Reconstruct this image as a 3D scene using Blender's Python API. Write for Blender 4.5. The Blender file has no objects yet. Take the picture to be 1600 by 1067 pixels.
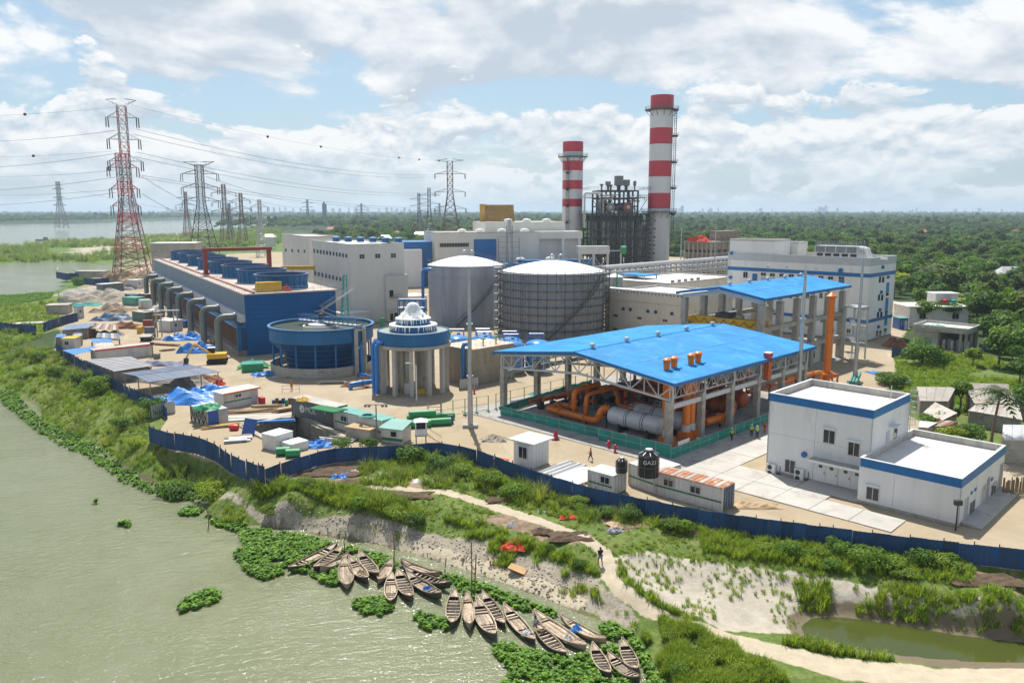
import bpy,bmesh,math,random
import numpy as np
from mathutils import Vector,Matrix
from math import sin,cos,pi,radians,hypot,atan2,degrees,floor,sqrt
random.seed(7);rng = np.random.default_rng(11)
S = bpy.context.scene;COL = S.collection
# ------------------------------------------------------------------ camera
PIT = radians(9.27);FPX = 1244.0;CH = 31.0
cam = bpy.data.objects.new('camera',bpy.data.cameras.new('camera'));COL.objects.link(cam)
cam.location = (0,0,CH);cam.rotation_euler = (pi/2 - PIT,0,0)
cam.data.sensor_width = 36;cam.data.lens = FPX*36/1600;cam.data.clip_end = 40000;cam.data.clip_start = 1
S.camera = cam
# ------------------------------------------------------------------ light
SUN_AZ = radians(-9);SUN_EL = radians(60)
sdir = Vector((sin(SUN_AZ)*cos(SUN_EL),cos(SUN_AZ)*cos(SUN_EL),sin(SUN_EL)))
sl = bpy.data.lights.new('sun','SUN');sl.energy = 5.0;sl.angle = radians(0.53);sl.color = (1,.95,.87)
sun = bpy.data.objects.new('sun',sl);COL.objects.link(sun);sun.rotation_euler = sdir.to_track_quat('Z','Y').to_euler()
sun.location = (0,0,300)
S.view_settings.view_transform = 'Standard';S.view_settings.look = 'None'
S.view_settings.exposure = 0.36;S.view_settings.gamma = 1;S.view_settings.use_curve_mapping = False
HAZE = 1.25e-4

class NT:
 def __init__(s,tree): s.t = tree;s.n = tree.nodes;s.l = tree.links
 def new(s,typ,**kw):
  n = s.n.new(typ)
  for k,v in kw.items(): setattr(n,k,v)
  return n
 def put(s,sock,v):
  if v is None: return
  if hasattr(v,'is_linked') or hasattr(v,'links'): s.l.new(v,sock)
  else:
   if isinstance(v,(tuple,list)) and len(v) == 3 and sock.type == 'RGBA': v = (*v,1)
   sock.default_value = v
 def m(s,op,a,b=None,c=None,clamp=False):
  n = s.new('ShaderNodeMath',operation=op,use_clamp=clamp)
  s.put(n.inputs[0],a);s.put(n.inputs[1],b);s.put(n.inputs[2],c);return n.outputs[0]
 def vm(s,op,a,b=None,sc=None):
  n = s.new('ShaderNodeVectorMath',operation=op);s.put(n.inputs[0],a);s.put(n.inputs[1],b)
  if sc is not None: s.put(n.inputs['Scale'],sc)
  return n.outputs[1] if op in ('LENGTH','DOT_PRODUCT') else n.outputs[0]
 def xyz(s,v): n = s.new('ShaderNodeSeparateXYZ');s.put(n.inputs[0],v);return n.outputs
 def comb(s,x,y,z):
  n = s.new('ShaderNodeCombineXYZ');s.put(n.inputs[0],x);s.put(n.inputs[1],y);s.put(n.inputs[2],z);return n.outputs[0]
 def noise(s,vec,scale,detail=4,rough=.5,dist=0.0,dim='3D'):
  n = s.new('ShaderNodeTexNoise',noise_dimensions=dim);s.put(n.inputs['Vector'],vec)
  s.put(n.inputs['Scale'],scale);s.put(n.inputs['Detail'],detail);s.put(n.inputs['Roughness'],rough);s.put(n.inputs['Distortion'],dist)
  return n.outputs[0]
 def step(s,v,a,b,o0=0.,o1=1.):
  n = s.new('ShaderNodeMapRange',interpolation_type='SMOOTHSTEP');s.put(n.inputs[0],v)
  for i,q in enumerate((a,b,o0,o1)): s.put(n.inputs[i+1],q)
  return n.outputs[0]
 def mix(s,f,a,b,blend='MIX'):
  n = s.new('ShaderNodeMix',data_type='RGBA',blend_type=blend);s.put(n.inputs[0],f);s.put(n.inputs[6],a);s.put(n.inputs[7],b);return n.outputs[2]
 def attr(s,name): return s.new('ShaderNodeAttribute',attribute_name=name).outputs['Fac']

# ------------------------------------------------------------------ world: physical sky with a layer of clouds
W = bpy.data.worlds.new('World');S.world = W;W.use_nodes = True
wt = NT(W.node_tree);wt.n.clear()
sky = wt.new('ShaderNodeTexSky',sky_type='NISHITA');sky.sun_disc = False
sky.sun_elevation = SUN_EL;sky.sun_rotation = SUN_AZ;sky.air_density = 1.0;sky.dust_density = 1.4;sky.ozone_density = 1.2
dirv = wt.new('ShaderNodeTexCoord').outputs['Generated']
dx,dy,dz = wt.xyz(dirv)
el = wt.m('MAXIMUM',dz,0.0)
# broken cloud deck and, lower, a bank of cumulus: noise on the view direction, lit from above
def cloud(k,off,up,det):
 v = wt.vm('ADD',wt.comb(wt.m('MULTIPLY',dx,k),wt.m('MULTIPLY',dy,k),wt.m('MULTIPLY',wt.m('ADD',dz,up),k*2.1)),off)
 return wt.noise(v,1.0,det,.57,.25)
A0 = cloud(4.3,(3.7,1.9,4.4),0.,11);A1 = cloud(4.3,(3.7,1.9,4.4),.022,8)
bias = wt.m('ADD',wt.step(el,.10,.19,-.025,.075),wt.step(el,.34,.65,0.,-.16))
dA2 = wt.m('ADD',A0,bias);mA = wt.step(dA2,.455,.545)
litA = wt.m('SUBTRACT',wt.m('ADD',.62,wt.m('MULTIPLY',wt.m('SUBTRACT',A0,A1),7.0)),wt.step(dA2,.53,.70,0.,.62),clamp=True)
cA = wt.mix(litA,(.56,.63,.715),(.985,.99,.99))
az = wt.m('ARCTAN2',dx,dy)
c0 = cloud(9.0,(1.3,5.2,2.2),0.,11);c1 = cloud(9.0,(1.3,5.2,2.2),.011,8)
top = wt.step(el,.085,.165,0.0,.24);bot = wt.step(el,.03,.065,.10,0.0)
dB = wt.m('SUBTRACT',wt.m('SUBTRACT',wt.m('ADD',c0,.085),top),bot)
mB = wt.step(dB,.478,.522)
lit = wt.m('ADD',.55,wt.m('MULTIPLY',wt.m('SUBTRACT',c0,c1),6.5),clamp=True)
cB = wt.mix(lit,(.54,.63,.72),(.98,.98,.975))
# low milky air near the horizon
skyc = wt.vm('SCALE',sky.outputs[0],sc=.118)
skyc = wt.mix(wt.step(el,.25,.5,.42,.05),skyc,(.36,.60,.80))
c = wt.mix(wt.m('MULTIPLY',mA,.93),skyc,cA)
c = wt.mix(wt.m('MULTIPLY',mB,.9),c,cB)
thin = wt.noise(wt.comb(wt.m('MULTIPLY',az,4),wt.m('MULTIPLY',el,26),0),1.3,6,.6,.4)
hz = wt.step(el,.0,.09,1.,0.)
c = wt.mix(wt.m('MULTIPLY',hz,wt.step(thin,.30,.75,.40,.88)),c,wt.mix(wt.step(thin,.4,.62),(.56,.68,.77),(.74,.81,.86)))
bg = wt.new('ShaderNodeBackground');wt.l.new(c,bg.inputs[0]);bg.inputs[1].default_value = .80
wt.l.new(bg.outputs[0],wt.new('ShaderNodeOutputWorld').inputs[0])

# ------------------------------------------------------------------ survey helpers: a pixel of the photograph -> a place in the world
def G(px,py,z=0.):
 a = (px-800)/FPX;b = (533.5-py)/FPX
 dy_ = cos(PIT)+b*sin(PIT);dz_ = -sin(PIT)+b*cos(PIT);t = (z-CH)/dz_
 return (a*t,dy_*t)
def ZR(py,Y):
 b = (533.5-py)/FPX
 return CH+Y*(-sin(PIT)+b*cos(PIT))/(cos(PIT)+b*sin(PIT))
def XP(px,Y,z=0.):
 return (px-800)/FPX*(Y*cos(PIT)-(z-CH)*sin(PIT))
def hit(f,ang,px,z=0.):
 "distance along a line from f at ang (degrees) to the image column px"
 k = (px-800)/FPX;c_,s_ = cos(radians(ang)),sin(radians(ang))
 return (k*(f[1]*cos(PIT)-(z-CH)*sin(PIT))-f[0])/(c_-k*s_*cos(PIT))

# ------------------------------------------------------------------ materials
MATS = {}
def mat(name,col,rough=.6,metal=0.,var=.12,vs=.6,bump=0.,bs=8.,stain=None,sf=.35,spec=.5,streak=False,objvar=0.):
 if name in MATS: return MATS[name]
 m = bpy.data.materials.new(name);m.use_nodes = True;t = NT(m.node_tree)
 b = m.node_tree.nodes['Principled BSDF']
 b.inputs['Roughness'].default_value = rough;b.inputs['Metallic'].default_value = metal;b.inputs['Specular IOR Level'].default_value = spec
 co = t.new('ShaderNodeTexCoord').outputs['Object']
 if streak: co = t.vm('MULTIPLY',co,(1,1,.12))
 n1 = t.noise(co,vs,5,.6)
 lo = tuple(c_*(1-var) for c_ in col);hi = tuple(min(1,c_*(1+var)) for c_ in col)
 c_ = t.mix(t.step(n1,.3,.7),lo,hi)
 n3 = t.noise(co,vs*9,3,.6)
 c_ = t.mix(t.step(n3,.35,.7,0,var*1.6),c_,tuple(q*.6 for q in col))
 if stain:
  n2 = t.noise(t.vm('ADD',co,(9,4,2)),vs*1.7,6,.65,.5)
  c_ = t.mix(t.step(n2,.62-sf*.35,.82-sf*.35),c_,stain)
 if objvar:
  r = t.new('ShaderNodeObjectInfo').outputs['Random']
  c_ = t.mix(1.0,c_,t.mix(r,(1-objvar,)*3,(1+objvar,)*3),'MULTIPLY')
 t.l.new(c_,b.inputs['Base Color'])
 if bump:
  bn = t.new('ShaderNodeBump');bn.inputs['Strength'].default_value = bump;bn.inputs['Distance'].default_value = .05
  t.l.new(t.noise(co,bs,4,.6),bn.inputs['Height']);t.l.new(bn.outputs[0],b.inputs['Normal'])
 MATS[name] = m;return m

M = dict(
 white=mat('white_paint',(.66,.67,.67),.55,var=.05,vs=.25,stain=(.50,.50,.48),sf=.22,streak=True),
 grey_band=mat('grey_band_paint',(.42,.45,.48),.6,var=.05),
 roofwhite=mat('roof_screed',(.62,.61,.58),.85,var=.07,vs=.3,stain=(.48,.46,.42),sf=.3),
 para=mat('parapet_inner',(.44,.42,.39),.9,var=.12,vs=.5,stain=(.3,.29,.27),sf=.35,streak=True),
 cream=mat('cream_cladding',(.60,.59,.54),.55,var=.05,vs=.2,stain=(.5,.48,.43),sf=.15,streak=True),
 beige=mat('beige_cladding',(.56,.53,.46),.6,var=.06,vs=.2,stain=(.44,.40,.34),sf=.2,streak=True),
 bluetrim=mat('blue_trim',(.004,.125,.36),.45,var=.08),
 blueroof=mat('blue_roof_sheet',(.024,.25,.56),.66,var=.12,vs=.22,stain=(.07,.30,.56),sf=.36,spec=.12,objvar=.07),
 bluewall=mat('blue_cladding',(.0015,.09,.27),.55,var=.12,vs=.15,stain=(.006,.10,.28),sf=.2,spec=.3),
 bluesteel=mat('blue_steel',(.003,.115,.29),.5,var=.12,vs=.4,stain=(.02,.12,.24),sf=.2,streak=True),
 bluedark=mat('dark_blue_steel',(.01,.06,.17),.5,var=.15,vs=.4),
 bluepipe=mat('blue_pipe_paint',(.02,.17,.50),.35,var=.1),
 bluedome=mat('blue_dome_gloss',(.03,.22,.55),.22,var=.1),
 fence=mat('blue_fence_sheet',(.003,.085,.27),.55,var=.22,vs=.5,stain=(.04,.06,.12),sf=.3,objvar=.3,spec=.35,streak=True),
 fencepost=mat('fence_post_steel',(.05,.06,.08),.6),
 concrete=mat('concrete',(.38,.36,.32),.9,var=.13,vs=.35,bump=.15,bs=5,stain=(.26,.24,.21),sf=.35),
 concdark=mat('old_concrete',(.25,.235,.21),.92,var=.2,vs=.4,bump=.2,bs=4,stain=(.14,.13,.115),sf=.4),
 slab=mat('concrete_slab',(.44,.42,.385),.9,var=.08,vs=.25,bump=.1,bs=6,stain=(.35,.325,.285),sf=.35,objvar=.03),
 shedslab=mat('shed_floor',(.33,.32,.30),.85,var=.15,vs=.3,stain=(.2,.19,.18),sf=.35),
 brickw=mat('sand_filter_wall',(.33,.285,.225),.9,var=.15,vs=.5,stain=(.24,.19,.14),sf=.4,streak=True),
 galv=mat('galvanised_steel',(.42,.44,.46),.45,.55,var=.1,vs=.8),
 lsteel=mat('light_grey_steel',(.50,.52,.53),.5,.1,var=.06),
 dsteel=mat('dark_steel',(.05,.053,.055),.55,.3,var=.2),
 msteel=mat('mid_grey_steel',(.18,.19,.195),.5,.3,var=.15),
 tank=mat('tank_grey_paint',(.36,.385,.43),.5,.0,var=.08,vs=.12,stain=(.25,.27,.31),sf=.45,streak=True),
 tankroof=mat('tank_roof_white',(.68,.69,.70),.5,var=.05),
 rust=mat('rust',(.23,.10,.05),.85,var=.3,vs=1.2),
 rustroof=mat('rusty_container_roof',(.45,.33,.26),.8,var=.2,vs=.6,stain=(.34,.13,.055),sf=.75),
 redpaint=mat('red_paint',(.48,.022,.045),.45,var=.08,vs=.3),
 stackwhite=mat('stack_white',(.62,.63,.65),.5,var=.05,vs=.2,stain=(.52,.53,.55),sf=.25,streak=True),
 stackbase=mat('stack_base_grey',(.47,.49,.51),.55,var=.06,vs=.3,stain=(.38,.40,.42),sf=.3,streak=True),
 redgantry=mat('red_oxide_steel',(.27,.045,.028),.6,var=.12),
 yellow=mat('yellow_paint',(.60,.36,.02),.5,var=.1),
 yellowdull=mat('dull_yellow_sheet',(.45,.29,.07),.6,var=.12,vs=.3,stain=(.36,.24,.08),sf=.25),
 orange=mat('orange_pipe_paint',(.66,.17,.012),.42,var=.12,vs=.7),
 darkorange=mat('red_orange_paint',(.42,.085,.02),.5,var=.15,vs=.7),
 green=mat('green_paint',(.02,.25,.09),.5,var=.12),
 greennet=mat('green_netting',(.015,.24,.19),.75,var=.2,vs=.6),
 greenpipe=mat('grey_green_pipe',(.16,.185,.165),.5,.1,var=.15,vs=.3,streak=True),
 teal=mat('teal_steel',(.03,.36,.33),.5,var=.1),
 glass=mat('window_glass',(.025,.032,.036),.08,var=.2,vs=.3),
 alu=mat('aluminium_frame',(.55,.56,.56),.4,.4),
 black=mat('black_plastic',(.012,.012,.013),.4,var=.2),
 rubber=mat('rubber',(.02,.02,.02),.8),
 tarp=mat('blue_tarpaulin',(.03,.20,.58),.45,var=.25,vs=.8,bump=.5,bs=3),
 tinsheet=mat('tin_roof',(.36,.335,.30),.65,.2,var=.14,vs=.3,stain=(.30,.22,.16),sf=.3),
 tinlight=mat('light_tin_roof',(.52,.53,.54),.5,.2,var=.1,vs=.4),
 shedroof=mat('grey_blue_shed_roof',(.085,.12,.19),.6,var=.14,vs=.3,stain=(.13,.15,.19),objvar=.15,spec=.3,sf=.3),
 shedroofblue=mat('dull_blue_shed_roof',(.03,.11,.23),.5,var=.15,vs=.3,stain=(.12,.16,.22),sf=.3),
 wood=mat('weathered_wood',(.30,.225,.155),.85,var=.22,vs=1.2,bump=.3,bs=14,stain=(.16,.12,.085),sf=.35,objvar=.2),
 woodpale=mat('pale_boat_wood',(.42,.335,.245),.85,var=.25,vs=1.6,bump=.3,bs=14,stain=(.20,.15,.11),sf=.4,objvar=.42),
 wooddark=mat('tarred_wood',(.055,.045,.038),.8,var=.3,vs=1.0,objvar=.3),
 timber=mat('timber',(.42,.30,.17),.85,var=.2,vs=1.2),
 bamboo=mat('bamboo',(.24,.18,.10),.8,var=.2),
 cw=mat('white_sheet',(.66,.65,.63),.7,var=.1),
 contwhite=mat('container_white',(.55,.55,.53),.55,var=.08,vs=.5,stain=(.38,.33,.27),sf=.25,streak=True),
 contgrey=mat('container_grey',(.11,.125,.13),.55,var=.12,vs=.5,stain=(.16,.15,.14),sf=.2,streak=True),
 contgreen=mat('container_green',(.09,.16,.14),.55,var=.15,vs=.5,stain=(.16,.17,.15),sf=.3,streak=True),
 contteal=mat('container_teal',(.10,.30,.26),.55,var=.1,vs=.5),
 contbrown=mat('container_brown',(.30,.19,.06),.6,var=.15,vs=.5),
 contblue=mat('container_blue',(.04,.09,.17),.55,var=.15,vs=.5),
 greenline=mat('green_stripe',(.02,.16,.09),.6),
 red=mat('red_plastic',(.60,.03,.03),.45),blueboard=mat('blue_board',(.02,.09,.33),.5),
 skin=mat('brown_skin',(.17,.09,.055),.6),hair=mat('black_hair',(.01,.009,.008),.7),
 hivis=mat('yellow_green_vest',(.42,.56,.05),.7),hiorange=mat('orange_workwear',(.60,.16,.03),.75),
 redwork=mat('red_workwear',(.50,.06,.03),.75),
 trouser=mat('dark_trousers',(.035,.04,.05),.8),shirtblack=mat('black_shirt',(.015,.015,.016),.8),shirtwhite=mat('pale_shirt',(.45,.46,.46),.8),
 lungi=mat('checked_lungi',(.20,.22,.32),.8,var=.4,vs=6),
 rubble=mat('rubble',(.36,.32,.25),.95,var=.3,vs=1.5,bump=.6,bs=6,stain=(.16,.14,.11),sf=.4),
 brownheap=mat('drying_brown_heap',(.105,.068,.04),.95,var=.3,vs=2.5,bump=.8,bs=12),
 brick=mat('raw_brick',(.26,.20,.16),.95,var=.2,vs=.6,stain=(.30,.27,.24),sf=.5),
 cityhaze=mat('far_concrete',(.34,.34,.35),.8,var=.1),
 terracotta=mat('red_tin_roof',(.42,.10,.07),.7,var=.15),
 mauve=mat('mauve_cloth',(.13,.05,.10),.8),yellowcloth=mat('yellow_cloth',(.55,.36,.04),.8),
 redcloth=mat('red_cloth',(.58,.05,.02),.8,var=.3,vs=2,bump=.6,bs=4),card=mat('cardboard_sheet',(.46,.30,.14),.85),
 net=mat('black_net',(.02,.02,.022),.9,var=.3),
)
# ------------------------------------------------------------------ mesh builder
def boxo(par,name,m,*a): b = MB();b.box(*a);return b.build(name,M[m],par)
class MB:
 def __init__(s): s.v = [];s.f = [];s.mi = [];s.m = 0;s.T = None
 def add(s,vs,fs):
  o = len(s.v)
  if s.T is not None: vs = [tuple(s.T @ Vector(p)) for p in vs]
  s.v += [tuple(p) for p in vs];s.f += [tuple(i+o for i in f) for f in fs];s.mi += [s.m]*len(fs);return s
 def box(s,x0,y0,z0,x1,y1,z1):
  return s.add([(x0,y0,z0),(x1,y0,z0),(x1,y1,z0),(x0,y1,z0),(x0,y0,z1),(x1,y0,z1),(x1,y1,z1),(x0,y1,z1)],
                     [(0,3,2,1),(4,5,6,7),(0,1,5,4),(1,2,6,5),(2,3,7,6),(3,0,4,7)])
 def cbox(s,cx,cy,cz,sx,sy,sz,rz=0,ry=0):
  R = Matrix.Rotation(rz,3,'Z') @ Matrix.Rotation(ry,3,'Y');p = []
  for dz_ in (-.5,.5):
   for a,b in ((-.5,-.5),(.5,-.5),(.5,.5),(-.5,.5)):
    q = R @ Vector((a*sx,b*sy,dz_*sz));p.append((cx+q.x,cy+q.y,cz+q.z))
  return s.add(p,[(0,3,2,1),(4,5,6,7),(0,1,5,4),(1,2,6,5),(2,3,7,6),(3,0,4,7)])
 def prism(s,poly,z0,z1):
  n = len(poly);vs = [(x,y,z0) for x,y in poly]+[(x,y,z1) for x,y in poly]
  return s.add(vs,[tuple(range(n))[::-1],tuple(range(n,2*n))]+[(i,(i+1) % n,(i+1) % n+n,i+n) for i in range(n)])
 def bar(s,p,q,w,n=4,w2=None,caps=True):
  p = Vector(p);q = Vector(q);d = q-p
  if d.length < 1e-6: return s
  d.normalize();u = d.cross(Vector((0,0,1)))
  if u.length < .05: u = Vector((1,0,0))
  u.normalize();w_ = d.cross(u);w2 = w if w2 is None else w2;vs = []
  for c_,r in ((p,w),(q,w2)):
   for i in range(n):
    a = 2*pi*(i+.5)/n;vs.append(c_+(u*cos(a)+w_*sin(a))*r)
  fs = [(i,(i+1) % n,(i+1) % n+n,i+n) for i in range(n)]
  if caps: fs += [tuple(range(n))[::-1],tuple(range(n,2*n))]
  return s.add(vs,fs)
 def tube(s,pts,r,n=8,caps=True):
  pts = [Vector(p) for p in pts];vs = [];fs = [];k = len(pts);prev = None
  for i,p in enumerate(pts):
   d = (pts[min(i+1,k-1)]-pts[max(i-1,0)]).normalized()
   if prev is None:
    u = d.cross(Vector((0,0,1)))
    if u.length < .05: u = Vector((1,0,0))
   else: u = prev-d*prev.dot(d)
   u.normalize();prev = u;w_ = d.cross(u);rr = r[i] if isinstance(r,(list,tuple)) else r
   vs += [p+(u*cos(2*pi*j/n)+w_*sin(2*pi*j/n))*rr for j in range(n)]
  for i in range(k-1):
   for j in range(n): fs.append((i*n+j,i*n+(j+1) % n,(i+1)*n+(j+1) % n,(i+1)*n+j))
  if caps: fs += [tuple(range(n))[::-1],tuple(range((k-1)*n,k*n))]
  return s.add(vs,fs)
 def lathe(s,prof,c=(0,0),n=32,a0=0.,a1=2*pi,cap=False):
  full = abs(a1-a0-2*pi) < 1e-6;m_ = n if full else n+1;vs = [];fs = []
  for r,z in prof:
   for j in range(m_):
    a = a0+(a1-a0)*j/n;vs.append((c[0]+r*cos(a),c[1]+r*sin(a),z))
  for i in range(len(prof)-1):
   for j in range(n):
    k = (j+1) % m_;fs.append((i*m_+j,i*m_+k,(i+1)*m_+k,(i+1)*m_+j))
  if cap: fs += [tuple(range(m_))[::-1],tuple(range((len(prof)-1)*m_,len(prof)*m_))]
  return s.add(vs,fs)
 def quad(s,a,b,c_,d): return s.add([a,b,c_,d],[(0,1,2,3)])
 def mesh(s,name,mats,smooth=False):
  me = bpy.data.meshes.new(name);me.from_pydata(s.v,[],s.f)
  if not isinstance(mats,(list,tuple)): mats = [mats]
  for q in mats: me.materials.append(q)
  if len(mats) > 1: me.polygons.foreach_set('material_index',s.mi)
  if smooth:
   me.polygons.foreach_set('use_smooth',[True]*len(me.polygons))
   try: me.set_sharp_from_angle(angle=radians(38))
   except Exception: pass
  me.update();return me
 def build(s,name,mats,parent=None,smooth=False,loc=None,rz=None): return link(name,s.mesh(name,mats,smooth),parent,loc,rz)
def link(name,me,parent=None,loc=None,rz=None):
 o = bpy.data.objects.new(name,me);COL.objects.link(o)
 if parent is not None: o.parent = parent
 if loc is not None: o.location = loc
 if rz is not None: o.rotation_euler = (0,0,rz)
 return o
def tag(o,label=None,cat=None,group=None,kind=None):
 if label: o['label'] = label
 if cat: o['category'] = cat
 if group: o['group'] = group
 if kind: o['kind'] = kind
 return o
def thing(name,label,cat,loc=(0,0,0),deg=0.,group=None):
 o = bpy.data.objects.new(name,None);COL.objects.link(o);o.empty_display_size = .1
 o.location = (loc[0],loc[1],loc[2] if len(loc) > 2 else 0);o.rotation_euler = (0,0,radians(deg));return tag(o,label,cat,group)
KIDS = {}
def dup(root,loc,rz=None,label=None,group=None,scale=None):
 def cp(o,par):
  c_ = o.copy();COL.objects.link(c_)
  if par is not None: c_.parent = par
  for ch in list(o.children): cp(ch,c_)
  return c_
 r = cp(root,None);r.location = loc if len(loc) > 2 else (loc[0],loc[1],0)
 if rz is not None: r.rotation_euler = (0,0,rz)
 if label: r['label'] = label
 if group: r['group'] = group
 if scale is not None: r.scale = (scale,)*3 if not isinstance(scale,tuple) else scale
 return r
# ================================================================== TERRAIN
ZS = .7
def PL(pts,z=0.): return [G(p[0],p[1],(p[2] if len(p) > 2 else z)*ZS) for p in pts]
WZ = -4.5*ZS;PZ = -4.1*ZS
FENCE_A = PL([(88,548),(112,566),(150,590),(195,618),(238,636),(262,655)])
FENCE_B = PL([(234,690),(262,700),(300,706),(335,718),(362,738),(396,752),(415,757)])
FENCE_C = PL([(415,757),(470,736),(525,722),(575,720),(640,716),(690,713),(745,725),(800,745),(860,768),(930,788),(1010,806),(1090,822),(1180,836),(1300,852),(1420,868),(1520,880),(1600,890),(1720,908)])
river = PL([(1120,1160),(1040,1075),(1005,1010),(985,985),(930,966),(860,938),(800,914),(720,888),(640,862),(570,845),(520,838),(450,826),(400,820),(365,824),(335,816),(322,795),(330,776),(296,768),(250,760),(215,742),(178,722),(160,700),(125,688),(88,672),(66,655),(58,632),(20,612),(0,608),(-120,582),(-260,535),(-200,492),(-60,476),(0,470),(60,466),(92,452),(88,440),(104,432),(140,428),(172,421),(182,416),(100,411),(50,406),(46,412),(0,414),(-300,414)],-4.5)
river += [(-2600,700),(-2600,-400),(0,-400),(30,-60)]
farw = PL([(-500,390),(0,387),(40,383),(75,379),(130,375),(175,372),(235,371),(290,369),(300,363),(345,358),(440,350),(446,343),(300,344),(230,346),(115,349),(0,351),(-500,352)],-4.5)
plant = FENCE_A+[G(238,690)]+FENCE_B+FENCE_C+PL([(1720,760),(1572,700),(1500,690),(1400,640),(1385,600),(1400,575),(1392,548),(1430,500),(1400,470),(1150,405),(900,396),(700,392),(450,392),(240,402),(190,425),(150,432),(120,455),(95,480),(96,520)])
def sdf(poly,X,Y):
 "signed distance, positive inside"
 P = np.array(poly);Q = np.roll(P,-1,0);d2 = np.full(X.shape,1e18);ins = np.zeros(X.shape,bool)
 for (ax,ay),(bx,by) in zip(P,Q):
  ex,ey = bx-ax,by-ay;L = ex*ex+ey*ey+1e-9
  t = np.clip(((X-ax)*ex+(Y-ay)*ey)/L,0,1);d2 = np.minimum(d2,(X-ax-t*ex)**2+(Y-ay-t*ey)**2)
  c_ = ((ay > Y) != (by > Y));xi = ax+(Y-ay)*ex/(ey if abs(ey) > 1e-9 else 1e-9);ins ^= c_ & (X < xi)
 return np.where(ins,1,-1)*np.sqrt(d2)
def linedist(pts,X,Y):
 d2 = np.full(X.shape,1e18)
 for (ax,ay),(bx,by) in zip(pts[:-1],pts[1:]):
  ex,ey = bx-ax,by-ay;t = np.clip(((X-ax)*ex+(Y-ay)*ey)/(ex*ex+ey*ey+1e-9),0,1)
  d2 = np.minimum(d2,(X-ax-t*ex)**2+(Y-ay-t*ey)**2)
 return np.sqrt(d2)
def ss(v,a,b): t = np.clip((v-a)/(b-a),0,1);return t*t*(3-2*t)
def vnoise(X,Y,s,seed=0):
 "smooth value noise"
 x = X/s+seed*17.3;y = Y/s-seed*9.1;xi = np.floor(x).astype(np.int64);yi = np.floor(y).astype(np.int64);u = x-xi;v = y-yi
 u = u*u*(3-2*u);v = v*v*(3-2*v)
 def h(a,b):
  n = (a*374761393+b*668265263+seed*982451653) & 0x7fffffff;n = (n ^ (n >> 13))*1274126177 & 0x7fffffff
  return ((n ^ (n >> 16)) & 0xffff)/65535.
 return (h(xi,yi)*(1-u)+h(xi+1,yi)*u)*(1-v)+(h(xi,yi+1)*(1-u)+h(xi+1,yi+1)*u)*v
def fbm(X,Y,s,seed=0,o=4): return sum(vnoise(X,Y,s/2**i,seed+i)*.5**i for i in range(o))/(2-.5**(o-1))
ctrl = []
def cp(z,*pts):
 z *= ZS;ctrl.extend([(*G(x,y,z),z) for x,y in pts])
for fl in (FENCE_A,FENCE_B,FENCE_C): ctrl.extend([(x,y,-.15) for x,y in fl])
cp(0,(300,650),(500,650),(700,650),(900,700),(1100,760),(1300,800),(1500,800),(150,540),(250,600),(1700,860))
cp(-.7,(470,752),(560,745),(640,755),(760,775),(880,800),(960,835),(1060,842),(1180,856),(1300,872),(1420,888),(1560,905))
cp(-1.0,(440,790),(520,780),(640,790),(700,800),(800,815),(880,830),(930,850),(1010,866),(1100,872),(1200,885),(1300,898),(1400,915),(1500,930),(1600,948))
cp(-1.8,(410,782),(470,795),(560,812),(640,818),(680,815),(740,826),(800,845),(870,868),(940,884))
cp(-3.2,(350,772),(420,800),(500,818),(580,830),(660,845),(740,858),(830,885),(900,905))
cp(-3.7,(330,788),(420,815),(520,830),(600,842),(680,864),(760,886),(840,915),(900,940))
cp(-2.1,(955,905),(975,925));cp(-2.7,(1040,955),(1100,980));cp(-3.1,(1180,1008),(1270,1032),(1350,1050),(1450,1062),(1600,1064),(1700,1064),(1300,1110),(1600,1120))
cp(-3.5,(960,945),(1000,960),(1060,990),(1120,1030),(1180,1067),(1060,1040))
cp(-2.0,(1000,890),(1100,893),(1200,905),(1300,920),(1400,940),(1500,955),(1600,975))
cp(-3.2,(1060,925),(1150,945),(1230,955),(1330,950),(1420,965),(1520,978),(1610,992))
cp(-3.75,(1150,975),(1240,978),(1250,1000),(1330,968),(1420,985),(1500,995),(1600,1010),(1300,1012),(1400,1034),(1500,1044),(1600,1048),(1240,992))
cp(-4.6,(1290,980),(1350,990),(1420,1005),(1500,1018),(1600,1028),(1330,1000),(1700,1040))
cp(-3.4,(60,620),(100,650),(150,680),(200,705),(260,740),(310,756));cp(-2.2,(60,590),(120,625),(180,655),(220,690),(290,720),(330,740))
cp(-.9,(60,560),(110,585),(160,612),(220,650),(225,672),(300,715),(370,760));cp(-1.2,(30,540),(0,560));cp(-3.4,(0,596))
ctrl.extend([(x,y,WZ) for x,y in river[:32]])
cp(-6.2,(150,760),(250,820),(350,860),(500,930),(650,960),(800,1010),(900,1040),(0,680),(0,850),(300,1000),(600,1067))
ctrl = np.array(ctrl);cx_,cy_ = ctrl[:,0],ctrl[:,1]
Dm = np.sqrt((cx_[:,None]-cx_)**2+(cy_[:,None]-cy_)**2+.25)
wts = np.linalg.solve(-Dm-np.eye(len(ctrl))*.15,ctrl[:,2]-ctrl[:,2].mean())
def rbf(X,Y):
 z = np.full(X.shape,ctrl[:,2].mean())
 for a,b,w in zip(cx_,cy_,wts): z -= w*np.sqrt((X-a)**2+(Y-b)**2+.25)
 return z
def axis(lo,hi,st,far0,far1,g,mid=None):
 a = list(np.arange(lo,hi,st));s = st
 if mid:
  while a[-1] < mid[0]: s = min(s*1.06,mid[1]);a.append(a[-1]+s)
 while a[-1] < far1: s *= g;a.append(a[-1]+s)
 s = st;b = [];q = lo
 while q > far0: s *= g;q -= s;b.append(q)
 return np.array(b[::-1]+a)
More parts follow.
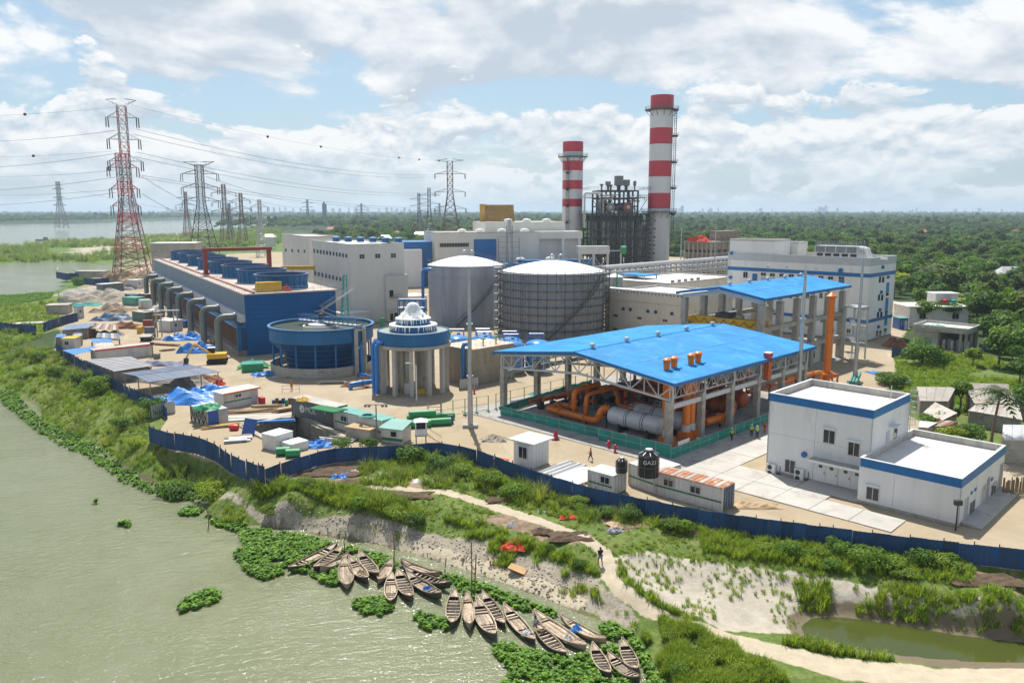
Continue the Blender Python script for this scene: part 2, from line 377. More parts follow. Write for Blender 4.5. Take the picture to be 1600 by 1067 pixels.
gx = axis(-98,98,.45,-9000,9000,1.085);gy = axis(44,122,.42,-300,13500,1.075,(420,3.0))
def height(X,Y):
 sr = sdf(river,X,Y);sw = np.maximum(sr,sdf(farw,X,Y));sp = sdf(plant,X,Y)
 zl = np.clip(WZ+.15-.30*sw,WZ+.1,0.0)
 wet = (Y > 330) & (X < -130) & (sp < 0);zl = np.where(wet,np.clip(WZ+.1-.01*sw,WZ+.1,WZ+1.2),zl)
 wn = ss(Y,150,205)+ss(np.abs(X+5),95,140);wn = np.clip(wn,0,1)
 zr = np.clip(rbf(X,Y),-6.5,.1)
 if X.ndim == 2:
  for _ in range(14): zr[1:-1,1:-1] = .5*zr[1:-1,1:-1]+.125*(zr[:-2,1:-1]+zr[2:,1:-1]+zr[1:-1,:-2]+zr[1:-1,2:])
 z = zr*(1-wn)+zl*wn
 rough = (fbm(X,Y,3.2,3)-.5)*.55+(fbm(X,Y,.9,8,3)-.5)*.22
 z = z+rough*ss(-sp,.6,4)*ss(-sr,-.5,1.5)*(Y < 260)
 z = np.where(sw > 0,np.minimum(z,WZ-.06-.22*np.minimum(sw,7)),np.maximum(z,WZ+.05+.05*np.minimum(-sw,4)))
 inp = ss(sp,-1.2,.2);dusty = (fbm(X,Y,6,21)-.5)*.10-.03
 z = z*(1-inp)+dusty*inp
 return z,sr,sw,sp
GX,GY = np.meshgrid(gx,gy);GZ,SR,SW,SP = height(GX,GY)
def pondmask(X,Y): return sdf(pond,X,Y)
pond = PL([(1252,978),(1268,966),(1300,963),(1350,967),(1430,980),(1500,992),(1600,1003),(1720,1015),(1720,1034),(1600,1036),(1500,1032),(1420,1025),(1340,1014),(1285,1004),(1258,993)],-4.1)
pw = sdf(pond,GX,GY);GZ = np.where(pw > -1.6,GZ*(1-ss(pw,-1.6,0))+PZ*ss(pw,-1.6,0)-.18*np.maximum(pw,0),GZ)
GZ = np.where((pw > -4) & (pw <= 0),np.maximum(GZ,PZ+.03),GZ)
pit = PL([(384,667),(463,649),(545,690),(446,700)])
def zat(x,y):
 i = np.clip(np.searchsorted(gx,x)-1,0,len(gx)-2);j = np.clip(np.searchsorted(gy,y)-1,0,len(gy)-2)
 u = (x-gx[i])/(gx[i+1]-gx[i]);v = (y-gy[j])/(gy[j+1]-gy[j])
 return (GZ[j,i]*(1-u)+GZ[j,i+1]*u)*(1-v)+(GZ[j+1,i]*(1-u)+GZ[j+1,i+1]*u)*v
# ---- ground cover zones (kinds of soil and turf)
path_px = [(330,790,-3.7),(420,820,-3.9),(520,834,-3.9),(600,846,-3.9),(680,868,-3.9),(760,890,-3.9),(840,918,-3.9),(900,942,-3.9)]
trail = PL([(380,742,-.7),(500,760,-.8),(640,768,-.9),(700,772,-.9),(760,788,-.9),(840,815,-1),(900,836,-1.1),(945,862,-1.3),(950,890,-1.7),(965,915,-2.1),(1010,945,-2.5),(1060,966,-2.7),(1130,992,-2.9),(1200,1015,-3.1),(1300,1040,-3.1),(1400,1056,-3.1),(1520,1062,-3.1),(1700,1064,-3.1)])
beach = PL([(405,822),(520,834),(600,846),(680,866),(760,888),(840,916),(900,940)],-3.9)
tr = linedist(trail,GX,GY)
trw = np.where(GX > 10,np.clip((GX-10)*.12,.5,3.2),.55)
a_path = np.maximum(1-ss(tr,trw*.45,trw*1.15+.55),(1-ss(linedist(beach  ,GX,GY),.3,1.6))*.9)
sandslope = PL([(940,868,-1.3),(1010,862,-1.1),(1100,874,-1.1),(1200,886,-1.1),(1300,900,-1.2),(1400,920,-1.4),(1500,935,-1.5),(1620,955,-1.6),(1620,1000,-3.7),(1400,985,-3.7),(1330,966,-3.7),(1260,962,-3.7),(1240,995,-3.7),(1130,985,-3.1),(1040,945,-2.6),(960,898,-1.8)])
a_sand = ss(sdf(sandslope,GX,GY),-.9,1.2)
bankbare = PL([(335,790,-3.9),(345,766,-2.4),(400,786,-1.8),(500,800,-1.9),(600,812,-1.9),(660,824,-1.9),(760,842,-2.1),(850,872,-2.3),(930,894,-2),(955,915,-2.1),(1000,955,-3),(1000,985,-4),(900,945,-3.9),(760,890,-3.9),(600,846,-3.9),(420,820,-3.9)])
a_clay = ss(sdf(bankbare,GX,GY),-.9,1.2)
a_plant = ss(SP,-.5,.3)
drying = PL([(410,740),(470,728),(560,728),(640,742),(680,752),(660,768),(560,772),(470,760),(400,765)],-.75)
dry2 = PL([(740,808),(800,800),(930,838),(900,850),(820,832)],-1);dry3 = PL([(940,812),(1000,808),(1010,826),(950,838)],-.8);dry4 = PL([(1480,895),(1600,905),(1600,930),(1500,915)],-1)
a_dirt = np.maximum.reduce([ss(sdf(q,GX,GY),-1.0,1.2) for q in (drying,dry2,dry3,dry4)])
a_wet = np.clip(ss(pw,-2.2,-.2)+.62*ss(SR,-.5,.1)*(GY < 220),0,1)
sandbar = PL([(105,395),(160,383),(240,374),(300,368),(300,380),(230,392),(170,402),(110,402)],-4.5)
a_bar = ss(sdf(sandbar,GX,GY),-4,6)*np.where(SP < 0,1,0)
mead = PL([(1395,560),(1440,548),(1540,556),(1600,585),(1620,640),(1560,655),(1420,640)])
a_mead = ss(sdf(mead,GX,GY),-1,2)
wetland = ((GX < -125) & (GY > 300) & (SP < 0)).astype(float)*ss(GY,1400,1000)
a_forest = ss(GY,150,190)*(1-a_plant)*(1-wetland)*(GX > -120-.0*GY)*(1-a_mead)
a_forest = np.maximum(a_forest,ss(GY,1000,1400)*(1-a_plant))
ny,nx = GX.shape
vs = np.stack([GX,GY,GZ],-1).reshape(-1,3)
idx = np.arange(ny*nx).reshape(ny,nx);fs = np.stack([idx[:-1,:-1],idx[:-1,1:],idx[1:,1:],idx[1:,:-1]],-1).reshape(-1,4)
# cut the open pit out of the ground sheet
fc = vs[fs].mean(1);keep = sdf(pit,fc[:,0],fc[:,1]) < .25;fs = fs[keep]
me = bpy.data.meshes.new('ground');me.vertices.add(len(vs));me.vertices.foreach_set('co',vs.ravel())
me.loops.add(fs.size);me.loops.foreach_set('vertex_index',fs.ravel().astype(np.int32))
me.polygons.add(len(fs));me.polygons.foreach_set('loop_start',np.arange(0,fs.size,4,dtype=np.int32));me.polygons.foreach_set('loop_total',np.full(len(fs),4,np.int32))
me.update(calc_edges=True);me.polygons.foreach_set('use_smooth',[True]*len(fs))
for nm,arr in dict(soil_path=a_path,soil_sand=a_sand,soil_clay=a_clay,soil_plant=a_plant,soil_dirt=a_dirt,soil_wet=a_wet,soil_bar=a_bar,soil_forest=a_forest,soil_meadow=np.maximum(a_mead,wetland)).items():
 at = me.attributes.new(nm,'FLOAT','POINT');at.data.foreach_set('value',arr.ravel().astype(np.float32))
gm = bpy.data.materials.new('ground_soils');gm.use_nodes = True;t = NT(gm.node_tree);b = gm.node_tree.nodes['Principled BSDF'];b.inputs['Roughness'].default_value = .95;b.inputs['Specular IOR Level'].default_value = .2
co = t.new('ShaderNodeTexCoord').outputs['Object']
nA = t.noise(co,.14,6,.6);nB = t.noise(co,.9,5,.65);nC = t.noise(co,4.5,4,.7);nD = t.noise(co,.035,5,.6)
grass = t.mix(t.step(nB,.35,.68),(.085,.14,.028),(.16,.20,.055));grass = t.mix(t.step(nA,.55,.75),grass,(.19,.16,.075));grass = t.mix(t.step(nC,.45,.7,0,.6),grass,(.045,.07,.018))
sand = t.mix(t.step(nB,.3,.7),(.36,.325,.26),(.44,.405,.335));sand = t.mix(t.step(nC,.5,.75,0,.45),sand,(.25,.225,.18))
clay = t.mix(t.step(nB,.3,.7),(.27,.24,.185),(.37,.335,.27));clay = t.mix(t.step(nC,.42,.72,0,.8),clay,(.16,.14,.105))
pth = t.mix(t.step(nB,.3,.7),(.40,.345,.25),(.47,.41,.31));pth = t.mix(t.step(nC,.55,.8,0,.3),pth,(.30,.25,.18))
ert = t.mix(t.step(nA,.3,.7),(.335,.275,.19),(.41,.345,.255));ert = t.mix(t.step(nD,.42,.62,0,.55),ert,(.34,.27,.165));ert = t.mix(t.step(nC,.5,.78,0,.30),ert,(.27,.21,.125));ert = t.mix(t.step(nB,.58,.74,0,.35),ert,(.50,.43,.32))
nE = t.noise(t.vm('MULTIPLY',co,(.8,.35,1)),.16,6,.7,1.2);ert = t.mix(t.step(nE,.52,.70,0,.6),ert,(.28,.22,.135));ert = t.mix(t.step(nE,.30,.42,.4,0),ert,(.52,.45,.34))
dirt = t.mix(t.step(nB,.35,.65),(.15,.105,.07),(.29,.22,.15))
wet = t.mix(nB,(.13,.105,.07),(.20,.165,.11));bar = t.mix(nD,(.42,.38,.30),(.36,.33,.25))
forest = t.mix(t.step(nB,.3,.7),(.022,.042,.012),(.045,.075,.02));forest = t.mix(t.step(nD,.45,.7,0,.6),forest,(.06,.095,.03))
mead_ = t.mix(t.step(nA,.35,.65),(.075,.14,.026),(.15,.19,.06));mead_ = t.mix(t.step(nD,.40,.62,0,.75),mead_,(.07,.16,.02));mead_ = t.mix(t.step(nB,.5,.75,0,.5),mead_,(.06,.11,.022))
c = grass
def lay(c,name,col2,w=.35,nn=nB):
 f = t.m('ADD',t.attr(name),t.m('MULTIPLY',t.m('SUBTRACT',nn,.5),w*2));return t.mix(t.m('MULTIPLY',t.step(f,.40,.62),t.step(t.attr(name),.02,.2)),c,col2)
c = lay(c,'soil_forest',forest);c = lay(c,'soil_meadow',mead_);c = lay(c,'soil_bar',bar,.4,nD);c = lay(c,'soil_clay',clay,.5);c = lay(c,'soil_sand',sand,.45);c = lay(c,'soil_dirt',dirt,.5)
c = lay(c,'soil_path',pth,.35);c = lay(c,'soil_wet',wet,.3);c = lay(c,'soil_plant',ert,.2)
t.l.new(c,b.inputs['Base Color'])
bn = t.new('ShaderNodeBump');bn.inputs['Strength'].default_value = .55;bn.inputs['Distance'].default_value = .25
t.l.new(t.m('ADD',t.m('MULTIPLY',nB,.7),t.m('MULTIPLY',nC,.35)),bn.inputs['Height']);t.l.new(bn.outputs[0],b.inputs['Normal'])
me.materials.append(gm);tag(link('ground',me),'sandy and grassy ground of the plant site and the river bank',kind='structure')

# ---- water
def watermat(name,c0,c1,wave,rough,wsc):
 m = bpy.data.materials.new(name);m.use_nodes = True;t = NT(m.node_tree);b = m.node_tree.nodes['Principled BSDF']
 co = t.new('ShaderNodeTexCoord').outputs['Object'];n = t.noise(co,.03,4,.6,.6);n2 = t.noise(co,.25,4,.6,.4)
 t.l.new(t.mix(t.step(t.m('ADD',n,t.m('MULTIPLY',n2,.3)),.45,.85),c0,c1),b.inputs['Base Color'])
 b.inputs['Roughness'].default_value = rough;b.inputs['IOR'].default_value = 1.33
 v = t.new('ShaderNodeMapping');v.inputs['Rotation'].default_value = (0,0,radians(-14));t.put(v.inputs[0],co);v = t.vm('MULTIPLY',v.outputs[0],(.42,1,1))
 h = t.m('ADD',t.m('MULTIPLY',t.noise(v,wsc,3,.55,.5),1.),t.m('MULTIPLY',t.noise(co,wsc*3.3,3,.6,.3),.35))
 gust = t.step(t.noise(t.vm('MULTIPLY',co,(.6,1,1)),.055,3,.5),.35,.7,.5,1.15)
 bn = t.new('ShaderNodeBump');bn.inputs['Strength'].default_value = 1.;bn.inputs['Distance'].default_value = wave
 t.l.new(t.m('MULTIPLY',h,gust),bn.inputs['Height']);t.l.new(bn.outputs[0],b.inputs['Normal']);return m
wm = watermat('river_water',(.142,.160,.084),(.170,.186,.108),.30,.11,1.45);pm = watermat('pond_water',(.062,.075,.016),(.045,.06,.018),.004,.05,.6)
q = MB();q.quad((-9000,-300,WZ),(9000,-300,WZ),(9000,13500,WZ),(-9000,13500,WZ));tag(q.build('river_water',wm),'olive green rippled river',kind='structure')
pq = MB();pp = [(x,y) for x,y in PL([(1246,978),(1266,962),(1300,958),(1350,962),(1430,975),(1500,987),(1600,997),(1740,1008),(1740,1044),(1600,1044),(1500,1040),(1420,1032),(1335,1020),(1280,1009),(1252,997)],-4.1)]
pq.add([(x,y,PZ) for x,y in pp],[tuple(range(len(pp)))[::-1]]);tag(pq.build('pond_water',pm),'still green pond',kind='structure')
# ---- the humid air
hb = MB();hb.box(-9100,-310,-8,9100,13600,125);hm = bpy.data.materials.new('humid_air');hm.use_nodes = True;ht = NT(hm.node_tree);ht.n.clear()
pv_ = ht.new('ShaderNodeVolumePrincipled');pv_.inputs['Color'].default_value = (.66,.84,1,1);pv_.inputs['Density'].default_value = HAZE;pv_.inputs['Anisotropy'].default_value = .25
ht.l.new(pv_.outputs[0],ht.new('ShaderNodeOutputMaterial').inputs['Volume'])
try: hm.cycles.homogeneous_volume = True
except Exception: pass
if HAZE: tag(hb.build('haze',hm),'thin humid haze over the delta',kind='stuff')
# ================================================================== BUILDING KIT
def adv(f,ang,t): return (f[0]+t*cos(radians(ang)),f[1]+t*sin(radians(ang)))
def fp(f,ang,px,py):
 "pixel on the vertical plane through f along ang -> distance along it, height"
 z = 3.0
 for _ in range(6): t_ = hit(f,ang,px,z);z = ZR(py,adv(f,ang,t_)[1])
 return t_,z
MESHES = {}
def memo(key,fn):
 if key not in MESHES: MESHES[key] = fn()
 return MESHES[key]
def win_frame(w,h,n=2,rows=1,dep=.12,t=.06):
 b = MB();x0 = -w/2;b.box(-w/2-.02,-dep,-h/2-.05,w/2+.02,.02,-h/2);b.box(-w/2-.02,-dep,h/2,w/2+.02,.02,h/2+.05)
 for i in range(n+1): x = -w/2+w*i/n;b.box(x-t/2,-dep+.002,-h/2,x+t/2,.018,h/2)
 for j in range(1,rows): z = -h/2+h*j/rows;b.box(-w/2,-dep+.006,z-t/2,w/2,.014,z+t/2)
 return b
def window(par,pos,rz,w,h,n=2,rows=1,fm='alu',gmt='glass',name='window'):
 w = round(w,2);h = round(h,2)
 o = link(name,memo(('wf',w,h,n,rows,fm),lambda: win_frame(w,h,n,rows).mesh('window_frame',M[fm])),par,pos,rz)
 def pane():
  b = MB();b.box(-w/2/n+.03,-.085,-h/2,w/2/n-.03,-.068,h/2);return b.mesh('pane',M[gmt])
 for i in range(n): link('pane',memo(('pane',w,h,n,gmt),pane),o,(-w/2+w*(i+.5)/n,0,0))
 return o
def plate(par,name,pos,rz,w,h,m,d=.06,lip=None):
 b = MB();b.box(-w/2,-d,-h/2,w/2,.02,h/2);return b.build(name,M[m],par,loc=pos,rz=rz)
def door(par,pos,rz,w,h,m='white',n=1):
 for i in range(n):
  x = (i-(n-1)/2)*w/n;p = Vector(pos)+Matrix.Rotation(rz,3,'Z') @ Vector((x,0,0))
  d = plate(par,'door',p,rz,w/n-.05,h,m,.05);boxo(d,'handle','dsteel',w/n*.33,-.12,-.06,w/n*.42,-.05,.06)
LR = {'L': -pi/2,'R': 0.}
class Bld:
 "building in its own frame: origin at the corner nearest the camera, x to the right and back, y to the left and back"
 def __init__(s,name,label,f,deg,cat='building',group=None): s.f = f;s.deg = deg;s.o = thing(name,label,cat,f,deg,group)
 def pt(s,side,px,py,off=(0,0)):
  # off: local position of the facade's own corner
  c_,s_ = cos(radians(s.deg)),sin(radians(s.deg));f = (s.f[0]+off[0]*c_-off[1]*s_,s.f[1]+off[0]*s_+off[1]*c_)
  t_,z = fp(f,s.deg+(90 if side == 'L' else 0),px,py)
  return ((off[0],off[1]+t_,z) if side == 'L' else (off[0]+t_,off[1],z))
 def win(s,side,px,py,wpx,hpx,off=(0,0),**k):
  a = s.pt(side,px-wpx/2,py,off);b = s.pt(side,px+wpx/2,py,off);c_ = s.pt(side,px,py,off)
  w = abs(a[1]-b[1]) if side == 'L' else abs(a[0]-b[0]);d = s.pt(side,px,py+hpx,off);window(s.o,c_,LR[side],w,abs(c_[2]-d[2]),**k)
 def plate(s,side,name,px,py,wpx,hpx,m,off=(0,0),d=.06):
  a = s.pt(side,px-wpx/2,py,off);b = s.pt(side,px+wpx/2,py,off);c_ = s.pt(side,px,py,off);e = s.pt(side,px,py+hpx,off)
  return plate(s.o,name,c_,LR[side],abs(a[1]-b[1]) if side == 'L' else abs(a[0]-b[0]),abs(c_[2]-e[2]),m,d)
def panels(par,side,off,us,zs,m,th=.05,gap=.035,name='wall_panel'):
 for u0,u1 in zip(us[:-1],us[1:]):
  for z0,z1 in zip(zs[:-1],zs[1:]):
   b = MB();g = gap/2
   if side == 'L': b.box(off[0]-th,off[1]+u0+g,z0+g,off[0]-.001,off[1]+u1-g,z1-g)
   else: b.box(off[0]+u0+g,off[1]-th,z0+g,off[0]+u1-g,off[1]-.001,z1-g)
   b.build(name,M[m],par)
def shell(par,x0,y0,x1,y1,z,ph,wm,t=.22,roof='roofwhite',inner='para',z0=0.,capm=None):
 boxo(par,'wall',wm,x0,y0,z0,x1,y1,z-ph)
 boxo(par,'roof',roof,x0+t+.01,y0+t+.01,z-ph+.004,x1-t-.01,y1-t-.01,z-ph+.03)
 if ph > .05:
  for q in ((x0,y0,x1,y0+t),(x0,y1-t,x1,y1),(x0,y0+t,x0+t,y1-t),(x1-t,y0+t,x1,y1-t)):
   boxo(par,'parapet',inner,q[0],q[1],z-ph+.001,q[2],q[3],z)
  b = MB()
  for q in ((x0-.05,y0-.05,x1+.05,y0+t),(x0-.05,y1-t,x1+.05,y1+.05),(x0-.05,y0+t,x0+t,y1-t),(x1-t,y0+t,x1+.05,y1-t)): b.box(q[0],q[1],z+.002,q[2],q[3],z+.06)
  b.build('coping',M[capm or 'white'],par)
def band(par,x0,y0,x1,y1,z0,z1,m,d=.09,name='trim_band'):
 b = MB();b.box(x0-d,y0-d,z0,x1+d,y0-.002,z1);b.box(x0-d,y0,z0,x0-.002,y1,z1);b.box(x1+.002,y0,z0,x1+d,y1,z1);return b.build(name,M[m],par)
def rail(par,pts,h=1.1,sp=1.5,m='galv',r=.03,close=False,name='railing',mids=1):
 b = MB();pts = [Vector(p) for p in pts];pts = pts+[pts[0]] if close else pts
 for p,q in zip(pts[:-1],pts[1:]):
  n = max(1,int((q-p).length/sp))
  for i in range(n+1): c_ = p.lerp(q,i/n);b.bar(c_,c_+Vector((0,0,h)),r,4,caps=False)
  for k in range(mids+1): z = h*(1-k/(mids+1));b.bar(p+Vector((0,0,z)),q+Vector((0,0,z)),r,4,caps=False)
 return b.build(name,M[m],par)
def circ(c,r,z,n,a0=0,a1=2*pi): return [(c[0]+r*cos(a0+(a1-a0)*i/n),c[1]+r*sin(a0+(a1-a0)*i/n),z) for i in range(n+1)]

# ================================================================== WHITE SERVICE BUILDING (right foreground)
B = Bld('service_building','white flat-roofed building of two heights with blue roof band, right foreground beside the blue fence',(44.3,75.2),45.3)
o = B.o;Ly = hit(B.f,135.3,1344,4.95);Lx = hit(B.f,45.3,1571,4.95)
tx = 2.9;ty = Ly;tc = adv(adv(B.f,135.3,ty),45.3,tx);TL = hit(tc,135.3,1203,9.6);TX = hit(tc,45.3,1422,9.6)
T0 = (tx,ty)
shell(o,0,0,Lx,Ly-.01,5.0,.75,'white');shell(o,tx,ty,tx+TX,ty+TL,9.65,.8,'white')
band(o,0,0,Lx,Ly-.1,4.1,5.0,'bluetrim');band(o,tx,ty,tx+TX,ty+TL,8.75,9.65,'bluetrim')
panels(o,'L',(0,0),[0,Ly*.63,Ly],[.35,4.1],'white');panels(o,'R',(0,0),[0,Lx*.33,Lx*.66,Lx],[.35,4.1],'white')
panels(o,'L',T0,[0,TL*.52,TL],[.35,4.9,8.75],'white');panels(o,'R',T0,[0,TX*.5,TX],[5.02,8.75],'white')
b = MB();b.box(-.02,-.02,0,Lx+.02,Ly-.02,.33);b.box(tx-.02,ty-.0,0,tx+TX+.02,ty+TL+.02,.33);b.build('plinth',M['concrete'],o)
for px,py in ((1296,682),(1334.5,701.5)): B.win('L',px,py,18,20,T0,n=2)
B.win('L',1234.8,728,16,19,T0,n=2);B.win('L',1363.8,771,20,19,n=2)
for px,py in ((1296,669),(1334.5,688.5)): B.plate('L','window_hood',px,py,22,2,'white',T0,.35)
B.plate('L','window_hood',1363.8,758,23,2,'white',d=.35)
for px,py in ((1211.5,651),(1213.8,701.5)): B.plate('L','wall_vent',px,py,5,4,'grey_band',T0,.04)
p_ = B.pt('L',1257.6,709.5,T0);b = MB();b.tube([(p_[0]-.32,p_[1],p_[2]),(p_[0],p_[1],p_[2])],.34,12);b.build('round_vent',M['bluetrim'],o)
for px,py in ((1207,733),(1250.5,741)):
 p_ = B.pt('L',px,py,T0);ac = MB();ac.box(p_[0]-.5,p_[1]-.55,p_[2]-.75,p_[0]-.1,p_[1]+.55,p_[2]+.75);a_ = ac.build('air_conditioner',M['white'],o)
 for dz in (-.36,.36):
  b = MB();b.tube([(p_[0]-.52,p_[1]+.12,p_[2]+dz),(p_[0]-.495,p_[1]+.12,p_[2]+dz)],.30,12);b.build('fan',M['dsteel'],a_)
 b = MB();b.tube([(p_[0]-.2,p_[1]-.6,p_[2]-.3),(p_[0]-.3,p_[1]-.95,p_[2]-.2),(p_[0]-.2,p_[1]-1.0,p_[2]-.9),(p_[0]-.05,p_[1]-1.0,p_[2]+.6)],.04,5);b.build('hose',M['dsteel'],a_)
 boxo(a_,'bracket','msteel',p_[0]-.55,p_[1]-.6,p_[2]-.84,p_[0]-.06,p_[1]+.6,p_[2]-.77)
ca = B.pt('L',1270,728,T0);boxo(o,'door_canopy','concrete',tx-1.7,ty+.15,2.95,tx-.06,ca[1],3.13)
boxo(o,'canopy_edge','white',tx-1.75,ty+.15,2.93,tx-1.702,ca[1],3.2)
dw = (ca[1]-ty-.6)/2
for i in range(2):
 yc = ty+.45+dw*(i+.5);door(o,(tx-.055,yc,1.45),-pi/2,dw-.15,2.2,'white',2)
 for q in (-.22,.22): plate(o,'door_window',(tx-.11,yc+dw*q,2.15),-pi/2,.42,.34,'glass',.02)
b = MB();b.box(tx-2.2,ty+.02,0,tx-.03,ca[1]+.2,.30);b.box(tx-3.0,ty+.02,0,tx-2.2,ca[1]+.2,.15);b.build('door_step',M['slab'],o)
for px,py,w,h in ((1508,799,9,40),(1534,782,10,44),(1543.5,767,9,40),(1563,742,7,34)): B.plate('R','door',px,py,w*.75,h,'grey_band',d=.05)
for px,py in ((1517.5,792),(1551,763)): B.win('R',px,py,7,17,n=2)
for px,py in ((1517,769),(1523,764),(1549,748)): B.plate('R','wall_vent',px,py,2.5,4,'bluetrim',d=.12)
b = MB();b.box(Lx*.06,-1.3,0,Lx*.98,-.03,.3);b.box(Lx*.06,-1.9,0,Lx*.98,-1.3,.15);b.build('side_step',M['slab'],o)
# roof-level door box, canopy and ladder on the taller part
dp = (tx+TX*.42,ty,5.0);plate(o,'door',(dp[0],ty-.05,5.45),0,.95,2.0,'grey_band');boxo(o,'door_canopy','white',dp[0]-.1,ty-.9,6.9,dp[0]+1.9,ty-.05,7.0);B.win('R',1398,676,5,14,T0,n=1)
lx = tx+TX-.6;b = MB()
for s_ in (-.3,.3): b.bar((lx+s_,ty-.35,4.3),(lx+s_,ty-.35,10.7),.035,4)
for k in range(22): b.bar((lx-.3,ty-.35,4.4+k*.28),(lx+.3,ty-.35,4.4+k*.28),.02,4)
for k in range(7):
 z = 6.2+k*.68;pts = [(lx+.42*cos(a),ty-.35-.75*abs(sin(a))**.8,z) for a in np.linspace(pi,2*pi,7)];b.tube(pts,.025,4)
for s_ in (-.38,0,.38): b.bar((lx+s_,ty-.35-.72*(1-abs(s_)),6.2),(lx+s_,ty-.35-.72*(1-abs(s_)),10.4),.02,4)
b.build('caged_ladder',M['galv'],o)
for x_,y_,z_ in ((tx-.06,ty+.02,8.7),(-.06,-.06,4.0),(tx-.08,ty+TL-.1,8.7)): b = MB();b.tube([(x_,y_,.2),(x_,y_,z_)],.06,6);b.build('downpipe',M['grey_band'],o)
b = MB();b.bar((tx+TX*.62,ty+.7,9.5),(tx+TX*.62,ty+.7,11.2),.05,5);b.build('vent_pipe',M['white'],o)
boxo(o,'roof_drain','dsteel',1.2,Ly-1.2,4.27,1.7,Ly-.8,4.4)

# concrete apron made of cast slabs, in the same frame, left of the building
apron = tag(thing('concrete_apron','pale concrete apron of cast slabs',None,(0,0,0)),kind='structure');del apron['label']
apoly = PL([(1062,738),(1200,672),(1203,735),(1245,752),(1340,800),(1420,838),(1395,852),(1308,806),(1160,757),(1098,736)]);ap2 = PL([(1050,750),(1075,726),(1195,660),(1290,604),(1320,620),(1205,745),(1345,802),(1400,826),(1330,814),(1165,770)])
dr = Vector((cos(radians(45.3)),sin(radians(45.3))));dl = Vector((-dr.y,dr.x));org = Vector(B.f)
for i in range(-5,12):
 for j in range(-1,14):
  c_ = org+dr*(i*4.2-6)+dl*(j*4.2);cc = c_+dr*2.1+dl*2.1
  inb = sdf(ap2,np.array([cc.x]),np.array([cc.y]))[0] > -1.2 and not (lambda q: -4.6 < q.x*cos(radians(44.8))+q.y*sin(radians(44.8)) < 44 and -q.x*sin(radians(44.8))+q.y*cos(radians(44.8)) > -3.4)(cc-Vector(G(1053,600,9.3)))
  if inb and not (tx-1.5 < i*4.2-6 < tx+TX+.3 and -2 < j*4.2 < ty+TL) and not (i*4.2-6 > 13 and j*4.2 < ty+TL):
   b = MB();p4 = [c_+dr*.03+dl*.03,c_+dr*4.17+dl*.03,c_+dr*4.17+dl*4.17,c_+dr*.03+dl*4.17];b.prism([(p.x,p.y) for p in p4],-.1,.07+.004*((i*3+j*5) % 4));b.build('slab',M['slab'],apron)

# ================================================================== GAS METERING SHED
f = G(1053,600,9.3);deg = 44.8
B = Bld('gas_shed','large open shed with bright blue gabled roof on white trusses and concrete columns',f,deg,'shed');o = B.o
SX = hit(f,deg,1275,9.3);SY = hit(f,deg+90,770,9.3);EZ = 9.3;RZ = 11.3;ym = SY/2
def sheets(par,LX,ya,yb,za,zb,n):
 for i in range(n):
  for v0,v1,lap in ((0,.52,0),(.5,1,.03)):
   b = MB();vs_ = [];fs_ = [];K = 10;e = random.uniform(0,.025)+lap
   for k in range(K+1): x = LX*(i+k/K*.998)/n;dz = (.065 if k % 2 else 0)+e;vs_ += [(x,ya+(yb-ya)*v,za+(zb-za)*v+q) for v in (v0,v1) for q in (dz,-.05+e)]
   for k in range(K): a = 4*k;fs_ += [(a,a+4,a+6,a+2),(a+1,a+3,a+7,a+5),(a,a+1,a+5,a+4),(a+2,a+6,a+7,a+3)]
   fs_ += [(0,2,3,1),(4*K,4*K+1,4*K+3,4*K+2)];b.add(vs_,fs_);b.build('roof_sheet',M['blueroof'],par)
for nm,ya,yb,za,zb in (('roof_slope',0,ym,EZ,RZ),('roof_slope',SY,ym,EZ,RZ)):
 sheets(o,SX,ya,yb,za,zb,22)
b = MB();b.box(-.05,-.1,EZ-.42,SX+.05,-.005,EZ+.02);b.box(-.05,SY+.005,EZ-.42,SX+.05,SY+.1,EZ+.02);b.build('eave_fascia',M['bluetrim'],o)
for x in (-.06,SX+.002):
 b = MB();b.add([(x,-.08,EZ-.32),(x,ym,RZ-.32),(x,SY+.08,EZ-.32),(x,SY+.08,EZ+.04),(x,ym,RZ+.08),(x,-.08,EZ+.04)],[(0,1,4,5),(1,2,3,4)])
 b.add([(x+.058,-.08,EZ-.32),(x+.058,ym,RZ-.32),(x+.058,SY+.08,EZ-.32),(x+.058,SY+.08,EZ+.04),(x+.058,ym,RZ+.08),(x+.058,-.08,EZ+.04)],[(5,4,1,0),(4,3,2,1)]);b.build('gable_trim',M['bluetrim'],o)
b = MB();b.tube([(0,ym,RZ+.03),(SX,ym,RZ+.03)],.14,6);b.build('ridge_cap',M['blueroof'],o)
xin = 1.1;yin = 1.3;cols = [(xin+(SX-2*xin)*i/5,y) for i in range(6) for y in (yin,SY-yin)]
cm = memo('shedcol',lambda: (lambda b: (b.box(-.42,-.42,0,.42,.42,6.6),b.box(-.55,-.55,0,.55,.55,.5),b)[-1])(MB()).mesh('column',M['concrete']))
for x,y in cols: link('column',cm,o,(x,y,0))
def truss(x0,y0,x1,y1,zb,zt,n,r=.115,rise=0.,name='truss'):
 b = MB();P = Vector((x0,y0,0));Q = Vector((x1,y1,0));U = [];L_ = []
 for i in range(n+1):
  c_ = P.lerp(Q,i/n);k = 1-abs(2*i/n-1);L_.append(c_+Vector((0,0,zb+rise*k*.72)));U.append(c_+Vector((0,0,zt+rise*k)))
 for i in range(n): b.bar(L_[i],L_[i+1],r*1.5,6);b.bar(U[i],U[i+1],r*1.5,6);b.bar(*((L_[i],U[i+1]) if i % 2 else (U[i],L_[i+1])),r*.8,5)
 for i in range(0,n+1): b.bar(L_[i],U[i],r*(.7 if 0 < i < n else 1.2),5)
 return b.build(name,M['lsteel'],o)
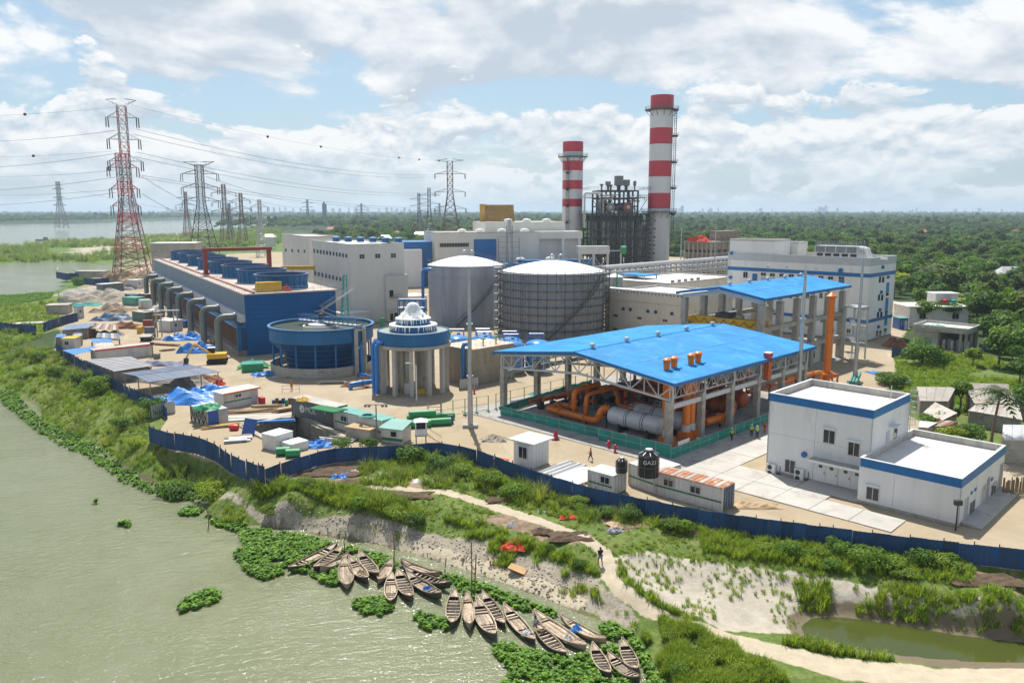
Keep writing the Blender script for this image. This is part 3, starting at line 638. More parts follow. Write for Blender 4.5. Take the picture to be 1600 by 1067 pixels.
for i in range(6): x = xin+(SX-2*xin)*i/5;truss(x,yin-.5,x,SY-yin+.5,6.7,8.75,14,rise=RZ-EZ-.1)
for y in (yin,SY-yin):
 for i in range(5): x0 = xin+(SX-2*xin)*i/5;x1 = xin+(SX-2*xin)*(i+1)/5;truss(x0,y,x1,y,6.9,8.7,6,.07,name='side_truss')
b = MB()
for k in range(1,15):
 y = SY*k/15;z = EZ+(RZ-EZ)*(1-abs(2*k/15-1))-.18;b.box(.05,y-.06,z-.12,SX-.05,y+.06,z)
b.build('purlins',M['galv'],o)
b = MB()
for y in (yin,SY-yin): b.box(xin,y-.22,5.5,SX-xin,y+.22,6.15)
b.build('crane_beam',M['lsteel'],o)
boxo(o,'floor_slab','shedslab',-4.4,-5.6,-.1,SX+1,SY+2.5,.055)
def ridge_vent(par,x,y,z):
 b = MB();b.lathe([(.18,z),(.18,z+.25),(.42,z+.35),(.48,z+.55),(.30,z+.78),(.01,z+.82)],(x,y),10);v = b.build('turbine_vent',M['galv'],par,True);return v
for k in range(5): ridge_vent(o,SX*(.1+.2*k),ym,RZ+.05)
# four short orange stacks through the roof slope, then one red duct behind
for px,py in ((1041.5,578),(1053,575),(1079.5,570),(1090.5,567)):
 zz = 10.0
 for _ in range(6):
  X,Y = G(px,py,zz);v_ = Vector((X-f[0],Y-f[1]));yl = -v_.x*sin(radians(deg))+v_.y*cos(radians(deg));xl = v_.x*cos(radians(deg))+v_.y*sin(radians(deg));zz = EZ+(RZ-EZ)*(1-abs(yl/ym-1))
 b = MB();b.lathe([(.42,zz-6),(.42,zz+.85),(.52,zz+.86),(.52,zz+1.05),(.42,zz+1.06),(.42,zz+1.2),(.58,zz+1.22),(.58,zz+1.42),(.36,zz+1.62),(.01,zz+1.66)],(xl,yl),14);s_ = b.build('exhaust_stack',M['orange'],o,True)
 boxo(s_,'flashing','blueroof',xl-.8,yl-.8,zz-.18,xl+.8,yl+.8,zz+.09)
T_ = adv(f,deg,0)
# ---- equipment under the roof: each vessel and pipe run is a thing on the floor
def loc45(x,y,z=0): return (f[0]+x*cos(radians(deg))-y*sin(radians(deg)),f[1]+x*sin(radians(deg))+y*cos(radians(deg)),z)
def piperun(label,pts,r,m='orange',fl=True,group='orange pipe runs in the gas shed'):
 t_ = thing('pipe_run',label,'pipe',loc45(*pts[0][:2]),deg,group);b = MB();P = [Vector(p)-Vector((pts[0][0],pts[0][1],0)) for p in pts]
 sm = [P[0]]
 for i in range(1,len(P)-1):
  a = P[i]+(P[i-1]-P[i]).normalized()*min(2.2*r,(P[i-1]-P[i]).length*.45);c_ = P[i]+(P[i+1]-P[i]).normalized()*min(2.2*r,(P[i+1]-P[i]).length*.45)
  for k in range(5): u = k/4;sm.append(a*(1-u)**2+P[i]*2*u*(1-u)+c_*u*u)
 sm.append(P[-1]);b.tube(sm,r,10);b.build('pipe',M[m],t_,True)
 lb = MB()
 for p,q in zip(P[:-1],P[1:]):
  L = (q-p).length
  for k in range(max(1,int(L/4))):
   c_ = p.lerp(q,(k+.5)/max(1,int(L/4)));d = (q-p).normalized()*.09;fb = MB();fb.tube([c_-d,c_+d],r*1.45,10);fb.build('flange',M[m],t_)
   if abs(q.z-p.z) < .3 and c_.z > r+.1: lb.box(c_.x+.3-.09,c_.y-.09,0.05,c_.x+.3+.09,c_.y+.09,c_.z-r+.02)
 if lb.v: lb.build('supports',M['dsteel'],t_)
 return t_
def vessel(label,x,y,L,r,z,m='lsteel',along='y'):
 t_ = thing('gas_vessel',label,'tank',loc45(x,y),deg+(90 if along == 'y' else 0));b = MB();pr = [(0,.02)]+[(-r*.45*cos(a),r*sin(a)) for a in np.linspace(.15,pi/2,5)]
 pts = [(q[0]-0,0,z) for q in pr];rad = [max(.03,q[1]) for q in pr];pts = [(-.45*r*cos(a),0,z) for a in np.linspace(.05,pi/2,6)]+[(L+.45*r*sin(a),0,z) for a in np.linspace(0,pi/2-.05,6)]
 rad = [r*sin(a) for a in np.linspace(.05,pi/2,6)]+[r*cos(a) for a in np.linspace(0,pi/2-.05,6)];b.tube(pts,rad,20);b.build('shell',M[m],t_,True)
 for k in (.28,.62): b = MB();b.tube([(L*k-.05,0,z),(L*k+.05,0,z)],r+.03,20);b.tube([(L*k+.35,0,z),(L*k+.42,0,z)],r+.03,20);b.build('band',M['dsteel'],t_)
 for k in (.2,.8): boxo(t_,'saddle','dsteel',L*k-.2,-r*.8,.05,L*k+.2,r*.8,z-r*.55)
 rail(t_,[(L*.4,-.7,z+r),(L*.6,-.7,z+r),(L*.6,.7,z+r),(L*.4,.7,z+r)],1,.7,close=True);return t_
vessel('fat grey heater vessel lying behind the green net at the shed corner',4.2,4.6,8.2,1.3,2.1)
vessel('grey steel heater vessel beside the two tall orange ducts in the gas shed',8.2,3.2,8.0,1.35,2.1)
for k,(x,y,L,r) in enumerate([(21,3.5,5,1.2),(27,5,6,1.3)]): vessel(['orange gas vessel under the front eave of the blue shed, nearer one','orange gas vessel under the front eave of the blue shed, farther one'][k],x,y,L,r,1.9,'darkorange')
for k,(x,y) in enumerate([(2.6,2.5),(6.6,2.2),(7.9,2.2)]):
 t_ = thing('flue_duct',['tall square yellow-orange flue beside the corner column of the gas shed','round yellow-orange flue rising from the second heater, left of the pair','round yellow-orange flue rising from the second heater, right of the pair'][k],'duct',loc45(x,y),deg);b = MB();b.lathe([(.52,.1),(.52,9.0)],(0,0),14);b.build('duct',M['orange'],t_,True);b = MB();b.lathe([(.62,1.4),(.62,2.3)],(0,0),14,cap=True);b.build('collar',M['lsteel'],t_);boxo(t_,'burner_box','orange',-.8,-.8,.05,.8,.8,1.4)
piperun('thick orange pipe bending up beside the grey heater vessel, along the green net',[(3.6,25.0,1.0),(3.2,14.8,1.0),(3.4,14.4,3.0),(4.0,13.4,3.0)],.5)
piperun('orange loop of pipe rising left of the grey vessel',[(3.8,24.8,1.2),(6.5,24.6,1.2),(6.6,21.8,1.2),(4.6,20.6,1.2),(4.6,20.6,4.4),(10,20.2,4.6)],.42)
piperun('second orange riser pipe behind the looped one',[(5.0,18.6,1.1),(5.1,18.6,4.0),(12,18.2,4.2),(12,10,4.2)],.36)
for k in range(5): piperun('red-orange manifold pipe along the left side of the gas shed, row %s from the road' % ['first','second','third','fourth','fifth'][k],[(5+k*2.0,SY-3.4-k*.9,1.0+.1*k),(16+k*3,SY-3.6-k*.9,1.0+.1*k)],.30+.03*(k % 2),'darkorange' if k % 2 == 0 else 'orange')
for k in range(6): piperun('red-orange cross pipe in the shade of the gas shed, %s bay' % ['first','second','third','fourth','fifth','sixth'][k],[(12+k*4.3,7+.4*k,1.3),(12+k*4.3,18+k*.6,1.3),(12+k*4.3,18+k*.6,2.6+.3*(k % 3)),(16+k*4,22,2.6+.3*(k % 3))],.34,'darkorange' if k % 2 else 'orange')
piperun('long orange header pipe low under the front eave of the gas shed',[(12,2.6,1.5),(19.5,2.4,1.5),(19.6,3.4,3.2)],.55)
piperun('orange header pipe crossing the back bays of the gas shed',[(16,9,3.6),(38,9.5,3.6)],.4);piperun('red-orange pipe running out of the back of the gas shed',[(30,6,2.4),(47,5,2.4),(47,5,.8)],.35,'darkorange')
piperun('thin orange pipe leaving the shed towards the flare stack',[(36,2.5,4.2),(46,1.2,4.2),(46,1.2,1.0)],.28)
t_ = thing('pipe_manifold','dense tangle of orange pipes and valves filling the middle of the gas shed','pipes',loc45(0,0),deg);r_ = random.Random(8)
for k in range(46):
 x,y = r_.uniform(11,37),r_.uniform(5,26);h = r_.uniform(.6,4.4);d = r_.uniform(1.5,5);r = r_.uniform(.14,.36);b = MB();b.tube([(x,y,.06),(x,y,h-r),(x+r,y,h),(x+d,y,h),(x+d,y+r_.uniform(-2,2),h+r_.uniform(-.4,.8))] if k % 2 else [(x,y,h),(x,y+d,h),(x+.3,y+d+.3,h-.3),(x+.3,y+d+.3,.06)],r,7);b.build('pipe',M[r_.choice(['orange','orange','darkorange','darkorange','msteel'])],t_,True);b = MB();b.box(x-r*1.6,y-r*1.6,h*.5,x+r*1.6,y+r*1.6,h*.5+.5);b.build('valve',M[r_.choice(['darkorange','dsteel','redpaint'])],t_)
for k in range(7):
 x,y = 5.5+k*1.9,SY-5.2-k*.9;t_ = thing('valve','black-bodied valve with handwheel on the shed manifold, %s along' % ['first','second','third','fourth','fifth','sixth','seventh'][k],'valve',loc45(x,y),deg);b = MB();b.box(-.4,-.35,.06,.4,.35,1.2);b.tube([(0,0,1.2),(0,0,1.9)],.1,6);b.build('body',M['dsteel'],t_);b = MB();b.tube(circ((0,0),.42,1.9,12),.06,5);b.build('handwheel',M['redpaint'],t_)
# red square duct behind the eave
t_ = thing('red_duct','red square duct standing up through the right eave of the blue gas shed','duct',loc45(SX*.62,.3),deg);boxo(t_,'duct','darkorange',-.5,-.4,6.0,.5,.4,9.6);boxo(t_,'cowl','redpaint',-.58,-.48,9.6,.58,.48,10.1);boxo(t_,'cap','cw',-.6,-.5,10.1,.6,.5,10.22)
# green net barrier round the floor, in lengths hung between posts
def netrun(label,pts,h=1.35):
 t_ = thing('net_barrier',label,'barrier',(0,0,0),0,'green net barriers round the gas shed');rail(t_,[(*p,.05) for p in pts],h,2.2,'galv',.03,name='posts')
 for p,q in zip(pts[:-1],pts[1:]):
  n = max(1,int(hypot(q[0]-p[0],q[1]-p[1])/2.2))
  for i in range(n):
   a = Vector((*p,0)).lerp(Vector((*q,0)),i/n);c_ = Vector((*p,0)).lerp(Vector((*q,0)),(i+1)/n);m_ = (a+c_)/2;sag = random.uniform(.05,.16);bl = Vector((random.uniform(-.1,.1),random.uniform(-.12,.05),0));th = Vector((0,.03,0));Z0 = Vector((0,0,.08));Z1 = Vector((0,0,h))
   b = MB();b.add([a+Z0,m_+Z0+bl,c_+Z0,a+Z1,m_+Z1-Vector((0,0,sag)),c_+Z1]+[v+th for v in (a+Z0,m_+Z0+bl,c_+Z0,a+Z1,m_+Z1-Vector((0,0,sag)),c_+Z1)],[(0,1,4,3),(1,2,5,4),(7,6,9,10),(8,7,10,11),(3,4,10,9),(4,5,11,10)]);b.build('net_sheet',M['greennet'],t_)
 return t_
netrun('green net barrier along the near left edge of the gas shed floor',[G(782,648)[:2],G(935,684)[:2]]);netrun('green net barrier before the big grey vessel',[G(935,688)[:2],G(1048,716)[:2]],1.7);netrun('green net barrier from the corner column to the group of workers',[G(1048,718)[:2],G(1135,684)[:2],G(1200,660)[:2]]);netrun('green net barrier inside the left side of the gas shed',[G(782,648)[:2],G(880,616)[:2],G(925,604)[:2]])
for px,py,w,h,m in ((1067,701,2.6,1.4,'cw'),(1089,690,.6,.8,'cw'),(976,683,.6,.8,'cw')):
 x,y = G(px,py+7);s_ = thing('notice_board',{1067: 'white notice with red band hung on the green net near the corner column',1089: 'small white notice on the green net right of the banner',976: 'small white notice on the green net before the vessel'}[px],'sign',(x,y-.25),45 if px > 1050 else -45);boxo(s_,'board','cw',-w/2,-.04,.5,w/2,0,.5+h)
 boxo(s_,'red_band','redpaint',-w/2+.1,-.06,.5+h*.4,w/2-.1,-.042,.5+h*.62)
 b = MB();b.box(-w/2+.02,0,0,-w/2+.07,.05,.55);b.box(w/2-.07,0,0,w/2-.02,.05,.55);b.build('leg',M['galv'],s_)

# ================================================================== SECOND BLUE-ROOFED SHED WITH CRANE
EZ2 = 15.5;f2 = G(1196,467,EZ2);B = Bld('crane_shed','tall open crane shed with blue roof on high concrete columns, behind the gas shed',f2,45,'shed');o = B.o
SX2 = hit(f2,45,1330,EZ2);SY2 = hit(f2,135,1057,EZ2);ym2 = SY2/2;RZ2 = EZ2+1.5
for ya in (0,SY2):
 sheets(o,SX2,ya,ym2,EZ2,RZ2,18)
b = MB();b.box(-.05,-.1,EZ2-.45,SX2+.05,-.005,EZ2+.02);b.box(-.05,SY2+.005,EZ2-.45,SX2+.05,SY2+.1,EZ2+.02);b.build('eave_fascia',M['bluetrim'],o)
b = MB();x = -.06;b.add([(x,-.08,EZ2-.4),(x,ym2,RZ2-.4),(x,SY2+.08,EZ2-.4),(x,SY2+.08,EZ2+.04),(x,ym2,RZ2+.08),(x,-.08,EZ2+.04)],[(0,1,4,5),(1,2,3,4)]);b.build('gable_trim',M['bluetrim'],o)
b = MB();b.add([(1,.8,EZ2-1.3),(1,ym2,RZ2-1.3),(1,SY2-.8,EZ2-1.3),(1,SY2-.8,EZ2-.45),(1,ym2,RZ2-.45),(1,.8,EZ2-.45)]+[(1.4,.8,EZ2-1.3),(1.4,ym2,RZ2-1.3),(1.4,SY2-.8,EZ2-1.3),(1.4,SY2-.8,EZ2-.45),(1.4,ym2,RZ2-.45),(1.4,.8,EZ2-.45)],[(0,1,4,5),(1,2,3,4),(11,10,7,6),(10,9,8,7),(0,6,7,1),(1,7,8,2)]);b.build('gable_beam',M['lsteel'],o)
cm2 = memo('shed2col',lambda: (lambda b: (b.box(-.55,-.55,0,.55,.55,EZ2-1.2),b.box(-.5,-.5,8.2,.5,1.2,9.0),b)[-1])(MB()).mesh('column',M['concrete']))
nb = 5
for i in range(nb+1):
 for y in (1.2,SY2-1.2): link('column',cm2,o,(1.2+(SX2-2.4)*i/nb,y,0),0 if y < 2 else pi)
 if i: b = MB();x = 1.2+(SX2-2.4)*i/nb;b.bar((x,1,EZ2-.9),(x,ym2,RZ2-.7),.22,4);b.bar((x,ym2,RZ2-.7),(x,SY2-1,EZ2-.9),.22,4);b.build('rafter',M['lsteel'],o)
for y,z in ((1.2,9.6),(SY2-1.2,9.6),(1.2,4.6)):
 boxo(o,'concrete_beam','concrete',1.2,y-.4,z-.5,SX2-1.2,y+.4,z+.35)
rail(o,[(1.5,.7,9.95),(SX2-1.2,.7,9.95)],1.1,1.4);rail(o,[(1.5,SY2-.7,9.95),(SX2-1.2,SY2-.7,9.95)],1.1,1.4)
for k in range(5): ridge_vent(o,SX2*(.1+.2*k),ym2,RZ2+.05)
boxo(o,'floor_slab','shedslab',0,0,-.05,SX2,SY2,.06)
boxo(o,'inner_wall','beige',4,1.8,0,SX2-3,SY2*.55,3.6)
for k in range(5): plate(o,'dark_opening',(7+k*6,1.8,2),0,1.8,1.6,'glass',.05)
for y0,x0 in ((1.0,-4.0),(SY2-2.2,-4.0)):
 b = MB()
 for s_ in (0,1.2): b.bar((x0,y0+s_,3.0),(1,y0+s_,9.8),.14,4);b.bar((x0,y0+s_,4.0),(1,y0+s_,10.8),.04,4)
 for k in range(24): u = k/24;b.box(x0+5*u,y0,3+6.8*u,x0+5*u+.25,y0+1.2,3.04+6.8*u)
 b.build('stair',M['galv'],o)
c_ = thing('overhead_crane','yellow overhead travelling crane hanging in the crane shed','crane',adv(f2,45,2.6),45)
b = MB();b.add([(-.4,1.3,9.9),(-.4,1.3,10.7),(-.4,3,9.3),(-.4,3,10.9),(-.4,SY2-3,9.3),(-.4,SY2-3,10.9),(-.4,SY2-1.3,9.9),(-.4,SY2-1.3,10.7)]+[(.4,1.3,9.9),(.4,1.3,10.7),(.4,3,9.3),(.4,3,10.9),(.4,SY2-3,9.3),(.4,SY2-3,10.9),(.4,SY2-1.3,9.9),(.4,SY2-1.3,10.7)],[(0,1,3,2),(2,3,5,4),(4,5,7,6),(10,11,9,8),(12,13,11,10),(14,15,13,12),(1,9,11,3),(3,11,13,5),(5,13,15,7),(0,2,10,8),(2,4,12,10),(4,6,14,12),(0,8,9,1),(6,7,15,14)]);b.build('girder',M['yellow'],c_)
boxo(c_,'girder','yellow',1.6,1.3,9.9,2.2,SY2-1.3,10.8);boxo(c_,'hoist','dsteel',-.5,SY2*.45,10.9,2.3,SY2*.6,11.8);rail(c_,[(-.45,3,10.9),(-.45,SY2-3,10.9)],.9,1.2,'dsteel')
b = MB()
for k in range(6): y0 = 3+k*(SY2-6)/6;b.tube([(-.5,y0+(SY2-6)/6*u,10.6-.9*sin(pi*u)) for u in np.linspace(0,1,7)],.05,4)
b.build('cable_loops',M['dsteel'],c_)
# stair tower at the right end of the crane shed
x,y = adv(f2,45,SX2-1.5);s_ = thing('stair_tower','grey steel stair tower with landings at the right end of the crane shed','stair',adv(adv(f2,45,SX2-1.5),-45,2.2),45);b = MB()
for a,c_ in ((-2.3,-1.4),(2.3,-1.4),(2.3,1.4),(-2.3,1.4)): b.box(a-.14,c_-.14,0,a+.14,c_+.14,11.2)
b.build('post',M['lsteel'],s_)
for k in range(6):
 z = 1.7+k*1.8;b = MB();b.box(-2.3+(k % 2)*3.4,-1.4,z-.07,-1.1+(k % 2)*3.4,1.4,z);sg = 1 if k % 2 else -1
 for st in range(8): u = st/8;b.box(sg*(1.1-2.2*u)-.15,(-1.3 if k % 2 else .1),z-1.8*(1-0)+1.8*(1-u)-.0,sg*(1.1-2.2*u)+.15,(-.1 if k % 2 else 1.3),z-1.8+1.8*(1-u)+.05)
 b.build('flight',M['galv'],s_);rail(s_,[(-2.3,-1.4,z),(2.3,-1.4,z)],1.0,1.1)
boxo(s_,'top_landing','galv',-2.6,-1.7,11.2,2.6,1.7,11.35);rail(s_,[(-2.6,-1.7,11.35),(2.6,-1.7,11.35),(2.6,1.7,11.35)],1.0,1.2)
# orange vent stack and three tall lightning masts
x,y = G(1291,597);s_ = thing('orange_vent_stack','tall bright orange vent stack with conical cap beside the crane shed','chimney',(x,y));b = MB();b.lathe([(.62,0),(.62,15.6)],n=18);b.build('shaft',M['orange'],s_,True);b = MB();b.lathe([(.62,15.6),(1.0,15.75),(.95,15.95),(.05,16.6)],n=18);b.build('cap',M['orange'],s_)
b = MB()
for q in ((-1.6,-1),(1.6,-1),(1.6,1.4),(-1.6,1.4)): b.tube([(q[0],q[1],0),(q[0],q[1],1.6),(q[0]*.4,q[1]*.4,1.7)],.22,8)
b.tube([(-1.6,-1,1.6),(1.6,-1,1.6),(1.6,1.4,1.6),(-1.6,1.4,1.6),(-1.6,-1,1.6)],.2,8);b.build('base_pipes',M['orange'],s_,True)
for px,py,tp,lab in ((735,667,421,'tall galvanised lightning mast on a concrete foot beside the sandy road'),(1246,640,423,'tall galvanised lightning mast in front of the crane shed, left of the orange stack'),(1335,599,405,'tall galvanised lightning mast right of the orange stack')):
 x,y = G(px,py);h = ZR(tp,y)-0;s_ = thing('lightning_mast',lab,'mast',(x,y),0,'galvanised lightning masts');b = MB();zs = np.linspace(.3,h,5)
 b.lathe([(.40,.3),(.33,h*.33),(.33,h*.34),(.27,h*.66),(.26,h*.67),(.20,h)],n=12);b.build('shaft',M['galv'],s_,True)
 for z in (h*.33,h*.66): b = MB();b.lathe([(.50,z-.1),(.50,z+.1)],n=12,cap=True);b.build('flange',M['galv'],s_)
 b = MB();b.bar((0,0,h),(0,0,h+3.4),.045,5);b.build('rod',M['galv'],s_);boxo(s_,'foot','concrete',-1.1,-.7,0,1.1,.7,.45)
# ================================================================== CONTROL BUILDING
f = G(1351,535);B = Bld('control_building','big white four-storey building with blue stripes behind the crane shed',f,45);o = B.o
CZ = 20.1;CL = hit(f,135,1138,CZ);CX = hit(f,45,1401,CZ)
shell(o,0,0,CX,CL,CZ,1.0,'white');band(o,0,0,CX,CL,18.2,20.1,'grey_band',.07,'grey_parapet_band')
z1 = B.pt('L',1358,431)[2];z2 = B.pt('L',1353,503)[2]
band(o,0,0,CX,CL,z1-.45,z1+.45,'bluetrim',.10);band(o,0,0,CX,CL,z2-.4,z2+.4,'bluetrim',.10)
us = [0,CL*.10,CL*.215,CL*.36,CL*.53,CL*.70,CL*.86,CL];panels(o,'L',(0,0),us,[.4,z2-.4,(z1+z2)/2-.3,z1-.45],'white');panels(o,'L',(0,0),us,[z1+.45,18.2],'white')
us = [0,CX*.2,CX*.62,CX];panels(o,'R',(0,0),us,[.4,z2-.4,z2+2.9,z1-.45],'white');panels(o,'R',(0,0),us,[z1+.45,18.2],'white')
boxo(o,'plinth','concdark',-.12,-.12,0,CX+.1,CL+.1,.38)
shell(o,.2,CL-13,9,CL-.2,CZ+3.6,.4,'white');shell(o,9.3,CL-15,15,CL-2,CZ+2.9,.3,'cream')
for py,h in ((429.5,9),): B.win('L',1165,py,7,h)
for px,py in ((1179.5,432),): B.plate('L','blue_door_panel',px,py+1,8,11,'bluetrim')
for px,py in ((1193,428.5),(1207,429.5),(1222,430),(1236.5,431),(1250,432),(1283,433.5),(1298,434.5)): B.win('L',px,py,8,4.5,n=2);B.plate('L','grey_panel',px,py+7,8,6,'grey_band')
B.plate('L','grey_panel',1267,433,9,12,'grey_band');B.plate('L','blue_door_panel',1315,439,9,8,'bluetrim');B.win('L',1315,434.5,9,4)
for px in (1222,1236,1262,1283,1300): B.win('L',px,462,5,8,n=2)
for px,py in ((1225,509),(1237,511),(1266,514),(1300,516),(1326,517)): B.win('L',px,py,6,6,n=2)
for px,py in ((1200,417),(1229.5,418),(1275.5,420)): B.plate('L','wall_vent',px,py,4,2.5,'grey_band',d=.08)
for side,px,py in (('L',1143.5,395.5),('L',1142,433.5),('L',1314,422.5),('R',1378,417.5),('R',1375.5,456.5),('R',1373.5,484),('R',1371,510.5)):
 p_ = B.pt(side,px,py);d = Vector((-1,0,0)) if side == 'L' else Vector((0,-1,0));b = MB();b.tube([Vector(p_)+d*.5,Vector(p_)],.55 if px == 1314 else .42,10);b.build('round_vent',M['bluetrim'],o)
for py in (437,465,492,521):
 dx = (437-py)*.055
 for k in (0,5): B.win('R',1374.3+k+dx,py,3.4,9,n=1)
for py,h in ((451,19),(475,19),(499,19),(520,9)): B.plate('R','blue_glass_strip',1386.5-(py-451)*.055,py,4.6,h,'bluedome')
for py in (433,460,487,515): B.win('R',1387-(py-437)*.055,py,4.4,4,n=1)
t_ = thing('roof_chillers','grey bank of louvred rooftop cooling units on the blue-striped building','machine',adv(adv(f,45,4),135,4.5),45);t_.location.z = CZ-.97;boxo(t_,'casing','galv',0,0,0,4.5,11,3.4)
for k in range(5): plate(t_,'dark_louvre',(-.03,1.2+k*2.1,.9),-pi/2,1.5,1.3,'black',.03)
for k in range(4): boxo(t_,'louvre_panel','msteel',-.06,.6+k*2.6,1.8,-.01,2.9+k*2.6,3.3)
rail(t_,[(0,0,3.4),(0,11,3.4),(4.5,11,3.4),(4.5,0,3.4)],1,1.2,close=True)
for k in range(2): b = MB();b.tube([(.5+k*1.6,-2.5,.3),(.5+k*1.6,-.8-.8,2.8),(.5+k*1.6,-.6,3.1),(.5+k*1.6,.2,3.1)],.34,8);b.build('white_pipe',M['tankroof'],t_,True)
b = MB();b.tube([(1,-2.5,.5),(2.5,-6,.5)],.3,8);b.build('white_pipe',M['tankroof'],t_,True)
# ================================================================== BEIGE HALLS AND PIPE RACK
f = G(1064,530);B = Bld('beige_hall','beige windowed hall with pipes along its parapet, behind the blue gas shed roof',f,45);o = B.o;BZ = 10.3;BL = hit(f,135,946,BZ);BX = 24
shell(o,0,0,BX,BL,BZ,.5,'beige');panels(o,'L',(0,0),[0,BL*.33,BL*.66,BL],[.3,8.2],'beige');band(o,0,0,BX,BL,8.3,10.3,'beige',.35,'parapet_band')
for px,py in ((974.5,482.5),(986,483.5),(1013,486.3),(1025,487.5),(1050.5,490)):
 p_ = B.pt('L',px,py);b = MB();b.tube([(p_[0]-.4,p_[1],p_[2]),(p_[0],p_[1],p_[2])],.42,10);b.build('round_vent',M['bluedark'],o)
for px,py in ((962,493),(999.5,497),(1039.5,501),(962,514)): B.win('L',px,py,7,3.6,n=3)
for k in range(2): b = MB();b.tube([(-.2+k*.9,0,BZ+.7),(-.2+k*.9,BL,BZ+.7)],.32,8);b.build('roof_pipe',M['tankroof'],o,True)
for k in range(22): boxo(o,'pipe_support','msteel',-.7,k*BL/22,BZ+.06,1.2,k*BL/22+.15,BZ+.5)
f = (XP(1046,228,11.5),228);zt = ZR(443,228);B = Bld('beige_annex_hall','low beige hall with white flat roof beside the blue-striped building',f,45);o = B.o;L_ = hit(f,135,950,zt);X_ = hit(f,45,1150,zt)
shell(o,0,0,X_,L_,zt,.35,'beige');panels(o,'R',(0,0),[X_*k/7 for k in range(8)],[.2,zt-.5],'beige');panels(o,'L',(0,0),[L_*k/3 for k in range(4)],[.2,zt-.5],'beige')
for k in range(5): boxo(o,'roof_unit','msteel',2.5+k*3.4,.5,zt-.3,3.3+k*3.4,1.2,zt+.7)
f = (XP(944,262,14),262);zt = ZR(419,262);L_ = hit(f,45,1150,zt);t_ = thing('pipe_rack','long grey steel pipe rack carrying many pipes before the tall stack','pipe rack',f,45);b = MB();n = 24
for k in range(n+1):
 x = L_*k/n
 for y in (0,5): b.box(x-.16,y-.16,0,x+.16,y+.16,zt)
 for z in (zt-4.2,zt-2.4,zt-.7): b.box(x-.12,0,z-.15,x+.12,5,z+.15)
b.build('frames',M['galv'],t_)
b = MB()
for y in (0,5):
 for z in (zt,zt-2.2,zt-4.4): b.box(0,y-.12,z-.14,L_,y+.12,z+.14)
 for k in range(n): b.bar((L_*k/n,y,zt-2.2),(L_*(k+1)/n,y,zt),.09,4)
b.build('truss_sides',M['lsteel'],t_)
for i,(y,z,r,m) in enumerate(((.9,zt-3.7,.32,'lsteel'),(2.0,zt-3.7,.25,'galv'),(3.3,zt-3.6,.4,'tankroof'),(1.2,zt-1.9,.3,'galv'),(2.6,zt-1.9,.35,'lsteel'),(4.0,zt-1.9,.25,'msteel'),(.8,zt+.35,.4,'tankroof'),(3.8,zt+.3,.25,'galv'))): b = MB();b.tube([(0,y,z),(L_,y,z)],r,8);b.build('pipe',M[m],t_,True)
x,y = XP(960,236,5),236;t_ = thing('steel_tank','small grey steel tank with white cone roof right of the scaffolded tank','tank',(x,y));b = MB();zt = ZR(432,y);b.lathe([(2.4,0),(2.4,zt)],n=20);b.build('shell',M['tank'],t_,True);b = MB();b.lathe([(2.5,zt),(.05,zt+1.0)],n=20);b.build('roof',M['tankroof'],t_)
b = MB();b.tube([(.3,-2.7,zt-4),(.3,-2.7,zt+1.4),(-.6,-2.2,zt+1.5)],.22,8);b.build('green_pipe',M['green'],t_,True)
x,y = XP(998,250,12),250;t_ = thing('pump_shelter','small open shelter with bright blue flat roof before the pipe rack','shelter',(x,y),45);zt = ZR(428,y);boxo(t_,'roof','blueroof',-3.6,-5,zt-.25,3.6,5,zt)
for a in (-3.2,3.2):
 for c_ in (-4.5,4.5): boxo(t_,'post','galv',a-.15,c_-.15,0,a+.15,c_+.15,zt-.25)
# unfinished concrete and brick building
f = (XP(1110,335,8),335);zt = ZR(378,335);B = Bld('unfinished_building','unfinished raw brick and concrete frame building with red sheet on its roof',f,45);o = B.o;L_ = hit(f,135,1070,zt);X_ = hit(f,45,1165,zt)
boxo(o,'brick_wall','brick',.5,.5,0,X_-.5,L_-.5,zt-.3)
for z in np.linspace(4,zt-.2,4): boxo(o,'floor_slab','concrete',0,0,z-.25,X_,L_,z+.2)
for k in range(7):
 for side in (0,1):
  b = MB();p = k/6
  if side == 0: b.box(-.05,L_*p-.25,0,.45,L_*p+.25,zt)
  else: b.box(X_*p-.25,-.05,0,X_*p+.25,.45,zt)
  b.build('column',M['concrete'],o)
for k in range(6):
 for z in (6.3,10.3,14): plate(o,'dark_opening',(.45,L_*(k+.5)/6,z),-pi/2,L_/11,1.9,'black',.02) if z < zt-2 else None;plate(o,'dark_opening',(X_*(k+.5)/6,.45,z),0,X_/11,1.9,'black',.02) if z < zt-2 else None
boxo(o,'roof_room','brick',X_*.35,L_*.15,zt,X_*.9,L_*.55,zt+4.2)
def drape(name,label,cat,x,y,z,sx,sy,h,m,deg=0,n=10,seed=0,group=None,flat=False):
 "a crumpled sheet lying over things: an uneven mound with folds"
 r_ = random.Random(seed+int(x*7));b = MB();vs_ = [];ph = [r_.uniform(0,6) for _ in range(6)]
 for j in range(n+1):
  for i in range(n+1):
   u = i/n*2-1;v = j/n*2-1;e = max(0,1-max(abs(u),abs(v))**3.2);k = .5+.28*sin(3.1*u+ph[0])*cos(2.7*v+ph[1])+.18*sin(7*u+5*v+ph[2])+.1*sin(11*v-9*u+ph[3])
   vs_.append((u*sx/2*(1+.10*sin(4*v+ph[4])),v*sy/2*(1+.10*sin(5*u+ph[5])),h*e*k*1.3+(.03 if e == 0 else .05)))
 fs_ = [(j*(n+1)+i,j*(n+1)+i+1,(j+1)*(n+1)+i+1,(j+1)*(n+1)+i) for j in range(n) for i in range(n)];b.add(vs_,fs_);o_ = b.build(name,M[m],None,loc=(x,y,z),rz=radians(deg));return tag(o_,label,cat,group)
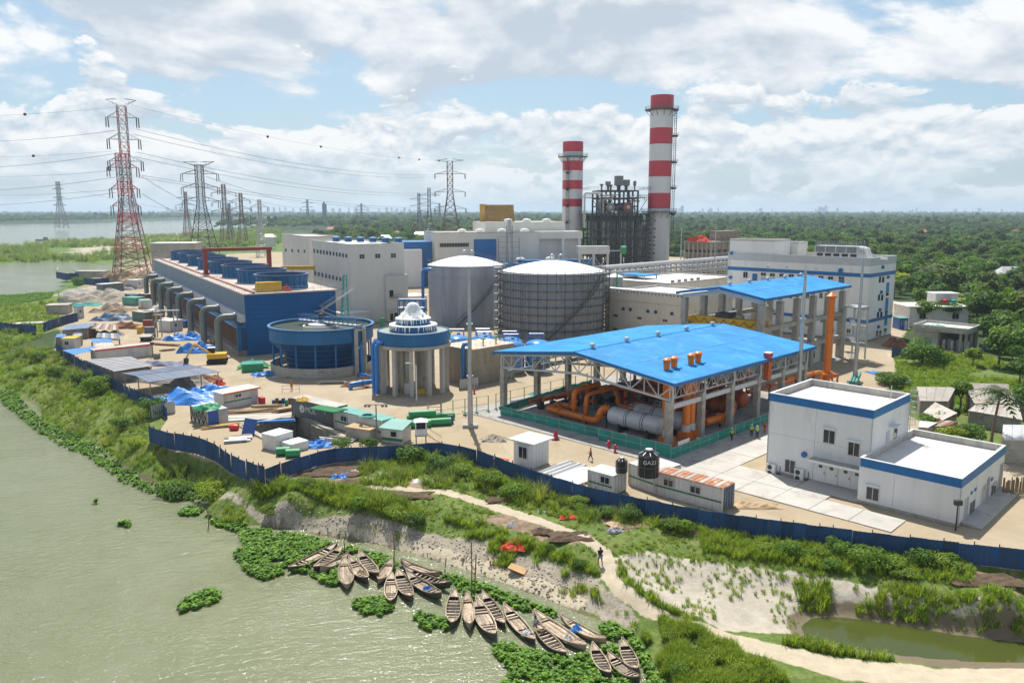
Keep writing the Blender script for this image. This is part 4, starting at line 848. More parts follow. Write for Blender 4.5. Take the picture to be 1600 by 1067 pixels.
x,y = adv(adv(f,135,L_*.55),45,1.5);drape('red_sheet','red and white tarpaulin draped over the roof edge of the raw brick building','tarpaulin',x,y,zt,5,L_*.8,2.4,'redcloth',45)
# ================================================================== STACKS
def stack(px,Y,wtop,rows,label,pl,base_py,lower=None,ladder=1):
 x = XP(px,Y,40);t_ = thing('power_station_stack',label,'chimney',(x,Y));R = wtop/2*(Y*cos(PIT)+2)/FPX
 for (p0,p1,m) in rows:
  z1_,z0_ = ZR(p0,Y),max(0,ZR(p1,Y));b = MB();r0 = R
  b.lathe([(R,z0_),(R,z1_-.12),(R-.04,z1_-.1),(R-.04,z1_)],n=40);b.build({'redpaint': 'red_band','stackwhite': 'white_band','stackbase': 'base_shaft'}[m],M[m],t_,True)
 zt = ZR(rows[0][0],Y);b = MB();b.lathe([(R,zt),(R-.35,zt),(R-.35,zt-5)],n=40);b.build('rim',M['redpaint'],t_)
 for pyp,ext in pl:
  z = ZR(pyp,Y);b = MB();b.lathe([(R+.02,z-.3),(R+ext,z-.1),(R+ext,z+.1),(R+.02,z+.1)],n=40);b.build('platform',M['dsteel'],t_);rail(t_,circ((0,0),R+ext-.1,z+.1,28),1.4,2,'msteel',.05,mids=2)
  b = MB()
  for k in range(12): a = 2*pi*k/12;b.bar(((R+.05)*cos(a),(R+.05)*sin(a),z-2.8),((R+ext-.2)*cos(a),(R+ext-.2)*sin(a),z-.2),.12,4)
  b.build('brackets',M['dsteel'],t_)
 a = radians(-22 if ladder else -118);b = MB();u = Vector((cos(a),sin(a),0));w_ = Vector((-sin(a),cos(a),0));z0_ = 18;z1_ = ZR(pl[0][0],Y)
 for s_ in (-.5,.5): b.bar(u*(R+.7)+w_*s_+Vector((0,0,z0_)),u*(R+.7)+w_*s_+Vector((0,0,z1_)),.07,4)
 for s_ in (-.6,0,.6): b.bar(u*(R+1.6)+w_*s_+Vector((0,0,z0_)),u*(R+1.6)+w_*s_+Vector((0,0,z1_)),.06,4)
 z = z0_
 while z < z1_: b.bar(u*(R+.7)-w_*.5+Vector((0,0,z)),u*(R+.7)+w_*.5+Vector((0,0,z)),.05,4,caps=False);b.tube([u*(R+.7)-w_*.6+Vector((0,0,z)),u*(R+1.6)-w_*.5+Vector((0,0,z)),u*(R+1.6)+w_*.5+Vector((0,0,z)),u*(R+.7)+w_*.6+Vector((0,0,z))],.05,4);z += 1.1
 b.build('caged_ladder',M['dsteel'],t_)
 for k in range(1,5):
  z = z0_+(z1_-z0_)*k/5;b = MB();b.tube([u*(R+.1)+Vector((0,0,z)),u*(R+2.4)+Vector((0,0,z))],.5,4);b.add([tuple(u*(R+.1)-w_*1.2+Vector((0,0,z))),tuple(u*(R+2.6)-w_*1.2+Vector((0,0,z))),tuple(u*(R+2.6)+w_*1.2+Vector((0,0,z))),tuple(u*(R+.1)+w_*1.2+Vector((0,0,z)))],[(0,1,2,3)]);b.build('ladder_platform',M['dsteel'],t_)
  rail(t_,[u*(R+.2)-w_*1.2+Vector((0,0,z)),u*(R+2.6)-w_*1.2+Vector((0,0,z)),u*(R+2.6)+w_*1.2+Vector((0,0,z)),u*(R+.2)+w_*1.2+Vector((0,0,z))],1.2,1.3,'dsteel',.05)
 return t_,R
t_,R = stack(1030.5,380,35,[(150,171,'redpaint'),(171,201,'stackwhite'),(201,226,'redpaint'),(226,252,'stackwhite'),(252,276.5,'redpaint'),(276.5,302,'stackwhite'),(302,326,'redpaint'),(326,333,'stackwhite'),(333,470,'stackbase')],'taller red and white striped stack beside the dark boiler frame',[(172.5,2.4),(331,3.0)],470)
stack(894.5,390,31.5,[(222,238,'redpaint'),(238,252,'stackwhite'),(252,267,'redpaint'),(267,282,'stackwhite'),(282,296,'redpaint'),(296,311,'stackwhite'),(311,323,'redpaint'),(323,470,'stackwhite')],'shorter red and white striped stack rising behind the turbine hall',[(245.5,2.2)],470,ladder=0)
# ================================================================== HEAT RECOVERY BOILER
Y = 372;f = (XP(925,Y,30),Y);t_ = thing('recovery_boiler','dark steel boiler frame full of pipes with grey silencers on top','boiler',f,8);WX = (1012-925)*Y/FPX;WD = 17;Z = lambda py: ZR(py,Y)
zb,zm,zt = 2.0,Z(335),Z(298)
for i in range(7):
 for j in range(3):
  b = MB();x = WX*i/6;y = WD*j/2;b.box(x-.35,y-.35,0,x+.35,y+.35,zt if 0 < i < 6 else zm);b.build('column',M['dsteel'],t_)
for k,z in enumerate(list(np.linspace(6,zm-3,6))+[zm,zm+3.6,zm+7.2,zt]):
 b = MB()
 x0,x1 = (0,WX) if z < zm+1 else (WX/6,WX*5/6)
 for j in range(3): b.box(x0-.3,WD*j/2-.25,z-.3,x1+.3,WD*j/2+.25,z+.3)
 for i in range(7) if z < zm+1 else range(1,6): b.box(WX*i/6-.25,-.3,z-.28,WX*i/6+.25,WD+.3,z+.28)
 b.build('floor_beams',M['dsteel'],t_)
b = MB()
for i in range(6):
 for z0_,z1_ in ((6,14),(14,zm-4),(zm,zm+7)): b.bar((WX*i/6,-.1,z0_ if i % 2 else z1_),(WX*(i+1)/6,-.1,z1_ if i % 2 else z0_),.16,4)
b.build('braces',M['dsteel'],t_)
for i in range(3):
 b = MB();x0 = 2.2+i*WX/3;b.box(x0,6,5,x0+WX/3-4,WD-3,zm-3.4);b.build('casing',M['dsteel'],t_)
boxo(t_,'header_box','dsteel',1,1.5,zm-3.4,WX-1,WD-1,zm-.5)
for k in range(26): b = MB();x = .8+k*(WX-1.6)/25;r = .14+.12*((k*7) % 3);b.tube([(x,1.2+.5*(k % 3),3),(x,1.2+.5*(k % 3),zm-3.2)],r,6);b.build('riser_pipe',M['galv' if k % 4 == 0 else 'msteel'],t_,True)
for z,ext in ((zm,3.2),(zt,1.4),(zm-11,.9),(zm+7.2,.8)):
 boxo(t_,'platform','msteel',-ext,-ext,z+.31,WX+ext,WD+1,z+.42) if z != zt else b.box(-ext-1,-ext,z+.31,WX+ext,WD+1,z+.5);rail(t_,[(-ext,WD,z+.4),(-ext,-ext,z+.4),(WX+ext,-ext,z+.4),(WX+ext,WD,z+.4)],1.3,1.8,'msteel',.06)
for px,r in ((953,2.0),(981,2.2)):
 x = (px-925)*Y/FPX;b = MB();zc = Z(324);b.tube([(x,-1.5,zc),(x,WD-2,zc)],r,16);b.build('steam_drum',M['rust' if px > 960 else 'msteel'],t_,True);b = MB();b.lathe([(0.01,0),(r*.55,.15),(r*.8,.6),(r*.82,.8)],n=14);e_ = b.build('drum_end',M['galv'],t_,True);e_.location = (x,-1.6,zc);e_.rotation_euler = (-pi/2,0,0)
for p0,p1,py,dp in ((941,946,287,4),(950.5,957.5,283,4),(958,964,288,7),(966,977.5,274,4),(980,989,280,5),(994.5,998.5,282,4)):
 x0,x1 = (p0-925)*Y/FPX,(p1-925)*Y/FPX;w_ = x1-x0;boxo(t_,'silencer','msteel',x0,dp,zt+2.5,x1,dp+w_,Z(py));b = MB();b.lathe([(w_*.25,zt),(w_*.25,zt+2),(w_*.48,zt+2.6)],((x0+x1)/2,dp+w_/2),10);b.build('silencer_neck',M['dsteel'],t_)
r_ = random.Random(4)
for k in range(30):
 x,y,z = r_.uniform(3,WX-4),r_.uniform(-.8,6),r_.uniform(zm+.5,zm+9);b = MB();d = r_.uniform(2,6);b.tube([(x,y,zm+.4),(x,y,z),(min(WX,x+d),y,z),(min(WX,x+d),y,z+r_.uniform(-1.5,2.5))],r_.uniform(.18,.42),6);b.build('pipe',M[r_.choice(['galv','msteel','rust','lsteel'])],t_,True)
b = MB();b.tube([(-3.6,0,zm-6),(-3.6,0,zm+9.2),(-3.2,0,zm+9.6),(5,0,zm+9.6)],.45,8);b.build('pipe',M['lsteel'],t_,True)
b = MB()
for k in range(13): z = 4+k*1.9;b.box(WX+1.0+(k % 2)*.4,-1,z,WX+4.6,1.4,z+.18);b.bar((WX+1.2 if k % 2 else WX+4.4,-1,z),(WX+4.4 if k % 2 else WX+1.2,-1,z+1.9),.14,4)
b.build('stair',M['dsteel'],t_)
boxo(t_,'outlet_duct','brick',WX-4.5,2,2,WX+2,WD-3,zm-5)
Y2 = 330;x = XP(928,Y2,12);zc = ZR(391,Y2);t_ = thing('air_duct','pale grey raised inlet duct on braced legs before the dark boiler','duct',(x,Y2),8);wd = (955-905)*Y2/FPX;boxo(t_,'duct','lsteel',-wd/2,0,zc-1.6,wd/2,5,zc+1.6)
for k in (-.45,.0,.45):
 boxo(t_,'leg','lsteel',wd*k-.4,.2,0,wd*k+.4,1,zc-1.6)
b = MB()
for k in (-.45,0): b.bar((wd*k,.6,4),(wd*(k+.45),.6,zc-1.8),.12,4);b.bar((wd*(k+.45),.6,4),(wd*k,.6,zc-1.8),.12,4)
b.build('cross_brace',M['lsteel'],t_);b = MB();b.tube([(wd*.5+5,1,zc),(wd*.5+7,1,zc)],1.7,14);b.build('green_fan_housing',M['green'],t_);b = MB();b.box(wd*.5,.8,zc-.5,wd*.5+5.2,1.4,zc-.2);b.box(wd*.5+4.8,.8,0,wd*.5+5.4,1.4,zc-.4);b.build('walkway',M['galv'],t_)
# ================================================================== TURBINE HALL
Y = 330;f = (XP(679,Y,22),Y);B = Bld('turbine_hall','long cream turbine hall with blue wall panel, below the shorter stack',f,16);o = B.o;zt = ZR(363.5,Y);X_ = hit(f,16,842,zt);D_ = 26
shell(o,0,0,X_,D_,zt,.4,'cream');b = MB();X2 = hit(f,16,910,zt);b.box(X_+.01,-.3,zt-3.0,X2,10,zt+.1);b.build('raised_conveyor_box',M['cream'],o)
for x in (X_+11,X2-1.2): boxo(o,'column','stackwhite',x-.6,0,0,x+.6,1.2,zt-3.0)
boxo(o,'recess_wall','cream',X_+.02,3,0,X2,10,zt-3.02)
B.plate('R','blue_wall_panel',758,397,35,46,'bluetrim',d=.2);b_ = B.plate('R','louvre_strip',710,383,46,6,'black',d=.08)
for k in range(11): p_ = B.pt('R',689+k*4.2,383);boxo(o,'slat','msteel',p_[0]-.12,-.16,p_[2]-.8,p_[0]+.12,-.09,p_[2]+.8)
xs = hit(f,16,766,zt);x9 = hit(f,16,893,zt);b = MB();zu = ZR(347,Y+12);b.box(xs,9,zt-.3,x9,D_+6,zu);b.build('upper_hall',M['cream'],o)
for px,yy,z in ((725,4,zt),(753,4,zt),(788,4,zt),(824,4,zt),(808,14,zu),(838,14,zu),(870,14,zu)):
 xx = hit(f,16,px,z);b = MB();b.lathe([(1.7,z),(2.0,z+.5),(1.6,z+1.1),(.1,z+1.4)],(xx,yy),14);b.build('roof_vent',M['tankroof'],o,True)
boxo(o,'blue_annex','bluetrim',-14,6,0,-.02,22,ZR(378,Y+4));boxo(o,'white_annex','stackwhite',-16,2,0,-5,5.9,ZR(390,Y))
boxo(o,'blue_lower_wing','bluetrim',hit(f,16,800,10),-14,0,hit(f,16,912,10),-9,ZR(409,Y-12));boxo(o,'blue_lower_wing','bluetrim',hit(f,16,735,10),-18,0,hit(f,16,800,10),-9.5,ZR(413,Y-12))
for px in (801,846): xx = hit(f,16,px,16);b = MB();z = ZR(409,Y-12);b.lathe([(1.6,z),(1.9,z+.4),(1.5,z+1),(.1,z+1.3)],(xx,-11.5),14);b.build('roof_vent',M['tankroof'],o,True)
t_ = thing('pipe_tower','slim lattice tower of pipes standing against the cream turbine hall','tower',(XP(796,Y-2,12),Y-1));b = MB();zz = ZR(353,Y)
for a in (-4.5,-1.2,1.2,4): b.bar((a,0,0),(a,0,zz-(0 if abs(a) < 2 else 5)),.2,4);b.bar((a,2,0),(a,2,zz-(0 if abs(a) < 2 else 5)),.2,4)
for k in range(11): z = 1+k*2.2;b.bar((-4.5,0,z),(4,0,z),.1,4)
b.build('frame',M['msteel'],t_);b = MB();b.tube([(0,.6,0),(0,.6,zz+2.5)],.8,8);b.build('vent_pipe',M['galv'],t_,True);boxo(t_,'platform','msteel',-1.8,-1,zz-3,1.8,2.5,zz-2.8)
r_ = random.Random(9)
for k in range(7): x = hit(f,16,830+k*13,10);b = MB();h = r_.uniform(4,zt-6);b.tube([(x,-2.2,0),(x,-2.2,h),(x+r_.uniform(3,7),-2.2,h),(x+5,-.4,h)],r_.uniform(.2,.4),6);b.build('wall_pipe',M[r_.choice(['dsteel','msteel','rust'])],o,True)
# yellow filter house
Y = 352;x0 = XP(757,Y,25);zt = ZR(320,Y);zb = ZR(366,Y);w_ = (803-757)*Y/FPX;t_ = thing('filter_house','yellow ribbed air intake house with sloping front above the turbine hall','filter house',(x0,Y));b = MB();b.add([(0,0,zb),(w_+.6,0,zb),(w_*.97,5,zt),(.3,5,zt),(0,9,zb),(w_+.6,9,zb),(w_*.97,9,zt),(.3,9,zt)],[(0,1,2,3),(5,4,7,6),(1,5,6,2),(3,2,6,7),(0,3,7,4)]);b.build('hood',M['yellowdull'],t_)
for k in range(13): u = k/12;b = MB();b.bar((w_*u+.3,-.15,zb),(.3+(w_*.97-.3)*u,4.85,zt),.12,4);b.build('rib',M['rustroof'],t_)
for k in range(1,9): u = k/9;b = MB();b.bar((.3*u,5*u-.12,zb+(zt-zb)*u),(w_+.6-.9*u,5*u-.12,zb+(zt-zb)*u),.07,4);b.build('seam',M['rustroof'],t_)
boxo(t_,'end_frame','yellowdull',-2.2,3,0,.2,9,zt+.3)
# ================================================================== STORAGE TANKS
def stair_on(t_,R,a0,a1,z0,z1,n=34,m='msteel'):
 b = MB();L1 = [];L2 = []
 for k in range(n+1):
  u = k/n;a = a0+(a1-a0)*u;z = z0+(z1-z0)*u;p = Vector((cos(a),sin(a),0));b.add([tuple(p*(R+.05)+Vector((0,0,z))),tuple(p*(R+1.1)+Vector((0,0,z)))]+[tuple(Vector((cos(a+.02),sin(a+.02),0))*(R+1.1)+Vector((0,0,z+.05))),tuple(Vector((cos(a+.02),sin(a+.02),0))*(R+.05)+Vector((0,0,z+.05)))],[(0,1,2,3)]);L1.append(p*(R+1.1)+Vector((0,0,z)));L2.append(p*(R+1.1)+Vector((0,0,z+1.1)))
 for q in (L1,L2): b.tube(q,.07,4)
 L3 = [v-Vector((0,0,.35)) for v in L1];b.tube(L3,.10,4);b.tube([p-(p*Vector((1,1,0))).normalized()*1.0-Vector((0,0,.0)) for p in L3],.08,4)
 for k in range(0,n+1,2): b.bar(L1[k],L2[k],.05,4)
 b.build('spiral_stair',M[m],t_)
def tank(cx,cy,R,H,dome,label,a0,a1):
 t_ = thing('storage_tank',label,'tank',(cx,cy));n = 6
 for k in range(n): b = MB();z0,z1 = H*k/n,H*(k+1)/n-.05;b.lathe([(R,z0),(R,z1),(R-.03,z1+.001),(R-.03,z1+.05)],n=64);b.build('shell_course',M['tank'],t_,True)
 b = MB();b.lathe([(R+.25,H),(R+.25,H+.1),(R,H+.12)]+[(R*(1-u)+.02,H+.12+dome*(1-(1-u)**1.55)) for u in np.linspace(.02,1,9)],n=64);b.build('domed_roof',M['tankroof'],t_,True)
 b = MB();b.lathe([(R+.02,H*.8),(R+.12,H*.8),(R+.12,H*.8+.2),(R+.02,H*.8+.2)],n=64);b.lathe([(R+.02,H-.35),(R+.22,H-.3),(R+.22,H-.05),(R+.02,H)],n=64);b.build('stiffener_rings',M['tank'],t_,True)
 rail(t_,circ((0,0),R+.2,H+.1,44),1.15,1.5,'msteel',.045);stair_on(t_,R,a0,a1,.3,H)
 for dx in (-.8,1.4):
  b = MB();z = H+dome;b.tube([(dx,0,z-.3),(dx,0,z+1.0)]+[(dx+.5-.5*cos(a),0,z+1.0+.5*sin(a)) for a in np.linspace(.3,pi,6)]+[(dx+1.0,0,z+.5)],.2,8);b.build('breather_pipe',M['galv'],t_,True)
 rail(t_,[(.6,-.3,H+dome+.05)]+[(R*u,-R*u*.25,H+dome*(1-u*u)+.15) for u in (.3,.6,.95)],1.1,1.6,'msteel',.045);return t_
tank(-13.2,226,10.5,16.2,2.4,'grey storage tank with white domed roof, left of the scaffolded tank',radians(-100),radians(-15))
t2 = tank(10.7,206.5,13.2,15.9,2.6,'wider grey storage tank wrapped in scaffolding, with white domed roof',radians(-98),radians(-28))
b = MB();Rs = 14.6
for ring,rr in ((0,13.75),(1,Rs)):
 for k in range(40): a = 2*pi*k/40;b.bar((rr*cos(a),rr*sin(a),0),(rr*cos(a),rr*sin(a),16.6),.055,4,caps=False)
 for j in range(1,9): b.tube(circ((0,0),rr,j*1.95,40),.055,4,caps=False)
for k in range(0,40,2):
 a,a2 = 2*pi*k/40,2*pi*(k+1)/40
 for j in range(8): b.bar((Rs*cos(a),Rs*sin(a),j*1.95) if (j+k//2) % 2 else (Rs*cos(a2),Rs*sin(a2),j*1.95),(Rs*cos(a2),Rs*sin(a2),j*1.95+1.95) if (j+k//2) % 2 else (Rs*cos(a),Rs*sin(a),j*1.95+1.95),.035,4,caps=False)
s_ = thing('scaffolding','ring of tube scaffolding with plank decks round the wider tank','scaffold',(10.7,206.5));b.build('tubes',M['dsteel'],s_)
for j in range(1,9): b = MB();z = j*1.95;b.lathe([(13.6,z),(14.5,z),(14.5,z+.16),(13.6,z+.16)],n=40,a0=radians(-200),a1=radians(20));b.build('plank_deck',M['msteel' if j % 3 else 'wood'],s_)
s_ = thing('scaffold_tower','narrow scaffold stair tower in the gap between the two grey tanks','scaffold',(-3.6,203));b = MB()
for a,c_ in ((-1,-.8),(1,-.8),(1,.8),(-1,.8)): b.bar((a,c_,0),(a,c_,17.5),.06,4)
for k in range(14): z = k*1.25;b.bar((-1,-.8,z),(1,-.8,z),.045,4);b.bar((-1,-.8 if k % 2 else .8,z),(1,.8 if k % 2 else -.8,z+1.25),.05,4);b.bar((-1,.8,z),(-1,-.8,z),.045,4)
b.build('frame',M['galv'],s_)
for k in range(8): boxo(s_,'deck','galv',-1,-.8,k*2.2+1.5,1,.8,k*2.2+1.58)
# ================================================================== CLARIFIER (blue bowl on legs)
c = (-37.9,156.8);R = 10.1;t_ = thing('clarifier','round blue clarifier bowl on steel legs inside a concrete ring wall','tank',c)
b = MB();b.lathe([(R,0),(R,1.75),(R-.3,1.75),(R-.3,.25)],n=56);b.build('ring_wall',M['concrete'],t_,True);b = MB();b.lathe([(R-.31,.2),(.02,.24)],n=40);b.build('ring_floor',M['concdark'],t_)
b = MB();b.lathe([(R,6.3),(R,9.0)],n=56);b.lathe([(R-.12,9.0),(R-.12,6.4)],n=56);b.build('bowl_wall',M['bluesteel'],t_,True)
b = MB();b.lathe([(R,6.3),(7.3,3.6),(6.8,1.4),(6.6,.3)],n=56);b.build('cone_bottom',M['bluedark'],t_,True)
for z,r in ((4.9,8.7),(3.9,7.6),(2.9,7.2),(1.9,7.0),(1.1,6.9)): b = MB();b.tube(circ((0,0),r,z,48),.09,5,caps=False);b.build('ring_stiffener',M['bluesteel'],t_)
b = MB();b.lathe([(R+.01,8.9),(R+.25,8.9),(R+.25,9.05),(R-.3,9.05)],n=56);b.build('rim',M['bluesteel'],t_,True);b = MB();b.lathe([(R+.01,8.55),(R+.1,8.55),(R+.1,8.65),(R+.01,8.65)],n=56);b.build('stiffener',M['bluesteel'],t_)
b = MB();b.lathe([(R-.15,8.45),(.02,8.45)],n=48);b.build('water',mat('tank_water',(.12,.14,.09),.08,var=.15),t_)
b = MB();b.lathe([(3.6,8.3),(3.6,8.75),(3.35,8.75),(3.35,8.3)],n=32);b.build('inner_launder',M['cw'],t_);b = MB();b.lathe([(2.6,8.3),(2.6,9.0),(1.0,9.3),(.3,10.2)],n=24);b.build('centre_well',M['lsteel'],t_)
for k in range(16):
 a = 2*pi*k/16+.1;b = MB();b.bar(((R-.5)*cos(a),(R-.5)*sin(a),.2),((R-.5)*cos(a),(R-.5)*sin(a),6.5),.19,6);b.build('leg',M['bluesteel'],t_)
ang = radians(-33);u = Vector((cos(ang),sin(ang),0));w_ = Vector((-sin(ang),cos(ang),0))
for s_ in (-.7,.7):
 b = MB();b.bar(u*-6+w_*s_+Vector((0,0,9.3)),u*R*1.02+w_*s_+Vector((0,0,9.3)),.16,4);b.bar(u*-6+w_*s_+Vector((0,0,10.5)),u*R*1.02+w_*s_+Vector((0,0,10.5)),.09,4)
 for k in range(14): p = u*(-6+k*1.25)+w_*s_;b.bar(p+Vector((0,0,9.3)),p+Vector((0,0,10.5)),.06,4);b.bar(p+Vector((0,0,9.3)),p+u*1.25+Vector((0,0,10.5)),.05,4)
 b.build('bridge_truss',M['bluesteel'],t_)
b = MB();p0 = u*-6;p1 = u*R*1.02;b.add([tuple(p0-w_*.7+Vector((0,0,9.48))),tuple(p1-w_*.7+Vector((0,0,9.48))),tuple(p1+w_*.7+Vector((0,0,9.48))),tuple(p0+w_*.7+Vector((0,0,9.48)))],[(0,1,2,3)]);b.build('bridge_deck',M['galv'],t_)
b = MB();b.lathe([(.6,9.5),(.6,10.9),(.3,11.2)],n=10,cap=True);b.build('drive_motor',M['dsteel'],t_)
for k in (-1.1,1.1):
 q = u*(R+.3)+w_*k;boxo(t_,'concrete_post','concrete',q.x-.32,q.y-.32,0,q.x+.32,q.y+.32,8.9)
for z in (5.2,8.6): b = MB();b.bar(u*(R+.3)-w_*1.1+Vector((0,0,z)),u*(R+.3)+w_*1.1+Vector((0,0,z)),.3,4);b.build('concrete_tie',M['concrete'],t_)
b = MB();q = u*(R+.35);b.tube([q+Vector((0,0,0.3)),q+Vector((0,0,6))],.42,10);b.build('overflow_pipe',M['bluepipe'],t_,True)
# ================================================================== CASCADE AERATOR
c = (-17.2,137.3);R = 6.25;t_ = thing('cascade_aerator','blue round basin with white tiered water cascade on tall concrete columns','aerator',c)
for k in range(12): a = 2*pi*k/12+.05;b = MB();b.cbox((R-.45)*cos(a),(R-.45)*sin(a),4.0,.66,.66,8.0,a);b.build('column',M['slab'],t_)
for k in range(6): a = 2*pi*k/6+.3;b = MB();b.cbox(2.9*cos(a),2.9*sin(a),4.0,.8,.8,8.0,a);b.build('column',M['concrete'],t_)
b = MB();b.lathe([(R+.25,8.0),(R+.25,8.55),(.05,8.55)],n=56);b.lathe([(.05,8.0),(R+.25,8.0)],n=56);b.build('deck_slab',M['concrete'],t_,True)
b = MB();b.lathe([(R-.05,8.56),(R,8.6),(R,10.75),(R-.15,10.8),(R-.25,10.75),(R-.25,10)],n=64);b.build('basin_wall',M['bluesteel'],t_,True);b = MB();b.lathe([(R-.24,10.62),(3.5,10.62)],n=48);b.build('basin_water',mat('basin_water',(.34,.36,.31),.15,var=.15,vs=1.5),t_)
foam = mat('white_falling_water',(.78,.80,.80),.6,var=.12,vs=3,bump=.8,bs=6,streak=True)
for r,z0,z1 in ((4.05,10.3,11.65),(2.95,11.3,12.75)): b = MB();b.lathe([(r,z0),(r,z1),(r*.6,z1)],n=40);b.build('cascade_tray',M['bluesteel'],t_,True)
r_ = random.Random(3)
for r,z0,z1 in ((4.12,10.6,11.7),(3.02,11.7,12.8)):
 b = MB()
 for k in range(int(70*r/3)):
  a = r_.uniform(0,2*pi);w_ = r_.uniform(.01,.035);dz = r_.uniform(.45,1);top = z1+.04;bt = z1-(z1-z0)*dz;q = [(rr*cos(aa),rr*sin(aa),zz) for rr,aa,zz in ((r-.25,a-w_,top),(r-.25,a+w_,top),(r+.06,a-w_,top-.12),(r+.06,a+w_,top-.12),(r+.16,a-w_*.4,bt),(r+.16,a+w_*.4,bt))];b.add(q,[(0,2,3,1),(2,4,5,3)])
 o_ = b.build('water_strands',foam,t_);o_['kind'] = 'stuff'
 b = MB();b.lathe([(r-.9,z1+.06),(r+.02,z1+.03),(r+.07,z1-.12)],n=48);b.build('water_lip',foam,t_,True)
b = MB();n = 40;prof = [(2.75,12.78),(2.35,13.05),(1.9,13.55),(1.5,14.0),(1.15,14.6),(.95,15.0),(.75,15.25),(.35,15.42),(.02,15.45)];vs_ = []
for r,z in prof:
 for j in range(n): a = 2*pi*j/n;rr = r*(1+.09*sin(7*a+z*5)+.06*sin(17*a-z*9));vs_.append((rr*cos(a),rr*sin(a),z+.05*sin(11*a)))
b.add(vs_,[(i*n+j,i*n+(j+1) % n,(i+1)*n+(j+1) % n,(i+1)*n+j) for i in range(len(prof)-1) for j in range(n)]);b.build('water_cone',foam,t_,True)
for dx,dy,r in ((-6.6,-3.2,.32),(-5.8,-4.4,.36),(-6.9,-1.2,.3)): b = MB();b.tube([(dx,dy,0.2),(dx,dy,8.2),(dx+.3,dy+.15,8.9),(dx+1.4,dy+.7,9.1)],r,10);b.build('riser_pipe',M['bluepipe'],t_,True)
# ================================================================== SAND FILTER BLOCK WITH BLUE PRESSURE DOMES
f = G(736.5,603);B = Bld('sand_filter','tan concrete filter block with railed flat top right of the aerator',f,45,'tank');o = B.o;zt = ZR(547.5,f[1]);L_ = hit(f,135,690,zt);X_ = hit(f,45,803,zt)
nx_,nz_ = 8,5
for side,LL in (('L',L_),('R',X_)): panels(o,side,(0,0),[LL*k/nx_ for k in range(nx_+1)],[zt*k/nz_ for k in range(nz_+1)],'brickw',.06,.03,'wall_block')
boxo(o,'core','brickw',.01,.01,0,X_,L_,zt-.02);b = MB();b.box(-.1,-.1,zt-.015,X_+.1,L_+.1,zt+.12);b.build('top_slab',mat('stained_top_slab',(.58,.52,.42),.9,var=.1,vs=.3,stain=(.45,.26,.13),sf=.4),o)
rail(o,[(0,0,zt+.12),(X_,0,zt+.12),(X_,L_,zt+.12),(0,L_,zt+.12)],1.0,1.1,'galv',.025,close=True)
for px,py in ((755,541),(775,537),(703,530)):
 x,y = G(px,py,zt);q = Vector((x-f[0],y-f[1]));xl = (q.x+q.y)*.7071;yl = (q.y-q.x)*.7071;b = MB();b.tube([(xl,yl,zt),(xl,yl,zt+1.3)],.12,8);b.box(xl-.35,yl-.35,zt+1.3,xl+.35,yl+.35,zt+1.5);b.build('green_valve_stand',M['green'],o)
for k in range(2): b = MB();x0 = X_*.72;b.bar((x0,-1.0-k*.02-.9*k,.1),(x0+3.2,-1.0-.9*k,zt-.2),.07,4);b.bar((x0,-1-.9*k,1.1),(x0+3.2,-1-.9*k,zt+.8),.04,4);b.build('stair_stringer',M['galv'],o)
b = MB();p_ = B.pt('L',727,570);b.tube([(-.5,p_[1],.3),(-.5,p_[1],zt+.5),(-.3,p_[1],zt+.9),(1.2,p_[1],zt+.9)],.38,10);b.build('blue_pipe',M['bluepipe'],o,True)
for k in range(6):
 px,py = 714+k*21.5,525.5+k*2.1;z = 6.0 if k < 5 else 6;x,y = G(px,py,z);back = k % 2;x,y = (x,y) if not back else adv((x,y),45,3.4)
 t_ = thing('pressure_filter','glossy blue domed pressure vessel, %s from the left in the row behind the filter block' % ['first','second','third','fourth','fifth','sixth'][k],'tank',(x,y),0,'blue domed vessels behind the filter block');b = MB();b.lathe([(2.45,.8),(2.45,5.3)]+[(2.45*cos(a),5.3+1.0*sin(a)) for a in np.linspace(.15,pi/2-.02,7)],n=28);b.build('vessel',M['bluedome'],t_,True)
 b = MB();b.tube([(0,2.3,5.6),(0,2.6,6.2),(.3,3,6.2),(.3,3.2,5),(.3,3.2,1)],.2,8);b.build('pipe',M['bluepipe'],t_,True);b = MB();b.tube([(-1.6,2.9,5),(-1.6,2.9,7.0),(1.2,2.9,7.0),(1.2,2.9,5)],.17,6);b.build('pipe_arch',M['bluepipe'],t_,True)
 for a in (.6,2.2,3.8,5.4): b = MB();b.bar((1.7*cos(a),1.7*sin(a),0),(1.7*cos(a),1.7*sin(a),1.2),.15,4);b.build('leg',M['bluesteel'],t_)
# ================================================================== WHITE WATER-TREATMENT BUILDINGS
f = G(550,506);B = Bld('water_treatment_building','tall cream building with rows of small square windows behind the cooling tower',f,30);o = B.o;zt = ZR(382,f[1]);L_ = hit(f,120,488,zt);X_ = hit(f,30,631,zt)
shell(o,0,0,X_,L_,zt,.35,'cream');panels(o,'L',(0,0),[L_*k/5 for k in range(6)],[.2,zt*.5,zt-.1],'cream',.04,.03);panels(o,'R',(0,0),[X_*k/4 for k in range(5)],[.2,zt*.5,zt-.1],'cream',.04,.03)
for k in range(11): px = 491.5+k*5.0;B.win('L',px,392+k*.78,2.6,6,n=1)
for k in range(8): B.win('L',493+k*5.6,427+k*1.35,2.8,6,n=1)
for px,py in ((565.5,401),(590,400),(614.5,399.5)): B.win('R',px,py,8,6.5,n=2,rows=2)
for k in range(6): px = 531+k*10;x = hit(f,30,px,zt);b = MB();b.lathe([(1.1,zt-.1),(1.1,zt+.9),(1.5,zt+1.0),(1.5,zt+1.2),(.1,zt+1.5)],(4.5+k*2.6,L_*.72-k*3.6),14);b.build('roof_fan',M['bluesteel'],o,True)
